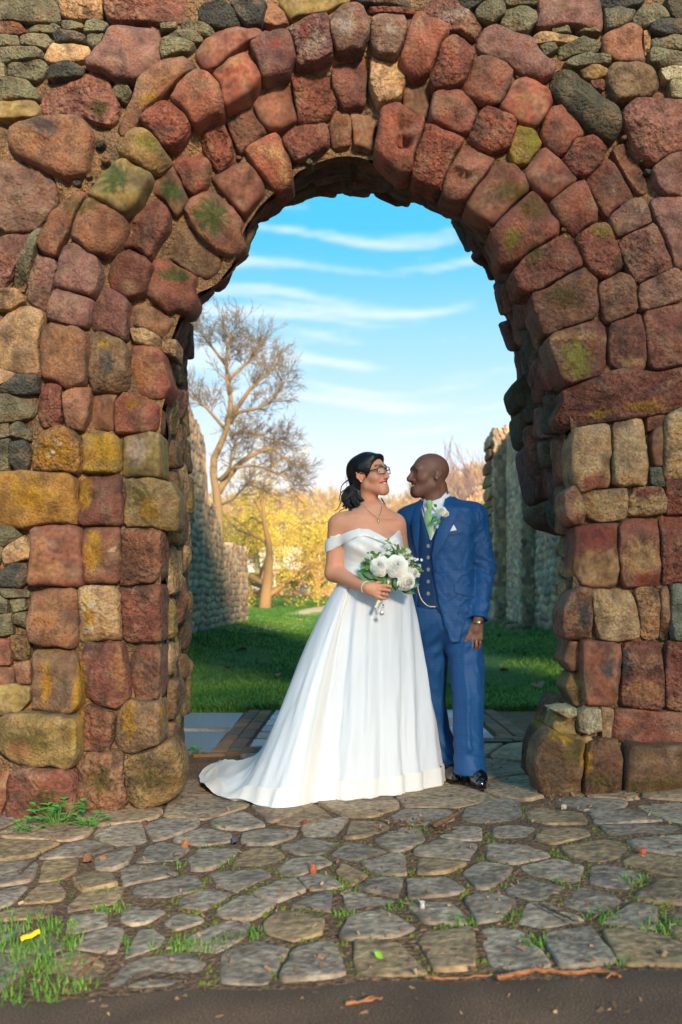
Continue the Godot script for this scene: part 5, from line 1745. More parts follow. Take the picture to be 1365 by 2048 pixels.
func prism(outline: Array, near: float, far: float, op: int) -> Prim:
	var p := Prim.new()
	p.kind = 3
	for e in outline: p.poly.append(Vector2(e[0], e[1]))
	p.ra = near
	p.rb = far
	p.op = op
	return p

func field(prims: Array, p: Vector3) -> float:
	var d := 10.0
	for q: Prim in prims:
		var e := q.d(p)
		if q.op == 0:
			if d > 9.0: d = e
			else:
				var h := maxf(q.k - absf(d - e), 0.0) / q.k
				d = minf(d, e) - h * h * q.k * 0.25
		elif q.op == 1:
			var h := maxf(q.k - absf(d + e), 0.0) / q.k
			d = maxf(d, -e) + h * h * q.k * 0.25
		else: d = maxf(d, e)
	return d

# adds the surface of the field to g; colour(p) may be empty
func net(g: Bag, prims: Array, lo: Vector3, hi: Vector3, cell_: float, color: Variant, xf := Transform3D(), wrinkle: Variant = null) -> void:
	var n := Vector3i(((hi - lo) / cell_).ceil()) + Vector3i(2, 2, 2)
	var nx := n.x
	var ny := n.y
	var nz := n.z
	var val := PackedFloat32Array()
	val.resize(nx * ny * nz)
	val.fill(99.0)
	var B := 6
	var half := cell_ * B * 0.5
	var reach := half * 1.74 + cell_ * 2.0
	var bx := 0
	while bx < nx:
		var by := 0
		while by < ny:
			var bz := 0
			while bz < nz:
				var c := lo + Vector3(bx, by, bz) * cell_ + Vector3.ONE * half
				var near := []
				var any := false
				for q: Prim in prims:
					if q.op == 0:
						if q.d(c) < reach * 1.25 + q.k:
							near.append(q)
							any = true
					else: near.append(q)
				if any and absf(field(near, c)) < reach * 1.3 + 0.03:
					for x in range(bx, mini(bx + B, nx)):
						for y in range(by, mini(by + B, ny)):
							for z in range(bz, mini(bz + B, nz)):
								val[(x * ny + y) * nz + z] = field(near, lo + Vector3(x, y, z) * cell_)
				elif any and field(near, c) < 0.0:
					for x in range(bx, mini(bx + B, nx)):
						for y in range(by, mini(by + B, ny)):
							for z in range(bz, mini(bz + B, nz)):
								val[(x * ny + y) * nz + z] = -99.0
				bz += B
			by += B
		bx += B
	var idx := {}
	var steps := [0, nz * ny, nz, nz * ny + nz, 1, nz * ny + 1, nz + 1, nz * ny + nz + 1]
	var edges := [[0, 1], [2, 3], [4, 5], [6, 7], [0, 2], [1, 3], [4, 6], [5, 7], [0, 4], [1, 5], [2, 6], [3, 7]]
	var corner := [Vector3(0, 0, 0), Vector3(1, 0, 0), Vector3(0, 1, 0), Vector3(1, 1, 0), Vector3(0, 0, 1), Vector3(1, 0, 1), Vector3(0, 1, 1), Vector3(1, 1, 1)]
	for x in nx - 1:
		for y in ny - 1:
			var row := (x * ny + y) * nz
			for z in nz - 1:
				var at_ := row + z
				var v0 := val[at_]
				if v0 > 50.0 or v0 < -50.0: continue
				var neg := 0
				var ok := true
				for s: int in steps:
					var f := val[at_ + s]
					if f < 0.0: neg += 1
					if absf(f) > 50.0: ok = false
				if neg == 0 or neg == 8 or not ok: continue
				var sum := Vector3.ZERO
				var cnt := 0
				for e: Array in edges:
					var a := val[at_ + steps[e[0]]]
					var b := val[at_ + steps[e[1]]]
					if (a < 0.0) != (b < 0.0):
						sum += (corner[e[0]] as Vector3).lerp(corner[e[1]], a / (a - b))
						cnt += 1
				var p := lo + (Vector3(x, y, z) + sum / cnt) * cell_
				idx[at_] = g.v.size()
				if wrinkle != null: p = wrinkle.call(p)
				g.v.append(xf * p)
				g.c.append(color.call(p) if color != null else Color.WHITE)
	var sx := ny * nz
	for at_: int in idx:
		var v0 := val[at_]
		# quads round the three edges leaving this corner
		for ax in 3:
			var s := sx if ax == 0 else nz if ax == 1 else 1
			var u := nz if ax == 0 else 1 if ax == 1 else sx
			var w := 1 if ax == 0 else sx if ax == 1 else nz
			var v1 := val[at_ + s]
			if (v0 < 0.0) == (v1 < 0.0): continue
			if not (idx.has(at_ - u) and idx.has(at_ - w) and idx.has(at_ - u - w)): continue
			var a: int = idx[at_]
			var b: int = idx[at_ - u]
			var c: int = idx[at_ - u - w]
			var e: int = idx[at_ - w]
			# outward is towards growing values; front faces run clockwise
			if v0 < 0.0: g.i.append_array([a, c, b, a, e, c])
			else: g.i.append_array([a, b, c, a, c, e])

# a sheet cut to an outline (su), laid on a field as seen from the front, with thickness
func panel(outline: Array, prims: Array, near: float, off: float, thick: float, step := 4.0, puff := 0.0, smooth_poly := false) -> ArrayMesh:
	var poly := PackedVector2Array()
	for e in outline: poly.append(Vector2(e[0], e[1]))
	if smooth_poly:
		for pass_ in 2:
			var nxt := PackedVector2Array()
			for k in poly.size():
				nxt.append(poly[k].lerp(poly[(k + 1) % poly.size()], 0.25))
				nxt.append(poly[k].lerp(poly[(k + 1) % poly.size()], 0.75))
			poly = nxt
	var rim := PackedVector2Array()
	for k in poly.size():
		var a := poly[k]
		var b := poly[(k + 1) % poly.size()]
		var m := maxi(1, int(a.distance_to(b) / step))
		for e in m: rim.append(a.lerp(b, float(e) / m))
	var pts := rim.duplicate()
	var box := Rect2(rim[0], Vector2.ZERO)
	for p in rim: box = box.expand(p)
	var y := box.position.y + step * 0.5
	while y < box.end.y:
		var x := box.position.x + step * 0.5
		while x < box.end.x:
			var q := Vector2(x, y)
			if Geometry2D.is_point_in_polygon(q, poly):
				var ok := true
				for r in rim:
					if r.distance_squared_to(q) < step * step * 0.3:
						ok = false
						break
				if ok: pts.append(q)
			x += step
		y += step
	var tri := Geometry2D.triangulate_delaunay(pts)
	var g := Bag.new()
	var back := PackedVector3Array()
	for k in pts.size():
		var q := pts[k]
		var p := at(q.x, q.y, near)
		var dir := (p - Vector3(0, 1, 0)).normalized()
		var hit := p
		var went := 0.0
		for it in 40:
			var d := field(prims, hit)
			if d < 0.0006: break
			hit += dir * d * 0.9
			went += d
			if went > 0.6: break
		var edge_d := 1e9
		if puff > 0.0:
			for r in rim: edge_d = minf(edge_d, r.distance_to(q))
		var o := off + thick + (puff * (1.0 - exp(-edge_d / 5.0)) if puff > 0.0 else 0.0)
		g.v.append(hit - dir * o)
		g.c.append(Color.WHITE)
		back.append(hit - dir * (off - 0.002))
	var k2 := 0
	while k2 < tri.size():
		var c := (pts[tri[k2]] + pts[tri[k2 + 1]] + pts[tri[k2 + 2]]) / 3.0
		if Geometry2D.is_point_in_polygon(c, poly):
			g.i.append_array([tri[k2], tri[k2 + 1], tri[k2 + 2]])
		k2 += 3
	k2 = 0
	while k2 < g.i.size():
		var a := g.v[g.i[k2]]
		if (g.v[g.i[k2 + 2]] - a).cross(g.v[g.i[k2 + 1]] - a).z < 0.0:
			var t := g.i[k2 + 1]
			g.i[k2 + 1] = g.i[k2 + 2]
			g.i[k2 + 2] = t
		k2 += 3
	# turned-down edge
	var n := rim.size()
	var base := g.v.size()
	for k in n:
		g.v.append(g.v[k])
		g.c.append(Color.WHITE)
		g.v.append(back[k])
		g.c.append(Color.WHITE)
	var turn := 0.0
	for k in n: turn += rim[k].cross(rim[(k + 1) % n])
	for k in n:
		var p := base + k * 2
		var q := base + ((k + 1) % n) * 2
		if turn > 0: g.i.append_array([p, q, q + 1, p, q + 1, p + 1])
		else: g.i.append_array([p, q + 1, q, p, p + 1, q + 1])
	return commit(g, Vector3(0, 0, 1e-9))

# ---------- heads, made in their own axes: +z to the front, +y up, chin at -0.112, crown at 0.115
func head_prims(man: bool) -> Array:
	var w := 1.0 if man else 0.91
	var p := [
		ell(Vector3(0, 0.034, -0.016), Vector3(0.077 * w, 0.083, 0.098), 0.03),
		ell(Vector3(0, -0.022, 0.032), Vector3(0.06 * w, 0.078, 0.056), 0.03),
		cap(Vector3(-0.01, -0.093, 0.07), Vector3(0.01, -0.093, 0.07), 0.02, 0.02, 0.03),
		cap(Vector3(0.05 * w, -0.058, -0.004), Vector3(0.014, -0.092, 0.06), 0.022 if man else 0.017, 0.02 if man else 0.017, 0.03), cap(Vector3(-0.05 * w, -0.058, -0.004), Vector3(-0.014, -0.092, 0.06), 0.022 if man else 0.017, 0.02 if man else 0.017, 0.03),
		cap(Vector3(-0.034, 0.03, 0.07), Vector3(0.034, 0.03, 0.07), 0.018 if man else 0.014, 0.018 if man else 0.014, 0.02),
		ell(Vector3(0.044 * w, -0.024, 0.05), Vector3(0.021, 0.02, 0.026), 0.02), ell(Vector3(-0.044 * w, -0.024, 0.05), Vector3(0.021, 0.02, 0.026), 0.02),
		cap(Vector3(0, -0.06, 0.058), Vector3(0, -0.06, 0.064), 0.026, 0.02, 0.03),
		cap(Vector3(0, 0.022, 0.082), Vector3(0, -0.02, 0.106 if man else 0.102), 0.008, 0.0125 if man else 0.0088, 0.014),
		ell(Vector3(0, -0.027, 0.106 if man else 0.103), Vector3(0.0155 if man else 0.0095, 0.0125 if man else 0.0105, 0.0135), 0.008),
		ell(Vector3(0.0175 if man else 0.01, -0.031, 0.093), Vector3(0.0105 if man else 0.0085, 0.009 if man else 0.0075, 0.012), 0.006), ell(Vector3(-0.0175 if man else -0.01, -0.031, 0.093), Vector3(0.0105 if man else 0.0085, 0.009 if man else 0.0075, 0.012), 0.006),
	]
	# neck
	p.append(cap(Vector3(0, -0.05, -0.026), Vector3(0, -0.2, -0.045), 0.057 if man else 0.046, 0.064 if man else 0.052, 0.03))
	# eye hollows, the open smile
	for s in [-1.0, 1.0]:
		p.append(ell(Vector3(0.031 * s, 0.008, 0.093), Vector3(0.017, 0.011, 0.016), 0.012, Basis(), 1))
	for s in [-1.0, 1.0]: p.append(cap(Vector3(0, -0.0585, 0.0955), Vector3(0.026 * s, -0.0545, 0.0785), 0.0085, 0.0055, 0.003, 1))
	var lip := 0.0058 if man else 0.005
	for s in [-1.0, 1.0]:
		p.append(cap(Vector3(0, -0.0485, 0.0885), Vector3(0.031 * s, -0.052, 0.0725), lip * 0.8, 0.0032, 0.004))
		p.append(cap(Vector3(0, -0.0695, 0.087), Vector3(0.031 * s, -0.053, 0.0725), lip, 0.0032, 0.004))
		# lids
		p.append(cap(Vector3(0.016 * s, 0.0125, 0.0825), Vector3(0.044 * s, 0.011, 0.071), 0.0058, 0.0052, 0.006))
		p.append(cap(Vector3(0.017 * s, 0.0005, 0.081), Vector3(0.043 * s, 0.0012, 0.07), 0.0052, 0.005, 0.006))
		# ears
		var e := Vector3(0.074 * w * s, 0.0, -0.012)
		var out := Basis(Vector3.UP, -0.35 * s)
		p.append(ell(e + Vector3(0.004 * s, 0.0, -0.009), Vector3(0.006, 0.021, 0.013), 0.005))
		for q in [[Vector3(0.006, 0.026, -0.004), Vector3(0.011, 0.02, -0.02), 0.0055], [Vector3(0.011, 0.02, -0.02), Vector3(0.012, -0.004, -0.021), 0.0055], [Vector3(0.012, -0.004, -0.021), Vector3(0.005, -0.026, -0.008), 0.0055], [Vector3(0.006, 0.026, -0.004), Vector3(0.001, 0.014, 0.006), 0.005], [Vector3(0.003, -0.027, -0.004), Vector3(0.002, -0.02, 0.002), 0.007], [Vector3(0.006, 0.012, -0.012), Vector3(0.007, -0.012, -0.014), 0.005], [Vector3(0.0, -0.004, 0.004), Vector3(0.0, -0.01, 0.004), 0.005]]:
			p.append(cap(e + Vector3(q[0].x * s, q[0].y, q[0].z), e + Vector3(q[1].x * s, q[1].y, q[1].z), q[2], q[2], 0.004))
	return p

func near_cap(p: Vector3, a: Vector3, b: Vector3) -> float:
	var ba := b - a
	return (p - a - ba * clampf((p - a).dot(ba) / ba.length_squared(), 0, 1)).length()

# skin of the head into g; eyes and teeth as parts of the person
func make_head(g: Bag, owner_: Node3D, xf: Transform3D, man: bool, skin: Color, lip: Color, brow: Color) -> void:
	var pr := head_prims(man)
	var tint := func(p: Vector3) -> Color:
		var c := skin
		var n := noise2.get_noise_3dv(p * 60.0)
		c = c * (1.0 + 0.1 * n)
		c = c.lerp(Color(c.r * 1.12, c.g * 0.86, c.b * 0.82), clampf(noise.get_noise_3dv(p * 16.0) * 1.2, 0, 0.6))
		var ax := absf(p.x)
		var d := minf(near_cap(Vector3(ax, p.y, p.z), Vector3(0, -0.0485, 0.0885), Vector3(0.031, -0.0525, 0.071)), near_cap(Vector3(ax, p.y, p.z), Vector3(0, -0.0695, 0.0865), Vector3(0.031, -0.0535, 0.071)))
		c = c.lerp(lip, 1.0 - smoothstep(0.0056, 0.0072, d))
		var b := near_cap(Vector3(ax, p.y, p.z), Vector3(0.016, 0.034, 0.088), Vector3(0.046, 0.036, 0.072))
		c = c.lerp(brow, (1.0 - smoothstep(0.006, 0.0095, b)) * (0.75 if man else 0.8))
		return c
	net(g, pr, Vector3(-0.1, -0.21, -0.125), Vector3(0.1, 0.125, 0.122), 0.0034, tint, xf)
	var white := mat("eye_white", lin(226, 220, 214).linear_to_srgb(), 0.25)
	var iris := mat("iris", lin(48, 28, 18).linear_to_srgb(), 0.15)
	for s in [-1.0, 1.0]:
		var sp := SphereMesh.new()
		sp.radius = 0.0125
		sp.height = 0.025
		sp.radial_segments = 16
		sp.rings = 10
		var e := part("eye", sp, white, owner_)
		e.transform = owner_.transform.inverse() * xf * Transform3D(Basis(), Vector3(0.031 * s, 0.0065, 0.0685))
		var ir := SphereMesh.new()
		ir.radius = 0.0066
		ir.height = 0.0132
		ir.radial_segments = 12
		ir.rings = 8
		var i2 := part("iris", ir, iris, e)
		i2.position = Vector3(0.0006 * s, -0.0005, 0.0072)
	var tm := mat("teeth", lin(236, 230, 218).linear_to_srgb(), 0.2)
	var tg := Bag.new()
	for k in 9:
		var a := (k - 4) / 4.0
		for y in [-0.051, -0.0635]:
			tg.v.append(xf * Vector3(0.024 * a, y, 0.0868 - 0.0125 * a * a))
	tg.grid(0, 9, 2, false)
	var tp := part("teeth", commit(tg, xf.basis.z), tm, owner_)
	tp.transform = owner_.transform.inverse()

# ---------- bride and groom
func wpart(called: String, mesh: Mesh, m: Material, owner_: Node3D) -> MeshInstance3D:
	var off := Vector3.ZERO
	var n: Node = owner_
	while n != self:
		off -= (n as Node3D).position
		n = n.get_parent()
	return part(called, mesh, m, owner_, off)

func ring(px: float, py: float, d: float, rx: float, rz: float) -> Array:
	var p := at(px, py, d)
	return [p.y, p.x, p.z, rx, rz]

func hand(joints: Array, palm_a: Vector3, palm_b: Vector3, palm_w: Vector3, thick: float) -> Array:
	# joints: list of fingers, each a list of points; palm as a flat slab of capsules
	var p := []
	for k in 4:
		var o := palm_w * ((k - 1.5) / 1.5)
		p.append(cap(palm_a + o * 0.72, palm_b + o, thick, thick * 0.9, 0.012))
	for f in joints:
		var r: float = f[0]
		for k in range(1, f.size() - 1):
			p.append(cap(f[k], f[k + 1], r * (1.0 - 0.07 * (k - 1)), r * (1.0 - 0.07 * k), 0.004))
	return p

func cloth_mat(called: String, col: Color, rough: float, sheen: float, weave: bool) -> StandardMaterial3D:
	var m := mat(called, col.linear_to_srgb(), rough)
	m.rim_enabled = sheen > 0.0
	m.rim = sheen
	m.rim_tint = 0.6
	if weave:
		# fine crossed threads, lighter and darker
		var im := Image.create(256, 256, false, Image.FORMAT_RGB8)
		var r2 := RandomNumberGenerator.new()
		r2.seed = 8
		var row := PackedFloat32Array()
		var colm := PackedFloat32Array()
		for k in 256:
			row.append(r2.randf_range(-0.09, 0.09) + (0.03 if k % 32 == 3 else 0.0))
			colm.append(r2.randf_range(-0.09, 0.09) + (0.03 if k % 32 == 7 else 0.0))
		for y in 256:
			for x in 256:
				var v := clampf(0.72 + row[y] + colm[x] + r2.randf_range(-0.08, 0.08), 0, 1)
				im.set_pixel(x, y, Color(v * 0.94, v, v))
		m.uv1_triplanar = true
		m.uv1_world_triplanar = true
		m.uv1_scale = Vector3.ONE * 6.5
		m.albedo_texture = ImageTexture.create_from_image(im)
		m.heightmap_enabled = true
		m.heightmap_texture = m.albedo_texture
		m.heightmap_scale = 0.02
	return m

func surf(px: float, py: float, prims: Array, near: float) -> Vector3:
	var p := at(px, py, near)
	var dir := (p - Vector3(0, 1, 0)).normalized()
	for it in 60:
		var d := field(prims, p)
		if d < 0.0005: break
		p += dir * d * 0.9
	return p

func build_groom() -> void:
	var D := 5.18
	var me := thing("person", "man in a bright blue three-piece suit and pale green tie, looking at the bride", "person", Vector3(0.6, 0.03, -D))
	var skin_c := lin(122, 84, 68)
	var skin := mat("groom_skin", Color.WHITE, 0.56)
	skin.vertex_color_use_as_albedo = true
	skin.subsurf_scatter_enabled = true
	skin.subsurf_scatter_strength = 0.05
	var suit := cloth_mat("blue_suit", lin(8, 100, 174), 0.66, 0.12, true)
	var vest_m := cloth_mat("blue_waistcoat", lin(6, 80, 146), 0.72, 0.12, true)
	var shirt_m := cloth_mat("white_shirt", lin(236, 236, 238), 0.75, 0.2, false)
	# head and hand: one skin
	var body := Bag.new()
	var fw := Vector3(-cos(deg_to_rad(17.0)), 0.02, sin(deg_to_rad(17.0))).normalized()
	var rx := Vector3.UP.cross(fw).normalized()
	var hx := Transform3D(Basis(rx, fw.cross(rx), fw), at(857, 951, 5.19))
	hx.basis = hx.basis.scaled(Vector3.ONE * 0.985)
	make_head(body, me, hx, true, skin_c, lin(120, 72, 66), lin(36, 24, 20))
	net(body, [cap(at(872, 975, 5.21), at(876, 1020, 5.22), 0.06, 0.07)], at(872, 1030, 5.22) - Vector3(0.12, 0.02, 0.12), at(872, 975, 5.2) + Vector3(0.12, 0.07, 0.12), 0.009, func(_p): return skin_c)
	# left hand hanging at his thigh, back of the hand to the viewer
	var hd := 5.06
	var W := func(px: float, py: float, dz: float) -> Vector3: return at(px, py, hd - dz)
	var hp := hand([
		[0.0092, W.call(938, 1276, 0.006), W.call(935, 1289, 0.01), W.call(934, 1298, 0.0), W.call(937, 1304, -0.012)],
		[0.0095, W.call(945, 1278, 0.008), W.call(944, 1293, 0.012), W.call(943, 1303, 0.0), W.call(945, 1309, -0.014)],
		[0.0092, W.call(953, 1277, 0.006), W.call(953, 1292, 0.01), W.call(952, 1301, -0.002), W.call(952, 1307, -0.015)],
		[0.0082, W.call(960, 1274, 0.0), W.call(961, 1286, 0.003), W.call(959, 1294, -0.006), W.call(958, 1299, -0.016)],
		[0.0105, W.call(943, 1262, 0.0), W.call(934, 1276, 0.012), W.call(929, 1288, 0.014), W.call(929, 1296, 0.01)]],
		W.call(952, 1252, 0), W.call(949, 1277, 0.004), W.call(962, 1277, 0) - W.call(949, 1277, 0), 0.0125)
	hp.append(cap(W.call(957, 1236, 0.0), W.call(952, 1258, 0), 0.027, 0.024, 0.015))
	net(body, hp, W.call(925, 1315, 0) - Vector3(0.02, 0, 0.06), W.call(970, 1236, 0) + Vector3(0.02, 0.02, 0.06), 0.0036, func(p): return skin_c * (1.0 + 0.1 * noise2.get_noise_3dv(p * 50.0)))
	# the body under the clothes
	net(body, [cap(at(876, 1010, 5.22), at(876, 1200, 5.2), 0.07, 0.09, 0.03), cap(at(876, 1030, 5.2), at(940, 1036, 5.2), 0.05, 0.045, 0.03), cap(at(945, 1036, 5.2), at(970, 1135, 5.18), 0.04, 0.035, 0.03), cap(at(970, 1135, 5.18), at(957, 1240, 5.06), 0.034, 0.026, 0.02)], at(830, 1250, 5.2) - Vector3(0, 0, 0.16), at(985, 990, 5.1) + Vector3(0.02, 0, 0.14), 0.012, func(_p): return skin_c)
	wpart("body", commit(body), skin, me)
	# torso fields
	var yaw := -0.5
	var core := func(o: float) -> Array:
		return [loft([ring(876, 1001, D, 0.055 + o, 0.055 + o), ring(880, 1009, D, 0.12 + o, 0.075 + o), ring(881, 1020, D, 0.175 + o, 0.095 + o), ring(878, 1045, D, 0.192 + o, 0.115 + o), ring(876, 1080, D, 0.19 + o, 0.128 + o), ring(876, 1130, D, 0.186 + o, 0.128 + o), ring(877, 1165, D, 0.186 + o, 0.127 + o), ring(877, 1205, D, 0.194 + o, 0.13 + o), ring(875, 1240, D, 0.2 + o, 0.134 + o), ring(874, 1282, D, 0.204 + o, 0.137 + o)], yaw, 0.03)]
	var V_far := 5.35
	# shirt
	var sg := Bag.new()
	var shirt: Array = core.call(-0.016)
	shirt.append(prism([[800, 960], [940, 960], [940, 1120], [800, 1120]], 4.5, 6.0, 2))
	net(sg, shirt, at(790, 1125, D) - Vector3(0, 0, 0.2), at(975, 985, D) + Vector3(0, 0, 0.2), 0.008, null)
	wpart("shirt", commit(sg), shirt_m, me)
	# collar band round the neck and its two wings
	var cg := Bag.new()
	for k in 28:
		var a := TAU * k / 28.0
		var c := at(874, 1001, 5.2)
		var dirv := Vector3(cos(a), 0, sin(a))
		var front := dirv.dot(Vector3(-0.85, 0, 0.5))
		var low := c + dirv * 0.078 + Vector3(0, -0.034 - 0.014 * front, 0)
		var high := c + dirv * 0.069 + Vector3(0, 0.016 - 0.03 * front, 0)
		cg.v.append_array([low, low.lerp(high, 0.5) + dirv * 0.004, high, high - dirv * 0.006])
		for e in 4: cg.c.append(Color.WHITE)
	cg.grid(0, 28, 4, true)
	var collar := wpart("collar", commit(cg), shirt_m, me)
	var neck_f := [cap(at(872, 985, 5.2), at(874, 1030, 5.2), 0.07, 0.084, 0.02), core.call(-0.016)[0]]
	for w in [[[848, 997], [857, 1003], [862, 1012], [852, 1030], [846, 1012]], [[862, 1010], [878, 1000], [893, 984], [896, 1000], [886, 1030], [872, 1022]]]:
		wpart("collar_wing", panel(w, neck_f, 4.9, 0.006, 0.004, 3.0), shirt_m, collar)
	# waistcoat
	var vg := Bag.new()
	var vest: Array = core.call(-0.008)
	vest.append(prism([[846, 985], [843, 1010], [851, 1045], [862, 1080], [874, 1052], [888, 1020], [900, 985]], 4.5, V_far, 1))
	vest.append(prism([[780, 985], [960, 985], [960, 1250], [895, 1240], [872, 1216], [862, 1222], [853, 1230], [836, 1214], [790, 1200]], 4.5, 6.0, 2))
	net(vg, vest, at(790, 1240, D) - Vector3(0, 0, 0.2), at(975, 985, D) + Vector3(0, 0, 0.2), 0.006, null)
	var vp := wpart("waistcoat", commit(vg), vest_m, me)
	var vf: Array = core.call(-0.008)
	wpart("front_edge", panel([[860, 1079], [866, 1082], [863, 1130], [864, 1190], [858, 1226], [853, 1230], [856, 1190], [856, 1130]], vf, 4.9, 0.0, 0.003, 4.0), vest_m, vp)
	var horn := mat("button", lin(150, 146, 140).linear_to_srgb(), 0.25)
	for y in [1092, 1115, 1139, 1163, 1187]:
		wpart("button", panel([[854.5, y - 3], [857, y - 4], [859.5, y - 3], [860.5, y], [859.5, y + 3], [857, y + 4], [854.5, y + 3], [853.5, y]], vf, 4.9, 0.003, 0.003, 2.0), horn, vp)
	# watch chain
	var chain := mat("chain", lin(236, 208, 176).linear_to_srgb(), 0.25)
	chain.metallic = 0.6
	var cp := []
	for q in [[836, 1166], [837, 1180], [842, 1196], [850, 1207], [860, 1213], [872, 1213]]: cp.append(at(q[0], q[1], D - 0.135 - (0.01 if q[0] < 865 else 0.0)))
	var chg := Bag.new()
	var cl := curve(cp, 44)
	for k in 44:
		var t := Vector3(0.0026, 0.0, 0).rotated(Vector3(0.3, 0.5, 0.8).normalized(), k * 1.57)
		add_tube(chg, PackedVector3Array([cl[k] - (cl[mini(k + 1, 43)] - cl[maxi(k - 1, 0)]) * 0.3, cl[k] + (cl[mini(k + 1, 43)] - cl[maxi(k - 1, 0)]) * 0.3]), PackedFloat32Array([0.0028 if k % 2 else 0.0036, 0.0036 if k % 2 else 0.0028]), 5)
	wpart("watch_chain", commit(chg), chain, me)
	# tie
	var tie_m := cloth_mat("green_tie", lin(158, 196, 132), 0.38, 0.3, false)
	var sf: Array = core.call(-0.016)
	var tie := wpart("tie", panel([[852, 1021], [860, 1018], [865, 1034], [868, 1052], [861, 1078], [853, 1050], [850, 1034]], sf, 4.9, 0.012, 0.006, 3.0, 0.008), tie_m, me)
	var kp := surf(859, 1012, neck_f, 4.9)
	var kg := Bag.new()
	net(kg, [cap(kp + Vector3(-0.001, 0.012, 0.012), kp + Vector3(0.002, -0.012, 0.012), 0.0185, 0.0125, 0.01), ell(kp + Vector3(0, -0.02, 0.008), Vector3(0.013, 0.012, 0.009), 0.01)], kp - Vector3(0.04, 0.05, 0.04), kp + Vector3(0.04, 0.05, 0.05), 0.004, null)
	wpart("knot", commit(kg), tie_m, tie)
	wpart("tie_pin", panel([[853, 1050], [856, 1049], [858, 1051], [857, 1054], [854, 1054]], sf, 4.9, 0.014, 0.004, 2.0), mat("pearl", lin(240, 236, 226).linear_to_srgb(), 0.2), tie)
	# jacket
	var opening := [[852, 970], [840, 1030], [836, 1090], [838, 1160], [834, 1220], [826, 1310], [912, 1310], [890, 1252], [876, 1205], [867, 1155], [864, 1120], [869, 1085], [881, 1040], [898, 970]]
	var sh_r := at(946, 1034, D + 0.0)
	var el_r := at(970, 1135, D + 0.0)
	var wr_r := at(957, 1238, D - 0.12)
	var sh_l := at(818, 1042, D + 0.06)
	var el_l := at(806, 1128, D + 0.16)
	var arms := [cap(sh_r, el_r, 0.072, 0.054, 0.035), cap(el_r, wr_r, 0.054, 0.045, 0.02), cap(at(905, 1012, D), sh_r, 0.045, 0.06, 0.05), cap(sh_l, el_l, 0.07, 0.055, 0.04), cap(el_l, at(775, 1150, D + 0.2), 0.055, 0.045, 0.03), cap(at(850, 1014, D + 0.02), sh_l, 0.045, 0.058, 0.05)]
	var jacket: Array = core.call(0.006)
	jacket.append_array(arms)
	jacket.append(prism(opening, 4.5, V_far - 0.12, 1))
	jacket[jacket.size() - 1].k = 0.006
	# hollow collar, straight cuff
	jacket.append(cap(at(872, 960, 5.19), at(876, 1012, 5.2), 0.084, 0.078, 0.006, 1))
	jacket.append(cap(wr_r + (wr_r - el_r).normalized() * 0.058, wr_r + (wr_r - el_r).normalized() * 0.12, 0.07, 0.08, 0.004, 1))
	var fold := func(p: Vector3) -> Vector3:
		# creases of the cloth: round the elbow, at the armpit, down the side
		var d := near_cap(p, sh_r, el_r)
		var e := p.distance_to(el_r)
		var a := 0.006 * exp(-e * e / 0.006) * sin(p.y * 130.0 + p.x * 60.0 - p.z * 30.0)
		a += 0.004 * exp(-pow(p.distance_to(wr_r) / 0.12, 2.0)) * sin(p.y * 90.0 + p.x * 40.0)
		var rid := 1.0 - absf(noise.get_noise_3d(p.x * 7.0 - p.y * 5.0, p.y * 6.0 + p.x * 4.0, p.z * 6.0)) * 2.0
		a += 0.003 * maxf(0.0, rid - 0.55) * 2.2
		a += 0.005 * noise.get_noise_3d(p.x * 9.0, p.y * 4.0, p.z * 9.0) + 0.004 * noise.get_noise_3d(p.x * 18.0 + p.y * 12.0, p.y * 9.0, p.z * 10.0)
		return p + Vector3(a * 0.8, 0, a)
	var jg := Bag.new()
	net(jg, jacket, at(755, 1290, D + 0.1) - Vector3(0, 0, 0.16), at(1003, 985, D) + Vector3(0, 0, 0.24), 0.0055, null, Transform3D(), fold)
	var jp := wpart("jacket", commit(jg), suit, me)
	var jf: Array = core.call(0.006)
	jf.append_array(arms)
	wpart("lapel", panel([[893, 984], [913, 1001], [906, 1013], [917, 1019], [904, 1056], [885, 1092], [866, 1121], [864, 1110], [869, 1085], [881, 1040], [888, 1012]], jf, 4.8, 0.008, 0.012, 4.0, 0.004), suit, jp)
	wpart("lapel", panel([[847, 1000], [836, 1007], [829, 1022], [823, 1048], [828, 1082], [836, 1116], [838, 1080], [840, 1035]], jf, 4.8, 0.008, 0.012, 4.0, 0.004), suit, jp)
	wpart("pocket_flap", panel([[910, 1168], [951, 1176], [950, 1193], [947, 1195], [913, 1186], [910, 1182]], jf, 4.8, 0.003, 0.008, 4.0), suit, jp)
	wpart("breast_pocket", panel([[886, 1063], [924, 1057], [925, 1066], [888, 1072]], jf, 4.8, 0.003, 0.006, 4.0), suit, jp)
	wpart("button", panel([[866, 1141], [869, 1139], [872, 1141], [872, 1145], [869, 1147], [866, 1145]], jf, 4.8, 0.002, 0.004, 2.0), mat("dark_button", lin(20, 40, 80).linear_to_srgb(), 0.4), jp)
	for y in [1226, 1233, 1240]:
		var bp := at(972.0 - (y - 1226) * 0.2, y, D - 0.09)
		wpart("cuff_button", tube_mesh([bp - Vector3(0.002, 0, 0), bp + Vector3(0.004, 0, 0)], 0.004, 0.004, 8), mats.dark_button, jp)
	var square := wpart("pocket_square", panel([[898, 1063], [904, 1055], [908, 1049], [914, 1060]], jf, 4.8, 0.006, 0.006, 2.5, 0.002), shirt_m, me)
	# trousers
	var dr := 5.1
	var dl := 5.3
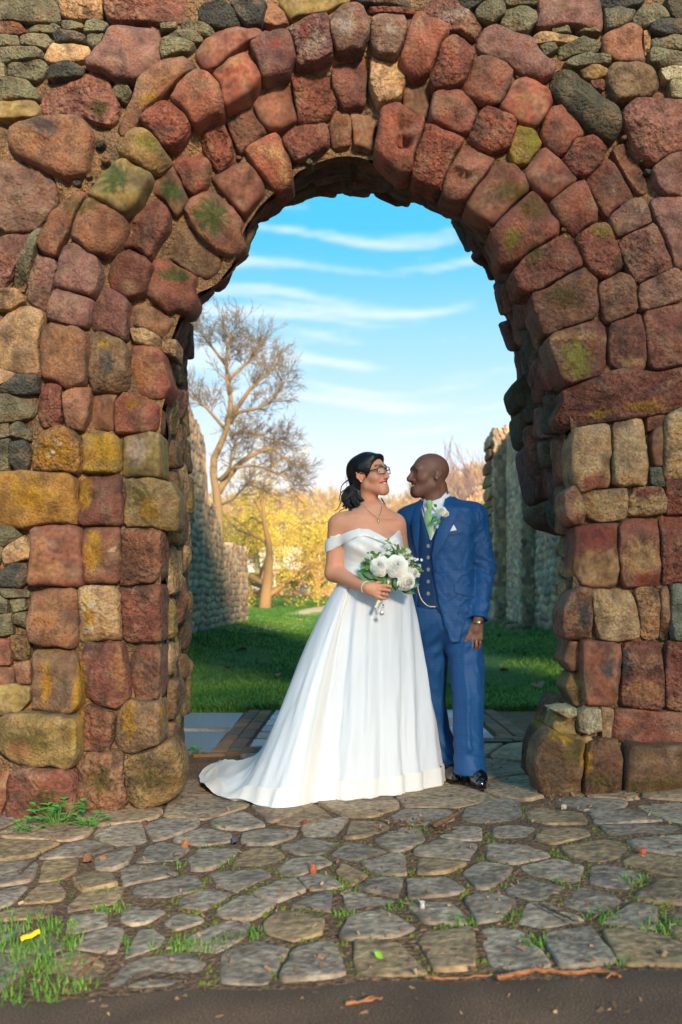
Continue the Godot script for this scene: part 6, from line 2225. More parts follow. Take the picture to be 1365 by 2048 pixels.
	var tr := [loft([ring(905, 1215, D, 0.1, 0.11), ring(918, 1260, D - 0.02, 0.105, 0.112), ring(932, 1320, D - 0.05, 0.092, 0.102), ring(937, 1400, dr, 0.08, 0.09), ring(936, 1460, dr, 0.077, 0.084), ring(938, 1510, dr, 0.078, 0.09), ring(940, 1538, dr - 0.01, 0.083, 0.1), ring(941, 1546, dr - 0.01, 0.082, 0.1)], -0.25, 0.012),
		loft([ring(855, 1215, D, 0.1, 0.11), ring(860, 1260, D + 0.02, 0.105, 0.112), ring(862, 1320, D + 0.05, 0.088, 0.1), ring(863, 1400, dl - 0.03, 0.074, 0.085), ring(872, 1450, dl, 0.07, 0.08), ring(892, 1500, dl, 0.07, 0.085), ring(902, 1528, dl, 0.078, 0.095), ring(903, 1534, dl, 0.078, 0.095)], -0.35, 0.012), ell(at(878, 1240, D), Vector3(0.175, 0.1, 0.125), 0.05, Basis(Vector3.UP, -0.4))]
	# pressed creases down the front
	for q in [[[930, 1290, D - 0.135], [935, 1400, dr - 0.086], [938, 1500, dr - 0.088]]]:
		for k in 2: tr.append(cap(at(q[k][0], q[k][1], q[k][2]), at(q[k + 1][0], q[k + 1][1], q[k + 1][2]), 0.008, 0.006, 0.02))
	var crease := func(p: Vector3) -> Vector3:
		var low := smoothstep(0.42, 0.12, p.y)
		var a := low * 0.007 * sin(p.y * 85.0 + p.x * 50.0) * (0.6 + noise.get_noise_3dv(p * 5.0)) + 0.005 * noise.get_noise_3d(p.x * 10.0, p.y * 3.0, p.z * 10.0)
		var rid := 1.0 - absf(noise.get_noise_3d(p.x * 6.0 + p.y * 2.0, p.y * 3.0, p.z * 6.0)) * 2.0
		a += 0.004 * maxf(0.0, rid - 0.55) * 2.0
		a += 0.005 * smoothstep(0.95, 0.75, p.y) * smoothstep(0.6, 0.8, p.y) * sin(p.y * 70.0 - p.x * 60.0)
		return p + Vector3(a * 0.7, 0, a)
	var tg := Bag.new()
	net(tg, tr, at(805, 1560, 5.3) - Vector3(0, 0, 0.15), at(990, 1205, 5.1) + Vector3(0, 0, 0.2), 0.0075, null, Transform3D(), crease)
	wpart("trousers", commit(tg), suit, me)
	# shoes
	var patent := mat("patent_leather", lin(12, 12, 14).linear_to_srgb(), 0.12)
	patent.clearcoat_enabled = true
	patent.clearcoat = 0.8
	patent.clearcoat_roughness = 0.04
	for s in [[at(944, 1553, 5.15), at(958, 1568, 5.02), at(963, 1573, 4.955)], [at(901, 1538, 5.34), at(909, 1550, 5.2), at(912, 1554, 5.13)]]:
		var gy := ground_y(s[1].x, -s[1].z) + 0.012
		var h: Vector3 = s[0]
		var m: Vector3 = s[1]
		var t: Vector3 = s[2]
		var fwd := (t - h)
		fwd.y = 0
		fwd = fwd.normalized()
		var sp := [cap(Vector3(h.x, gy + 0.034, h.z), Vector3(m.x, gy + 0.03, m.z), 0.034, 0.038, 0.03), cap(Vector3(m.x, gy + 0.028, m.z), Vector3(t.x, gy + 0.02, t.z), 0.037, 0.026, 0.03), cap(Vector3(h.x, gy + 0.075, h.z) + fwd * 0.01, Vector3(m.x, gy + 0.05, m.z), 0.036, 0.03, 0.03)]
		sp.append(prism([[0, 0], [2000, 0], [2000, 1590], [0, 1590]], 1, 9, 2))
		var shg := Bag.new()
		net(shg, sp, Vector3(minf(h.x, t.x) - 0.07, gy - 0.02, minf(h.z, t.z) - 0.07), Vector3(maxf(h.x, t.x) + 0.07, gy + 0.13, maxf(h.z, t.z) + 0.07), 0.0045, null)
		for k in shg.v.size():
			if shg.v[k].y < gy: shg.v[k].y = gy
		var shoe := wpart("shoe", commit(shg), patent, me)
		var so := Bag.new()
		for k in 24:
			var a := TAU * k / 24.0
			var along := cos(a)
			var mid := h.lerp(t, 0.5)
			var sidev := fwd.cross(Vector3.UP)
			var rr := 0.042 if along > -0.2 else 0.036
			var q := Vector3(mid.x, 0, mid.z) + fwd * along * (h.distance_to(t) * 0.5 + 0.028) + sidev * sin(a) * rr
			so.v.append_array([Vector3(q.x, gy - 0.012, q.z), Vector3(q.x, gy + 0.004, q.z), Vector3(mid.x, gy + 0.004, mid.z)])
			for e in 3: so.c.append(lin(30, 18, 12))
		so.grid(0, 24, 3, true)
		wpart("sole", commit(so), mats.plain, shoe)
		for k in 3:
			var c := Vector3(m.x, gy + 0.072 - 0.008 * k, m.z) + fwd * (0.012 * k - 0.02)
			var sd := fwd.cross(Vector3.UP) * 0.02
			wpart("lace", tube_mesh([c - sd, c + Vector3(0, 0.006, 0), c + sd], 0.003, 0.003, 6, lin(8, 8, 8)), mats.plain, shoe)
	# ring and watch
	var gold := mat("gold", lin(230, 200, 150).linear_to_srgb(), 0.2)
	gold.metallic = 0.9
	var rp: Vector3 = W.call(953, 1284, 0.008)
	var tor := TorusMesh.new()
	tor.inner_radius = 0.0086
	tor.outer_radius = 0.0116
	tor.rings = 16
	tor.ring_segments = 8
	var rn := wpart("wedding_ring", tor, gold, me)
	rn.position += rp
	rn.rotation = Vector3(0.1, 0, 0.05)
	var wt := TorusMesh.new()
	wt.inner_radius = 0.026
	wt.outer_radius = 0.032
	wt.rings = 24
	wt.ring_segments = 8
	var watch := wpart("watch", wt, mats.dark_button, me)
	watch.position += W.call(956, 1244, 0.0)
	watch.rotation = Vector3(0.25, 0, 0.12)
	wpart("watch_face", tube_mesh([W.call(958, 1245, 0.026), W.call(958, 1245, 0.034)], 0.012, 0.011, 14), gold, me)
	# buttonhole
	var rosette := thing("buttonhole_flower", "cream rose buttonhole with green leaves pinned to the blue lapel", "flower", at(886, 1024, D - 0.16))
	rose(rosette, at(883, 1022, D - 0.165), Vector3(-0.2, 0.3, 1).normalized(), 0.026, lin(236, 232, 214))
	rose(rosette, at(893, 1028, D - 0.155), Vector3(0.4, 0.0, 1).normalized(), 0.018, lin(236, 232, 214))
	for q in [[874, 1034, -2.4, 0.04], [880, 1038, -1.9, 0.03], [890, 1038, -1.2, 0.035], [874, 1014, 2.4, 0.022]]: leaf_part(rosette, at(q[0], q[1], D - 0.152), q[2], q[3], lin(46, 112, 40))
	wpart("stem", tube_mesh([at(885, 1034, D - 0.15), at(887, 1052, D - 0.15), at(886, 1062, D - 0.148)], 0.0025, 0.0018, 6, lin(80, 130, 60)), mats.plain, rosette)
	wpart("ribbon", panel([[878, 1040], [884, 1042], [880, 1052], [876, 1058], [873, 1054]], jf, 4.8, 0.008, 0.004, 2.0, 0.004), shirt_m, rosette)
	wpart("ribbon", panel([[884, 1040], [890, 1038], [894, 1044], [890, 1048], [885, 1046]], jf, 4.8, 0.008, 0.004, 2.0, 0.006), shirt_m, rosette)

# layered petals round a heart
func rose(owner_: Node3D, c: Vector3, face: Vector3, r: float, col: Color) -> void:
	var m: StandardMaterial3D = mats.get("petal", null)
	if m == null:
		m = mat("petal", Color.WHITE, 0.7)
		m.vertex_color_use_as_albedo = true
		m.backlight_enabled = true
		m.backlight = Color(0.25, 0.25, 0.25)
	var x := Vector3.UP.cross(face).normalized()
	var y := face.cross(x)
	var g := Bag.new()
	var layers := [[0.12, 3, 1.4], [0.25, 3, 1.32], [0.4, 4, 1.15], [0.55, 5, 0.95], [0.7, 6, 0.72], [0.86, 7, 0.45], [1.0, 8, 0.12]]
	for L in layers:
		for k in L[1]:
			var a0: float = TAU * k / L[1] + L[0] * 5.0
			var base := g.v.size()
			for u in 7:
				for v in 5:
					var uu := (u - 3) / 3.0
					var vv := v / 4.0
					var a: float = a0 + uu * 0.62 * PI / L[1] * 2.1
					var rr: float = r * L[0] * (0.55 + 0.45 * vv) * (1.0 - 0.18 * uu * uu * vv) + r * 0.12 * maxf(0.0, vv - 0.75) * 2.0
					var hgt: float = r * (L[2] * 0.62 * sin(vv * 1.8) - 0.3 * (1.0 - L[2]) * vv)
					g.v.append(c + x * cos(a) * rr + y * sin(a) * rr + face * hgt)
					g.c.append(col * (0.93 + 0.07 * L[0]))
			g.grid(base, 7, 5, false)
	var bud := wpart("rose", commit(g, face), m, owner_)
	var sg := Bag.new()
	net(sg, [ell(c - face * r * 0.25, Vector3(r * 0.78, r * 0.78, r * 0.62))], c - Vector3.ONE * r * 1.2, c + Vector3.ONE * r * 1.2, r * 0.16, func(_p): return col)
	wpart("rose_base", commit(sg), m, bud)

func leaf_part(owner_: Node3D, p: Vector3, ang: float, len_: float, col: Color, wide := 0.34, tilt := 0.35) -> void:
	var m: StandardMaterial3D = mats.get("bouquet_leaf", null)
	if m == null:
		m = mat("bouquet_leaf", Color.WHITE, 0.45)
		m.vertex_color_use_as_albedo = true
		m.backlight_enabled = true
		m.backlight = Color(0.25, 0.25, 0.25)
	var dir := Vector3(cos(ang), sin(ang), tilt).normalized()
	var side := dir.cross(Vector3(0, 0, 1)).normalized()
	var up := side.cross(dir)
	var g := Bag.new()
	for k in 8:
		var t := k / 7.0
		var w := len_ * wide * pow(sin(PI * clampf(0.04 + t * 0.96, 0, 1)), 0.8)
		for e in [-1.0, -0.5, 0.0, 0.5, 1.0]:
			g.v.append(p + dir * len_ * t + side * w * e + up * (absf(e) * w * 0.3 - len_ * 0.2 * t * t))
			g.c.append(col * (1.0 if absf(e) > 0.1 else 1.25))
	g.grid(0, 8, 5, false)
	wpart("leaf", commit(g, Vector3(0, 0, 1)), m, owner_)

func build_bride() -> void:
	var D := 5.05
	var me := thing("person", "woman in an off-shoulder white wedding dress and glasses, looking up at the groom", "person", Vector3(0.17, 0.0, -D))
	var skin_c := lin(214, 150, 118)
	var skin := mat("bride_skin", Color.WHITE, 0.58)
	skin.vertex_color_use_as_albedo = true
	skin.subsurf_scatter_enabled = true
	skin.subsurf_scatter_strength = 0.12
	var body := Bag.new()
	var yawh := deg_to_rad(53.0)
	var fw := Vector3(sin(yawh), 0.13, cos(yawh)).normalized()
	var rx := Vector3.UP.cross(fw).normalized()
	var hb := Basis(rx, fw.cross(rx), fw).rotated(fw, 0.08)
	var hx := Transform3D(hb.scaled(Vector3.ONE * 0.945), at(742, 951, D))
	make_head(body, me, hx, false, skin_c, lin(190, 34, 44), lin(50, 34, 28))
	# shoulders, chest, arms: one skin
	var P := func(px: float, py: float, dz: float) -> Vector3: return at(px, py, D - dz)
	var sh := P.call(678, 1050, 0.0) as Vector3
	var el := P.call(668, 1146, 0.02) as Vector3
	var wr := P.call(736, 1176, 0.25) as Vector3
	var sh2 := P.call(790, 1050, -0.03) as Vector3
	var torso := loft([ring(747, 1012, D, 0.05, 0.05), ring(744, 1024, D, 0.09, 0.062), ring(741, 1036, D, 0.135, 0.075), ring(741, 1052, D, 0.155, 0.09), ring(743, 1075, D, 0.155, 0.105), ring(747, 1105, D, 0.155, 0.112), ring(749, 1145, D, 0.158, 0.115), ring(750, 1185, D, 0.172, 0.13)], 0.3, 0.03)
	var bust := [ell(P.call(724, 1090, 0.085), Vector3(0.07, 0.066, 0.062), 0.03), ell(P.call(776, 1092, 0.075), Vector3(0.066, 0.064, 0.06), 0.03)]
	var upper := [torso, cap(P.call(738, 990, -0.03), P.call(744, 1032, -0.01), 0.042, 0.054, 0.04), cap(P.call(744, 1024, -0.01), P.call(688, 1044, 0.0), 0.036, 0.048, 0.05), cap(P.call(750, 1024, -0.01), P.call(784, 1046, -0.02), 0.036, 0.046, 0.05), cap(sh, el, 0.055, 0.043, 0.035), cap(el, wr, 0.043, 0.026, 0.02), cap(sh2, P.call(806, 1125, -0.12), 0.053, 0.042, 0.035), cap(P.call(806, 1125, -0.12), P.call(850, 1140, -0.3), 0.042, 0.03, 0.02)]
	# collar bones
	upper.append(cap(P.call(752, 1036, 0.075), P.call(700, 1032, 0.06), 0.006, 0.007, 0.02))
	upper.append(cap(P.call(760, 1036, 0.07), P.call(788, 1036, 0.04), 0.006, 0.007, 0.02))
	upper.append_array(bust)
	var tone := func(p: Vector3) -> Color: return skin_c * (1.0 + 0.06 * noise2.get_noise_3dv(p * 30.0))
	net(body, upper, P.call(638, 1200, 0.3) - Vector3(0, 0, 0.55), P.call(862, 985, 0.0) + Vector3(0, 0.02, 0.32), 0.0065, tone)
	# right hand closed round the stems
	var H := func(px: float, py: float, dz: float) -> Vector3: return at(px, py, D - 0.25 - dz)
	var fingers := hand([
		[0.0085, H.call(757, 1172, 0.012), H.call(770, 1171, 0.02), H.call(781, 1173, 0.006), H.call(782, 1176, -0.016)],
		[0.0085, H.call(759, 1179, 0.016), H.call(770, 1179, 0.026), H.call(779, 1181, 0.01), H.call(779, 1184, -0.014)],
		[0.0082, H.call(758, 1187, 0.014), H.call(768, 1188, 0.024), H.call(775, 1190, 0.008), H.call(774, 1192, -0.014)],
		[0.0072, H.call(755, 1194, 0.01), H.call(764, 1196, 0.018), H.call(771, 1197, 0.004), H.call(770, 1198, -0.012)],
		[0.0095, H.call(746, 1170, 0.0), H.call(757, 1165, -0.012), H.call(768, 1164, -0.022), H.call(776, 1166, -0.026)]],
		H.call(742, 1177, 0.0), H.call(758, 1182, 0.012), H.call(758, 1193, 0) - H.call(758, 1182, 0), 0.0115)
	fingers.append(cap(wr, H.call(744, 1178, 0.0), 0.026, 0.02, 0.02))
	net(body, fingers, H.call(728, 1210, 0) - Vector3(0, 0, 0.07), H.call(792, 1155, 0) + Vector3(0, 0.01, 0.06), 0.0034, tone)
	wpart("body", commit(body), skin, me)
	# bodice
	var satin := cloth_mat("satin", lin(230, 229, 226), 0.38, 0.2, false)
	var organza := cloth_mat("organza", lin(216, 221, 227), 0.6, 0.35, false)
	var bo := [loft([ring(741, 1046, D, 0.16, 0.1), ring(743, 1075, D, 0.163, 0.113), ring(747, 1105, D, 0.163, 0.12), ring(749, 1135, D, 0.163, 0.121), ring(750, 1160, D, 0.168, 0.127), ring(750, 1172, D, 0.172, 0.131)], 0.3, 0.03)]
	for b in bust: bo.append(ell(b.a, b.b + Vector3.ONE * 0.008, 0.03))
	var bodice: Array = bo.duplicate()
	bodice.append(prism([[600, 1086], [690, 1072], [716, 1058], [736, 1060], [756, 1070], [776, 1080], [790, 1070], [802, 1060], [840, 1060], [860, 1200], [600, 1200]], 4.4, 5.06, 2))
	var bfold := func(p: Vector3) -> Vector3: return p + Vector3(0, 0, 0.003 * sin((p.y * 1.0 + p.x * 0.6) * 95.0) * smoothstep(1.16, 1.2, p.y) + 0.002 * noise.get_noise_3dv(p * 9.0))
	var bg := Bag.new()
	net(bg, bodice, P.call(672, 1180, 0.0) - Vector3(0, 0, 0.15), P.call(835, 1050, 0.0) + Vector3(0, 0, 0.19), 0.0052, null, Transform3D(), bfold)
	var bp := wpart("bodice", commit(bg), satin, me)
	# folded neckline, the crossed right side, belt
	wpart("neckline_fold", panel([[676, 1076], [700, 1066], [718, 1057], [738, 1058], [758, 1068], [777, 1079], [774, 1088], [750, 1078], [730, 1071], [708, 1076], [690, 1088]], bo, 4.7, 0.001, 0.006, 4.0, 0.009), satin, bp)
	wpart("neckline_fold", panel([[777, 1079], [788, 1070], [798, 1060], [806, 1060], [808, 1074], [796, 1086], [782, 1096], [772, 1088]], bo, 4.7, 0.001, 0.006, 4.0, 0.012), satin, bp)
	wpart("neckline_fold", panel([[786, 1086], [804, 1074], [810, 1090], [796, 1104], [780, 1106]], bo, 4.7, 0.001, 0.004, 4.0, 0.01), satin, bp)
	wpart("belt", panel([[680, 1133], [720, 1136], [760, 1137], [800, 1134], [820, 1130], [822, 1152], [790, 1157], [740, 1158], [681, 1153]], bo, 4.7, 0.001, 0.004, 5.0, 0.004), satin, bp)
	# the off-shoulder band round the upper arm
	var sg := Bag.new()
	for k in 30:
		var a := TAU * k / 29.0 * 0.86 - 0.45
		for v in 5:
			var t := v / 4.0
			var c := sh.lerp(el, 0.22 + 0.27 * t)
			var r := 0.0605 - 0.004 * t + 0.004 * sin(t * PI)
			var tilt := 0.022 * cos(a)
			sg.v.append(c + Vector3(cos(a) * r, -0.0 + tilt, sin(a) * r))
			sg.c.append(Color.WHITE)
	sg.grid(0, 30, 5, false)
	var band := wpart("shoulder_band", commit(sg), satin, me)
	wpart("band_front", panel([[660, 1072], [676, 1072], [700, 1062], [720, 1056], [724, 1066], [702, 1078], [680, 1092], [664, 1096]], [cap(sh, el, 0.058, 0.046, 0.035), bo[0], bo[1], cap(sh, P.call(724, 1075, 0.05), 0.05, 0.06, 0.05)], 4.6, 0.003, 0.006, 4.0, 0.004), satin, band)
	build_skirt(me, D, organza, satin)
	build_hair(me, hx)
	build_glasses(me, hx)
	# necklace, earring, bracelet
	var gold := mats.gold as Material
	var nk := []
	for q in [[729, 1012, 0.045], [738, 1022, 0.066], [748, 1031, 0.08], [757, 1034, 0.083], [762, 1024, 0.07], [764, 1012, 0.05]]: nk.append(P.call(q[0], q[1], q[2] + 0.004))
	var chain := wpart("necklace", tube_mesh(Array(curve(nk, 26)), 0.0014, 0.0014, 5), gold, me)
	wpart("pendant", tube_mesh([P.call(757, 1034, 0.088), P.call(759, 1045, 0.094)], 0.0022, 0.003, 6), gold, chain)
	var ear := SphereMesh.new()
	ear.radius = 0.004
	ear.height = 0.008
	ear.radial_segments = 10
	ear.rings = 6
	var er := wpart("earring", ear, mat("pearl_white", lin(244, 240, 232).linear_to_srgb(), 0.15), me)
	er.position += hx * Vector3(-0.079, -0.03, -0.014)
	var br := TorusMesh.new()
	br.inner_radius = 0.0275
	br.outer_radius = 0.031
	br.rings = 26
	br.ring_segments = 6
	var bl := wpart("bracelet", br, mats.pearl_white, me)
	bl.position += wr.lerp(el, 0.04)
	bl.basis = Basis(Quaternion(Vector3.UP, (wr - el).normalized()))
	var rg := TorusMesh.new()
	rg.inner_radius = 0.0082
	rg.outer_radius = 0.011
	rg.rings = 14
	rg.ring_segments = 6
	var rn := wpart("wedding_ring", rg, gold, me)
	rn.position += H.call(765, 1187, 0.021)
	rn.basis = Basis(Quaternion(Vector3.UP, (H.call(768, 1188, 0.024) - H.call(758, 1187, 0.014)).normalized()))

func build_skirt(me: Node3D, D: float, organza: Material, satin: Material) -> void:
	# outline of the hem on the ground (x, distance), clockwise from the right
	var hem := []
	for q in [[889, 1577], [862, 1586], [830, 1592], [790, 1597], [745, 1601], [700, 1604], [655, 1604], [632, 1604]]:
		var d: float = F / (q[1] - CY)
		hem.append(Vector2((q[0] - CX) * d / F, d))
	for q in [[590, 1613], [545, 1612], [485, 1601], [440, 1588], [412, 1572], [403, 1556], [402, 1540]]:
		var d: float = F / (q[1] - CY)
		hem.append(Vector2((q[0] - CX) * d / F, d))
	for q in [[-0.72, 5.86], [-0.52, 5.92], [-0.28, 5.86], [-0.05, 5.74], [0.2, 5.62], [0.4, 5.52], [0.52, 5.38]]: hem.append(Vector2(q[0], q[1]))
	var n := 168
	var nv := 40
	var line := []
	var m := hem.size()
	for k in n:
		var t := float(k) / n * m
		var j := int(t)
		line.append((hem[j % m] as Vector2).cubic_interpolate(hem[(j + 1) % m], hem[(j - 1 + m) % m], hem[(j + 2) % m], t - j))
	var wc := at(750, 1156, D)
	var centre := Vector2(wc.x, D)
	for part_ in 3:
		# 0 the over-skirt, 1 the satin hem band, 2 the lining under it
		var g := Bag.new()
		var v0 := 0.0 if part_ != 1 else 0.915
		for k in n:
			var h: Vector2 = line[k]
			var to := h - centre
			var a := atan2(to.y, to.x)
			var dist := to.length()
			# waist point in the same direction
			var wrx := 0.172
			var wrz := 0.131
			var wr := 1.0 / sqrt(pow(cos(a) / wrx, 2) + pow(sin(a) / wrz, 2))
			var cone := minf(dist, 0.4 + 0.12 * maxf(0.0, -cos(a)) + 0.06 * absf(sin(a)))
			var train := clampf((dist - cone) / 0.32, 0.0, 1.0)
			for v in nv:
				var t := lerpf(v0, 1.0, float(v) / (nv - 1))
				var r: float
				var y: float
				var top := wc.y
				var ground := ground_y(h.x, h.y)
				var hemlift := 0.006
				if train <= 0.0:
					r = lerpf(wr, dist, pow(t, 0.82) * 0.9 + 0.1 * sin(t * PI * 0.5))
					y = lerpf(top, ground + hemlift, t)
				else:
					# falls as a cone, then sweeps out over the ground
					var b0 := Vector2(wr, top)
					var b1 := Vector2(lerpf(wr, cone, 0.86), lerpf(top, ground, 0.45))
					var b2 := Vector2(cone + 0.0, ground + 0.04)
					var b3 := Vector2(dist, ground + hemlift + 0.012)
					var q := b0.bezier_interpolate(b1, b2, b3, pow(t, 0.82))
					var straight := Vector2(lerpf(wr, dist, pow(t, 0.82) * 0.9 + 0.1 * sin(t * PI * 0.5)), lerpf(top, ground + hemlift, t))
					q = straight.lerp(q, smoothstep(0.0, 1.0, train))
					r = q.x
					y = maxf(q.y, ground + 0.006)
				# gathered folds
				var ph := a * 11.0 + 1.7 * sin(a * 3.0)
				var fold := 0.015 * sin(ph) * (0.6 + 0.8 * noise.get_noise_2d(a * 2.0, 3.0)) + 0.012 * noise.get_noise_2d(a * 7.0, t * 1.2) + 0.005 * noise2.get_noise_2d(a * 9.0, t * 2.0)
				fold *= smoothstep(0.0, 0.25, t) * (0.6 + 0.8 * t)
				r += fold * (1.0 - 0.5 * train)
				if train > 0.0:
					var lay := smoothstep(0.55, 0.85, t) * train
					var ripple := 0.032 * sin(a * 17.0 + r * 9.0) + 0.025 * noise.get_noise_2d(r * 7.0, a * 4.0)
					y += lay * maxf(0.0, ripple + 0.022) * (1.0 - 0.55 * smoothstep(0.9, 1.0, t))
				if part_ == 1:
					r += 0.01
					y += 0.004
				if part_ == 2:
					r -= 0.012
					y = maxf(y - 0.006, ground + 0.003)
				g.v.append(Vector3(centre.x + cos(a) * r, y, -(centre.y + sin(a) * r)))
				g.c.append(Color.WHITE)
		g.grid(0, n, nv, true)
		wpart(["skirt", "hem_band", "underskirt"][part_], commit(g), [organza, satin, satin][part_], me)

func build_hair(me: Node3D, hx: Transform3D) -> void:
	var hm := mat("black_hair", Color.WHITE, 0.46)
	hm.vertex_color_use_as_albedo = true
	hm.albedo_texture = noise_tex(91, 0.02, [[0.0, Color(0.5, 0.5, 0.5)], [1.0, Color(1, 1, 1)]], 256, 3)
	var dark := lin(30, 25, 27)
	var g := Bag.new()
	var cut := ell(Vector3(0, -0.018, 0.092), Vector3(0.088, 0.094, 0.066), 0.012, Basis(Vector3(1, 0, 0), -0.25), 1)
	var pr := [ell(Vector3(0, 0.04, -0.02), Vector3(0.083, 0.09, 0.104), 0.02), ell(Vector3(0, 0.03, -0.085), Vector3(0.066, 0.075, 0.05), 0.03), ell(Vector3(0, -0.035, -0.075), Vector3(0.062, 0.06, 0.05), 0.03), cap(Vector3(-0.035, 0.085, 0.05), Vector3(-0.072, 0.04, -0.01), 0.022, 0.02, 0.02), cap(Vector3(0.035, 0.085, 0.05), Vector3(0.072, 0.04, -0.01), 0.022, 0.02, 0.02), cut,
		ell(Vector3(0, -0.09, 0.03), Vector3(0.1, 0.07, 0.07), 0.01, Basis(), 1), ell(Vector3(-0.085, -0.012, -0.006), Vector3(0.026, 0.034, 0.026), 0.006, Basis(), 1), ell(Vector3(0.085, -0.012, -0.006), Vector3(0.026, 0.034, 0.026), 0.006, Basis(), 1)]
	var comb := func(p: Vector3) -> Vector3:
		# locks combed back from the brow
		var s := sin(atan2(p.y - 0.02, absf(p.x) + 0.02) * 60.0 + p.z * 40.0) * 0.0007 + noise.get_noise_3d(p.x * 30.0, p.y * 60.0, p.z * 12.0) * 0.0016
		return p + p.normalized() * s
	net(g, pr, Vector3(-0.105, -0.11, -0.15), Vector3(0.105, 0.145, 0.11), 0.0042, func(p): return dark * (1.0 + 0.3 * noise2.get_noise_3d(p.x * 40.0, p.y * 90.0, p.z * 14.0)), hx, comb)
	# waved locks hanging from the back of the head
	rng.seed = 404
	for lock in 34:
		var side := rng.randf_range(-1, 1)
		var a := hx * Vector3(0.058 * side, rng.randf_range(-0.07, 0.01), -0.098 + 0.025 * absf(side))
		var out := rng.randf_range(0.0, 1.0)
		var end := at(lerpf(730, 690, out) + rng.randf_range(-4, 4), lerpf(1030, 1016, out) + rng.randf_range(-20, 4), 5.05 + 0.06 * side + 0.03)
		var ph := rng.randf() * TAU
		var wave := rng.randf_range(0.008, 0.02)
		for strand in 9:
			var off := Vector3(rng.randf_range(-1, 1), rng.randf_range(-0.6, 0.6), rng.randf_range(-1, 1)) * 0.007
			var pts := PackedVector3Array()
			var rad := PackedFloat32Array()
			var fat := rng.randf_range(0.0016, 0.0032)
			for e in 12:
				var t := e / 11.0
				var p := a.lerp(end, t) + off * (1.0 - 0.5 * t) * 1.3
				p += Vector3(-0.035 * sin(t * PI) * out + wave * sin(t * 7.0 + ph) * t, 0.012 * sin(t * 5.0 + ph), wave * cos(t * 7.0 + ph) * t)
				pts.append(p)
				rad.append(fat * (1.0 - 0.75 * t * t) + 0.0005)
			add_tube(g, pts, rad, 5, dark * rng.randf_range(0.75, 1.35))
	var mass_a := hx * Vector3(-0.01, -0.04, -0.085)
	net(g, [cap(mass_a, at(712, 1000, 5.08), 0.045, 0.034, 0.03), cap(at(712, 1000, 5.08), at(704, 1018, 5.09), 0.034, 0.018, 0.03)], at(660, 1035, 5.2) - Vector3(0, 0, 0.05), at(760, 940, 5.0) + Vector3(0, 0, 0.06), 0.006, func(p): return dark * (1.0 + 0.4 * noise2.get_noise_3d(p.x * 90.0, p.y * 20.0, p.z * 90.0)))
	# loose wisps
	for q in [[[700, 985], [685, 1000], [676, 1018], [668, 1022]], [[698, 975], [683, 985], [680, 1000], [688, 1012]], [[696, 960], [684, 972], [682, 990], [690, 996]], [[705, 1000], [692, 1014], [680, 1022], [672, 1030]], [[764, 1000], [770, 1008], [771, 1018], [764, 1026]], [[762, 996], [768, 1004], [767, 1016], [760, 1022]], [[757, 998], [764, 1006], [765, 1020], [759, 1030]]]:
		var pp := []
		for e in q: pp.append(at(e[0], e[1], 5.09))
		var cv := curve(pp, 12)
		var rr := PackedFloat32Array()
		for e in 12: rr.append(0.0032 * (1.0 - e / 12.0) + 0.0006)
		add_tube(g, cv, rr, 5, dark)
	for k in 46:
		var s := rng.randf_range(-1, 1)
		var p0 := hx * (Vector3(0.07 * s, rng.randf_range(-0.06, 0.1), -0.09 + 0.03 * absf(s)))
		var away := (p0 - hx.origin).normalized()
		var cv := curve([p0, p0 + away * 0.012 + Vector3(0, -0.03, 0), p0 + away * rng.randf_range(0.01, 0.035) + Vector3(-0.01, -0.07, 0), p0 + away * rng.randf_range(0.0, 0.03) + Vector3(-0.015, -0.11, 0)], 9)
		add_tube(g, cv, PackedFloat32Array([0.001, 0.001, 0.001, 0.0009, 0.0008, 0.0007, 0.0006, 0.0005, 0.0004]), 4, dark)
	wpart("hair", commit(g), hm, me)

func build_glasses(me: Node3D, hx: Transform3D) -> void:
	var gl := thing("glasses", "dark rectangular framed glasses worn by the bride", "glasses", hx * Vector3(0, 0.012, 0.1))
	var fm := mat("glasses_frame", lin(22, 24, 34).linear_to_srgb(), 0.25)
	var lens := mat("lens", Color(1, 1, 1, 0.08), 0.03)
	lens.transparency = BaseMaterial3D.TRANSPARENCY_ALPHA
	for s in [-1.0, 1.0]:
		var pts := PackedVector3Array()
		var g := Bag.new()
		for k in 25:
			var a := TAU * k / 24.0
			var cx := pow(absf(cos(a)), 0.5) * signf(cos(a)) * 0.0255
			var cy := pow(absf(sin(a)), 0.5) * signf(sin(a)) * 0.0185
			pts.append(hx * Vector3(s * (0.033 + cx * s), 0.008 + cy, 0.1005 - 0.010 * pow(absf(0.033 + cx * s) / 0.05, 2.0)))
		var rr := PackedFloat32Array()
		for k in 25: rr.append(0.0022)
		add_tube(g, pts, rr, 6)
		wpart("rim", commit(g), fm, gl)
		var lg := Bag.new()
		lg.v.append(hx * Vector3(s * 0.033, 0.008, 0.097))
		for k in 24:
			lg.v.append(pts[k])
			lg.i.append_array([0, 1 + k, 1 + (k + 1) % 24])
		wpart("lens", commit(lg, hx.basis.z), lens, gl)
		wpart("temple", tube_mesh([hx * Vector3(s * 0.06, 0.016, 0.084), hx * Vector3(s * 0.076, 0.014, 0.04), hx * Vector3(s * 0.079, 0.012, -0.012)], 0.003, 0.0022, 6), fm, gl)
	wpart("bridge", tube_mesh([hx * Vector3(-0.009, 0.014, 0.1), hx * Vector3(0, 0.017, 0.104), hx * Vector3(0.009, 0.014, 0.1)], 0.002, 0.002, 6), fm, gl)

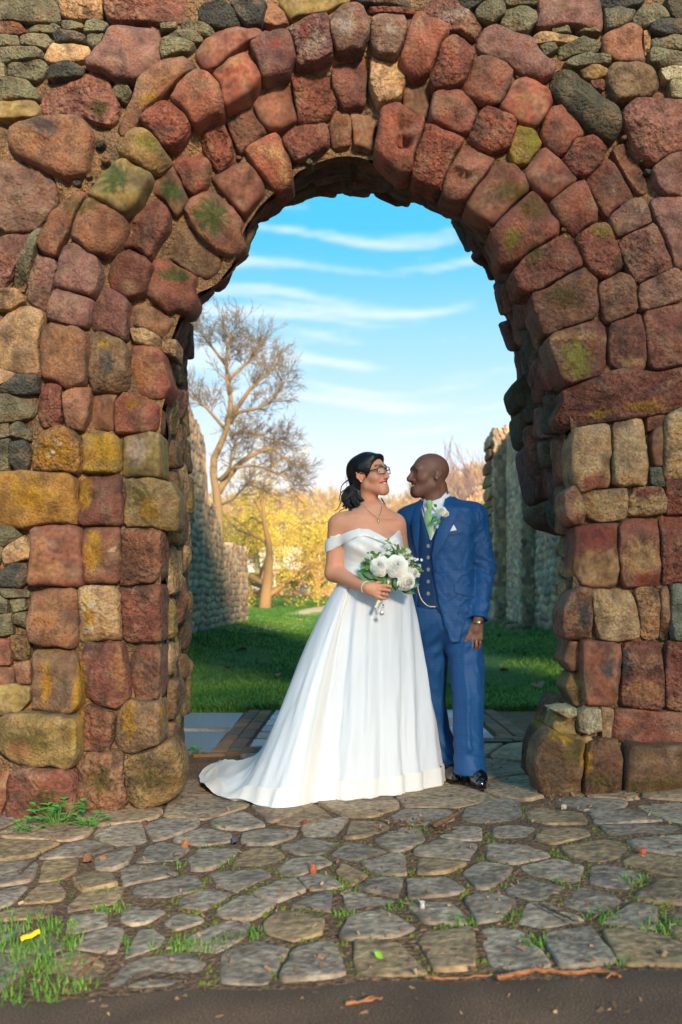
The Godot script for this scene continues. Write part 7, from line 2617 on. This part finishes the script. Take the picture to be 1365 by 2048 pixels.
func build_bouquet() -> void:
	rng.seed = 1212
	var D := 4.835
	var bq := thing("bouquet", "bridal bouquet of white roses and green leaves in the bride's hand", "bouquet", at(775, 1180, D))
	var P := func(px: float, py: float, dz: float) -> Vector3: return at(px, py, D - dz)
	var cream := lin(240, 238, 228)
	# big leaves behind and below
	for q in [[770, 1165, 2.75, 0.17, 0.0], [775, 1160, 2.4, 0.14, 0.02], [778, 1168, 2.2, 0.12, 0.0], [785, 1165, 0.35, 0.13, 0.0], [790, 1160, -0.25, 0.11, 0.02], [780, 1165, -0.9, 0.06, 0.03], [765, 1160, 1.9, 0.1, -0.02], [800, 1150, 0.9, 0.13, -0.02], [785, 1120, 1.75, 0.09, 0.02], [775, 1120, 1.2, 0.07, 0.03], [810, 1140, 0.2, 0.09, 0.0], [745, 1140, 2.6, 0.08, 0.0], [800, 1170, -0.5, 0.1, 0.0], [760, 1150, 3.0, 0.1, 0.02], [790, 1145, 1.3, 0.1, -0.04], [805, 1165, -0.1, 0.1, 0.02], [772, 1158, -1.8, 0.05, 0.05], [790, 1158, -1.3, 0.06, 0.05]]:
		leaf_part(bq, P.call(q[0], q[1], q[4]), q[2], q[3] * 0.84, [lin(36, 92, 44), lin(50, 116, 50), lin(44, 104, 66), lin(30, 76, 36)][rng.randi() % 4], 0.3, 0.25)
	# roses
	for q in [[760, 1132, 0.055, 0.05, -0.2, 0.1], [794, 1132, 0.07, 0.056, 0.05, 0.15], [814, 1164, 0.05, 0.048, 0.5, -0.35], [826, 1146, 0.01, 0.034, 0.8, 0.0], [776, 1106, 0.0, 0.034, -0.1, 0.7], [738, 1120, -0.01, 0.026, -0.7, 0.4], [803, 1104, 0.0, 0.026, 0.3, 0.7]]:
		rose(bq, P.call(q[0], q[1], q[2]), Vector3(q[4], q[5], 1).normalized(), q[3], cream)
	# sprigs with small leaves and buds
	for k in 30:
		var a := rng.randf_range(-0.5, 3.5)
		var len_ := rng.randf_range(0.075, 0.135)
		var from := P.call(784 + rng.randf_range(-16, 16), 1130 + rng.randf_range(-12, 16), 0.0) as Vector3
		var to := from + Vector3(cos(a) * len_, sin(a) * len_ * 0.72, rng.randf_range(-0.05, 0.05))
		var mid := from.lerp(to, 0.5) + Vector3(0, 0.015, 0.02)
		var line := curve([from, mid, to], 8)
		var g := Bag.new()
		var rr := PackedFloat32Array()
		for e in 8: rr.append(0.002 - 0.00015 * e)
		var green := lin(86, 134, 58).lerp(lin(150, 178, 96), rng.randf())
		add_tube(g, line, rr, 5, lin(84, 110, 56))
		var pale := k % 3 == 0
		for e in range(3, 8):
			for s in 3:
				var dir := Vector3(rng.randf_range(-1, 1), rng.randf_range(-0.5, 1), rng.randf_range(0, 1)).normalized()
				var c := line[e]
				var r := rng.randf_range(0.006, 0.012)
				if pale:
					# tiny white blossoms
					for w in 5:
						var aa := TAU * w / 5.0
						var b := g.v.size()
						var pc := c + dir * 0.008
						g.v.append_array([pc, pc + Vector3(cos(aa), sin(aa), 0.3) * r * 0.7, pc + Vector3(cos(aa + 0.9), sin(aa + 0.9), 0.3) * r * 0.7])
						for z in 3: g.c.append(lin(232, 232, 222))
						g.i.append_array([b, b + 1, b + 2])
				else:
					var sd := dir.cross(Vector3(0, 0, 1)).normalized() * r * 0.55
					var b := g.v.size()
					g.v.append_array([c, c + dir * r + sd, c + dir * r * 2.1, c + dir * r - sd])
					for z in 4: g.c.append(green * rng.randf_range(0.8, 1.15))
					g.i.append_array([b, b + 1, b + 2, b, b + 2, b + 3])
		wpart("sprig", commit(g, Vector3(0, 0, 1)), mats.bouquet_leaf, bq)
	# wrapped stems below the hand, charm
	wpart("stem", tube_mesh([P.call(782, 1150, 0.01), P.call(768, 1182, 0.03), P.call(752, 1216, 0.03)], 0.014, 0.009, 10, lin(232, 224, 196)), mats.plain, bq)
	for k in 5: wpart("flower_stem", tube_mesh([P.call(772 + k * 7, 1140, -0.01), P.call(776, 1165, 0.0)], 0.004, 0.004, 6, lin(50, 84, 40)), mats.plain, bq)
	var charm := thing("bouquet_charm", "small silver locket charm hanging below the bouquet", "charm", P.call(764, 1224, 0.02))
	var silver := mat("silver", lin(206, 206, 210).linear_to_srgb(), 0.28)
	silver.metallic = 0.8
	wpart("chain", tube_mesh([P.call(762, 1198, 0.02), P.call(764, 1212, 0.024), P.call(764, 1218, 0.024)], 0.002, 0.002, 6), silver, charm)
	wpart("locket", tube_mesh([P.call(764, 1226, 0.02), P.call(764, 1226, 0.024), P.call(764, 1226, 0.028)], 0.012, 0.011, 18), silver, charm)
	var bead := SphereMesh.new()
	bead.radius = 0.005
	bead.height = 0.01
	bead.radial_segments = 10
	bead.rings = 6
	for q in [[767, 1210, 0], [765, 1206, 1], [767, 1214, 1]]:
		var b := wpart("bead", bead, mat("turquoise", lin(60, 160, 190).linear_to_srgb(), 0.2) if q[2] == 0 else silver, charm)
		b.position += P.call(q[0], q[1], 0.026)

# ---------- small things on the ground
func ground_at(px: float, py: float) -> Vector3:
	var d := F / (py - CY)
	for it in 10: d = F * (1.0 - ground_y((px - CX) * d / F, d)) / (py - CY)
	var x := (px - CX) * d / F
	return Vector3(x, ground_y(x, d), -d)

func twig(label: String, pts: Array, r: float, col: Color, forks: Array) -> void:
	var base := ground_at(pts[0][0], pts[0][1])
	var o := thing("twig", label, "twig", base, "twigs lying on the paving")
	var line := []
	for p in pts: line.append(ground_at(p[0], p[1]) + Vector3(0, r * 1.1 + 0.014, 0) - base)
	var n := pts.size() * 5
	var cv := curve(line, n)
	var g := Bag.new()
	var rr := PackedFloat32Array()
	for k in n: rr.append(r * (1.0 - 0.5 * k / n) * (1.0 + 0.35 * noise2.get_noise_1d(k * 1.7 + pts[0][0])))
	for k in n: cv[k] += Vector3(0, 0.004 * noise.get_noise_1d(k * 0.9), 0.006 * noise.get_noise_1d(k * 0.7 + 30.0))
	add_tube(g, cv, rr, 7, col)
	part("stem", commit(g), mats.bark, o)
	for f in forks:
		var a := cv[int(f[0] * (n - 1))]
		part("fork", tube_mesh([a, a + Vector3(f[1] * 0.5, 0.006, f[2] * 0.5), a + Vector3(f[1], 0.0, f[2])], r * 0.6, r * 0.3, 6, col), mats.bark, o)

func build_litter() -> void:
	rng.seed = 99
	var tan_ := lin(176, 116, 74)
	var grey := lin(104, 84, 66)
	twig("long forked reddish twig lying on the tarmac at the lower right", [[995, 1974], [1050, 1962], [1075, 1958], [1150, 1964], [1200, 1958], [1242, 1972]], 0.008, tan_, [[0.75, 0.06, 0.04], [0.95, -0.03, 0.03]])
	twig("straight thin twig on the tarmac left of the long forked one", [[850, 1968], [900, 1972], [985, 1965]], 0.0045, tan_, [])
	twig("thick piece of bark on the worn edge of the slabs right of centre", [[870, 1665], [905, 1645], [925, 1633]], 0.012, lin(134, 96, 70), [])
	twig("dark twig across the cobbles right of centre", [[1080, 1820], [1110, 1836], [1150, 1856]], 0.006, grey, [[0.5, 0.05, 0.03]])
	twig("upright looking broken stick between cobbles at the left", [[125, 1885], [135, 1850], [140, 1842]], 0.006, grey, [])
	twig("twig lying among the grass tufts at the lower left", [[160, 1965], [190, 1935], [215, 1918]], 0.006, lin(140, 100, 72), [[0.6, -0.07, 0.0]])
	twig("slim dark twig on cobbles near the leafy weed", [[40, 1755], [60, 1738], [82, 1718]], 0.006, grey, [])
	twig("curved dark twig on the tarmac left of centre", [[250, 1990], [270, 1968], [300, 1958]], 0.005, grey, [])
	twig("short twig on the tarmac below the green leaf", [[692, 2022], [725, 2018], [765, 2012]], 0.005, tan_, [[0.5, 0.04, -0.02]])
	twig("thin twig lying among the debris by the right plinth", [[1065, 1560], [1078, 1545], [1085, 1530]], 0.006, grey, [])
	# leafy weed at the foot of the left pier
	var weeds := [[115, 1650, 0.16, 26, "green leafy weed growing at the foot of the left pier"], [400, 1512, 0.07, 12, "small green weed by the left jamb beside the train of the dress"], [180, 1655, 0.09, 14, "low green weed right of the large leafy weed by the left pier"], [50, 1668, 0.08, 10, "low green weed left of the large leafy weed by the left pier"]]
	for w in weeds:
		var base := ground_at(w[0], w[1])
		var o := thing("weed", w[4], "plant", base, "weeds at the foot of the arch")
		for k in w[3]:
			var a := rng.randf() * TAU
			var r: float = w[2] * sqrt(rng.randf())
			var hgt: float = w[2] * rng.randf_range(0.2, 0.75)
			var tip := Vector3(cos(a) * r, hgt, sin(a) * r * 0.7)
			var st := part("stem", tube_mesh([Vector3(tip.x * 0.2, -0.01, tip.z * 0.2), Vector3(tip.x * 0.6, hgt * 0.7, tip.z * 0.6), tip], 0.003, 0.0015, 5, lin(80, 130, 50)), mats.plain, o)
			var g := Bag.new()
			for e in 3:
				var la := a + (e - 1) * 1.1
				var dir := Vector3(cos(la), rng.randf_range(-0.1, 0.4), sin(la)).normalized()
				var side := dir.cross(Vector3.UP).normalized()
				var ln: float = 0.035 * (0.6 + w[2] * 4.0) * rng.randf_range(0.6, 1.0)
				var b := g.v.size()
				for t in 6:
					var tt := t / 5.0
					var wd := ln * 0.42 * sin(PI * clampf(0.06 + 0.94 * tt, 0, 1))
					g.v.append_array([tip + dir * ln * tt + side * wd + Vector3(0, wd * 0.3, 0), tip + dir * ln * tt, tip + dir * ln * tt - side * wd + Vector3(0, wd * 0.3, 0)])
					for z in 3: g.c.append(lin(60, 136, 48).lerp(lin(96, 160, 66), rng.randf()))
				g.grid(b, 6, 3, false)
			part("leaf", commit(g, Vector3.UP), mats.joint_grass, o)
	# scraps and pebbles
	var yellow := Bag.new()
	for k in 7:
		for e in 4: 
			var u := k / 6.0
			var a := e / 3.0 * PI
			yellow.v.append(Vector3(-0.045 + 0.09 * u, 0.006 + 0.012 * sin(a) + 0.004 * sin(u * 9.0), cos(a) * 0.016))
			yellow.c.append(lin(232, 186, 26))
	yellow.grid(0, 7, 4, false)
	var wrap := part("sweet_wrapper", commit(yellow, Vector3.UP), mats.plain, null, ground_at(62, 1897) + Vector3(0, 0.035, 0))
	wrap.scale = Vector3.ONE * 0.62
	wrap.rotation = Vector3(0.3, 0.5, 0.3)
	tag(wrap, "crumpled yellow wrapper in the grass at the lower left", "wrapper")
	var green := part("green_leaf", wrap_leaf(), mats.joint_grass, null, ground_at(760, 1926) + Vector3(0, 0.02, 0))
	green.scale = Vector3.ONE * 0.6
	green.rotation = Vector3(0.2, 0.6, 0.9)
	tag(green, "single bright green leaf at the edge of the tarmac", "leaf")
	var bits := [[1128, 1619, 0.014, [226, 220, 208], "small white pebble on the slabs right of the groom"], [845, 1820, 0.012, [226, 226, 232], "small white scrap on a brown cobble right of centre"], [627, 1745, 0.014, [200, 110, 84], "small orange brick chip on a cobble near the middle"], [1286, 1711, 0.014, [206, 96, 66], "small red brick chip on the mossy cobbles at the right"], [175, 1722, 0.02, [176, 126, 96], "brown leaf scrap on the cobbles at the left"], [205, 1722, 0.018, [176, 126, 96], "curled brown scrap beside the brown leaf scrap at the left"], [290, 1652, 0.02, [120, 60, 52], "dark red chip beside the slabs left of the train"], [610, 1652, 0.014, [140, 60, 56], "dark red brick chip just below the hem"], [468, 1686, 0.012, [90, 96, 120], "small bluish stone chip between cobbles left of centre"], [370, 1695, 0.018, [190, 130, 90], "orange brown scrap between cobbles below the train"], [1185, 1540, 0.02, [206, 176, 130], "pale stone chip among debris by the right plinth"], [1160, 1560, 0.014, [160, 110, 80], "small brown chip by the right plinth"]]
	var bi := 0
	for b in bits:
		var r: float = b[2]
		var poly := PackedVector2Array()
		for e in 6: poly.append(Vector2(cos(TAU * e / 6.0) * r * rng.randf_range(0.7, 1.2), sin(TAU * e / 6.0) * r * rng.randf_range(0.7, 1.2)))
		var place := func(u: float, v: float, h: float) -> Vector3: return Vector3(u, h, v)
		var o := part("stone_chip", stone_mesh(poly, place, r * 0.5, 0.012, lin(b[3][0], b[3][1], b[3][2]), false, 7000 + bi, 12), mats.sandstone, null, ground_at(b[0], b[1]) + Vector3(0, 0.022, 0))
		tag(o, b[4], "scrap", "scraps and chips on the paving")
		bi += 1
	# crumbs of earth, leaf litter and grit over the paving
	var g := Bag.new()
	for k in 1000:
		var p := ground_at(rng.randf_range(-100, 1465), 1535.0 + 511.0 * pow(rng.randf(), 1.7))
		if k % 7 == 0: p = ground_at(rng.randf_range(740, 900), rng.randf_range(1640, 1672))
		if k % 5 == 0: p = ground_at(rng.randf_range(1060, 1340), rng.randf_range(1535, 1600))
		var s := rng.randf_range(0.0015, 0.005)
		var col: Color = [lin(128, 96, 70), lin(104, 80, 58), lin(166, 140, 106), lin(80, 64, 50), lin(140, 104, 80)][rng.randi() % 5]
		var bz := Basis(Vector3(rng.randf() - 0.5, rng.randf() - 0.5, rng.randf() - 0.5).normalized(), rng.randf() * TAU)
		add_box(g, Vector3(-s * rng.randf_range(1, 3), -s * 0.3, -s), Vector3(s * rng.randf_range(1, 3), s * 0.3, s), col, bz, p + Vector3(0, 0.012, 0))
	var lit := part("leaf_litter", commit(g, Vector3.UP * 1e-9, false), mats.plain)
	tag(lit, "brown crumbs of leaves and grit strewn over the paving", "litter", "", "stuff")

func wrap_leaf() -> ArrayMesh:
	var g := Bag.new()
	for k in 8:
		var t := k / 7.0
		var w := 0.014 * sin(PI * clampf(0.05 + 0.95 * t, 0, 1))
		for e in [-1.0, 0.0, 1.0]:
			g.v.append(Vector3(w * e, 0.006 * absf(e), -0.035 + 0.07 * t))
			g.c.append(lin(140, 190, 40))
	g.grid(0, 8, 3, false)
	return commit(g, Vector3.UP)

func _ready() -> void:
	var cam := Camera3D.new()
	cam.name = "camera"
	cam.position = Vector3(0, 1.0, 0)
	cam.near = 0.05
	cam.far = 600.0
	var lens_ := CameraAttributesPhysical.new()
	lens_.frustum_focal_length = 35.0
	lens_.frustum_focus_distance = 5.05
	lens_.frustum_near = 0.05
	lens_.frustum_far = 600.0
	lens_.exposure_aperture = 3.2
	cam.attributes = lens_
	cam.set_frustum(0.05 * 2048.0 / F, Vector2(0, 0.05 * (CY - 1024.0) / F), 0.05, 600.0)
	add_child(cam)
	cam.make_current()
	var sun := DirectionalLight3D.new()
	sun.name = "sun"
	sun.light_color = Color(1.0, 0.92, 0.81)
	sun.light_energy = 1.45
	sun.light_angular_distance = 7.0
	sun.shadow_enabled = true
	sun.rotation_degrees = Vector3(-20.0, 15.0, 0)
	add_child(sun)
	var env := Environment.new()
	env.background_mode = Environment.BG_SKY
	env.tonemap_mode = Environment.TONE_MAPPER_LINEAR
	env.tonemap_exposure = 2.2
	env.fog_enabled = true
	env.fog_density = 0.0005
	env.fog_light_color = Color(0.93, 0.93, 0.96)
	env.sdfgi_enabled = true
	env.ssao_enabled = true
	env.ssil_enabled = true
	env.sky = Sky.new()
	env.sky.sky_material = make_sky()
	var we := WorldEnvironment.new()
	we.name = "environment"
	we.environment = env
	add_child(we)
	rng.seed = 4711
	noise.seed = 11
	noise.frequency = 1.0
	noise.fractal_octaves = 3
	noise2.seed = 29
	noise2.frequency = 2.3
	noise2.fractal_octaves = 4
	make_materials()
	var t0 := Time.get_ticks_msec()
	for step in [build_archway, build_ground, build_paving, build_lawn, build_ruins, build_trees, build_town, build_groom, build_bride, build_bouquet, build_litter]:
		step.call()
		print(step.get_method(), " ", Time.get_ticks_msec() - t0)
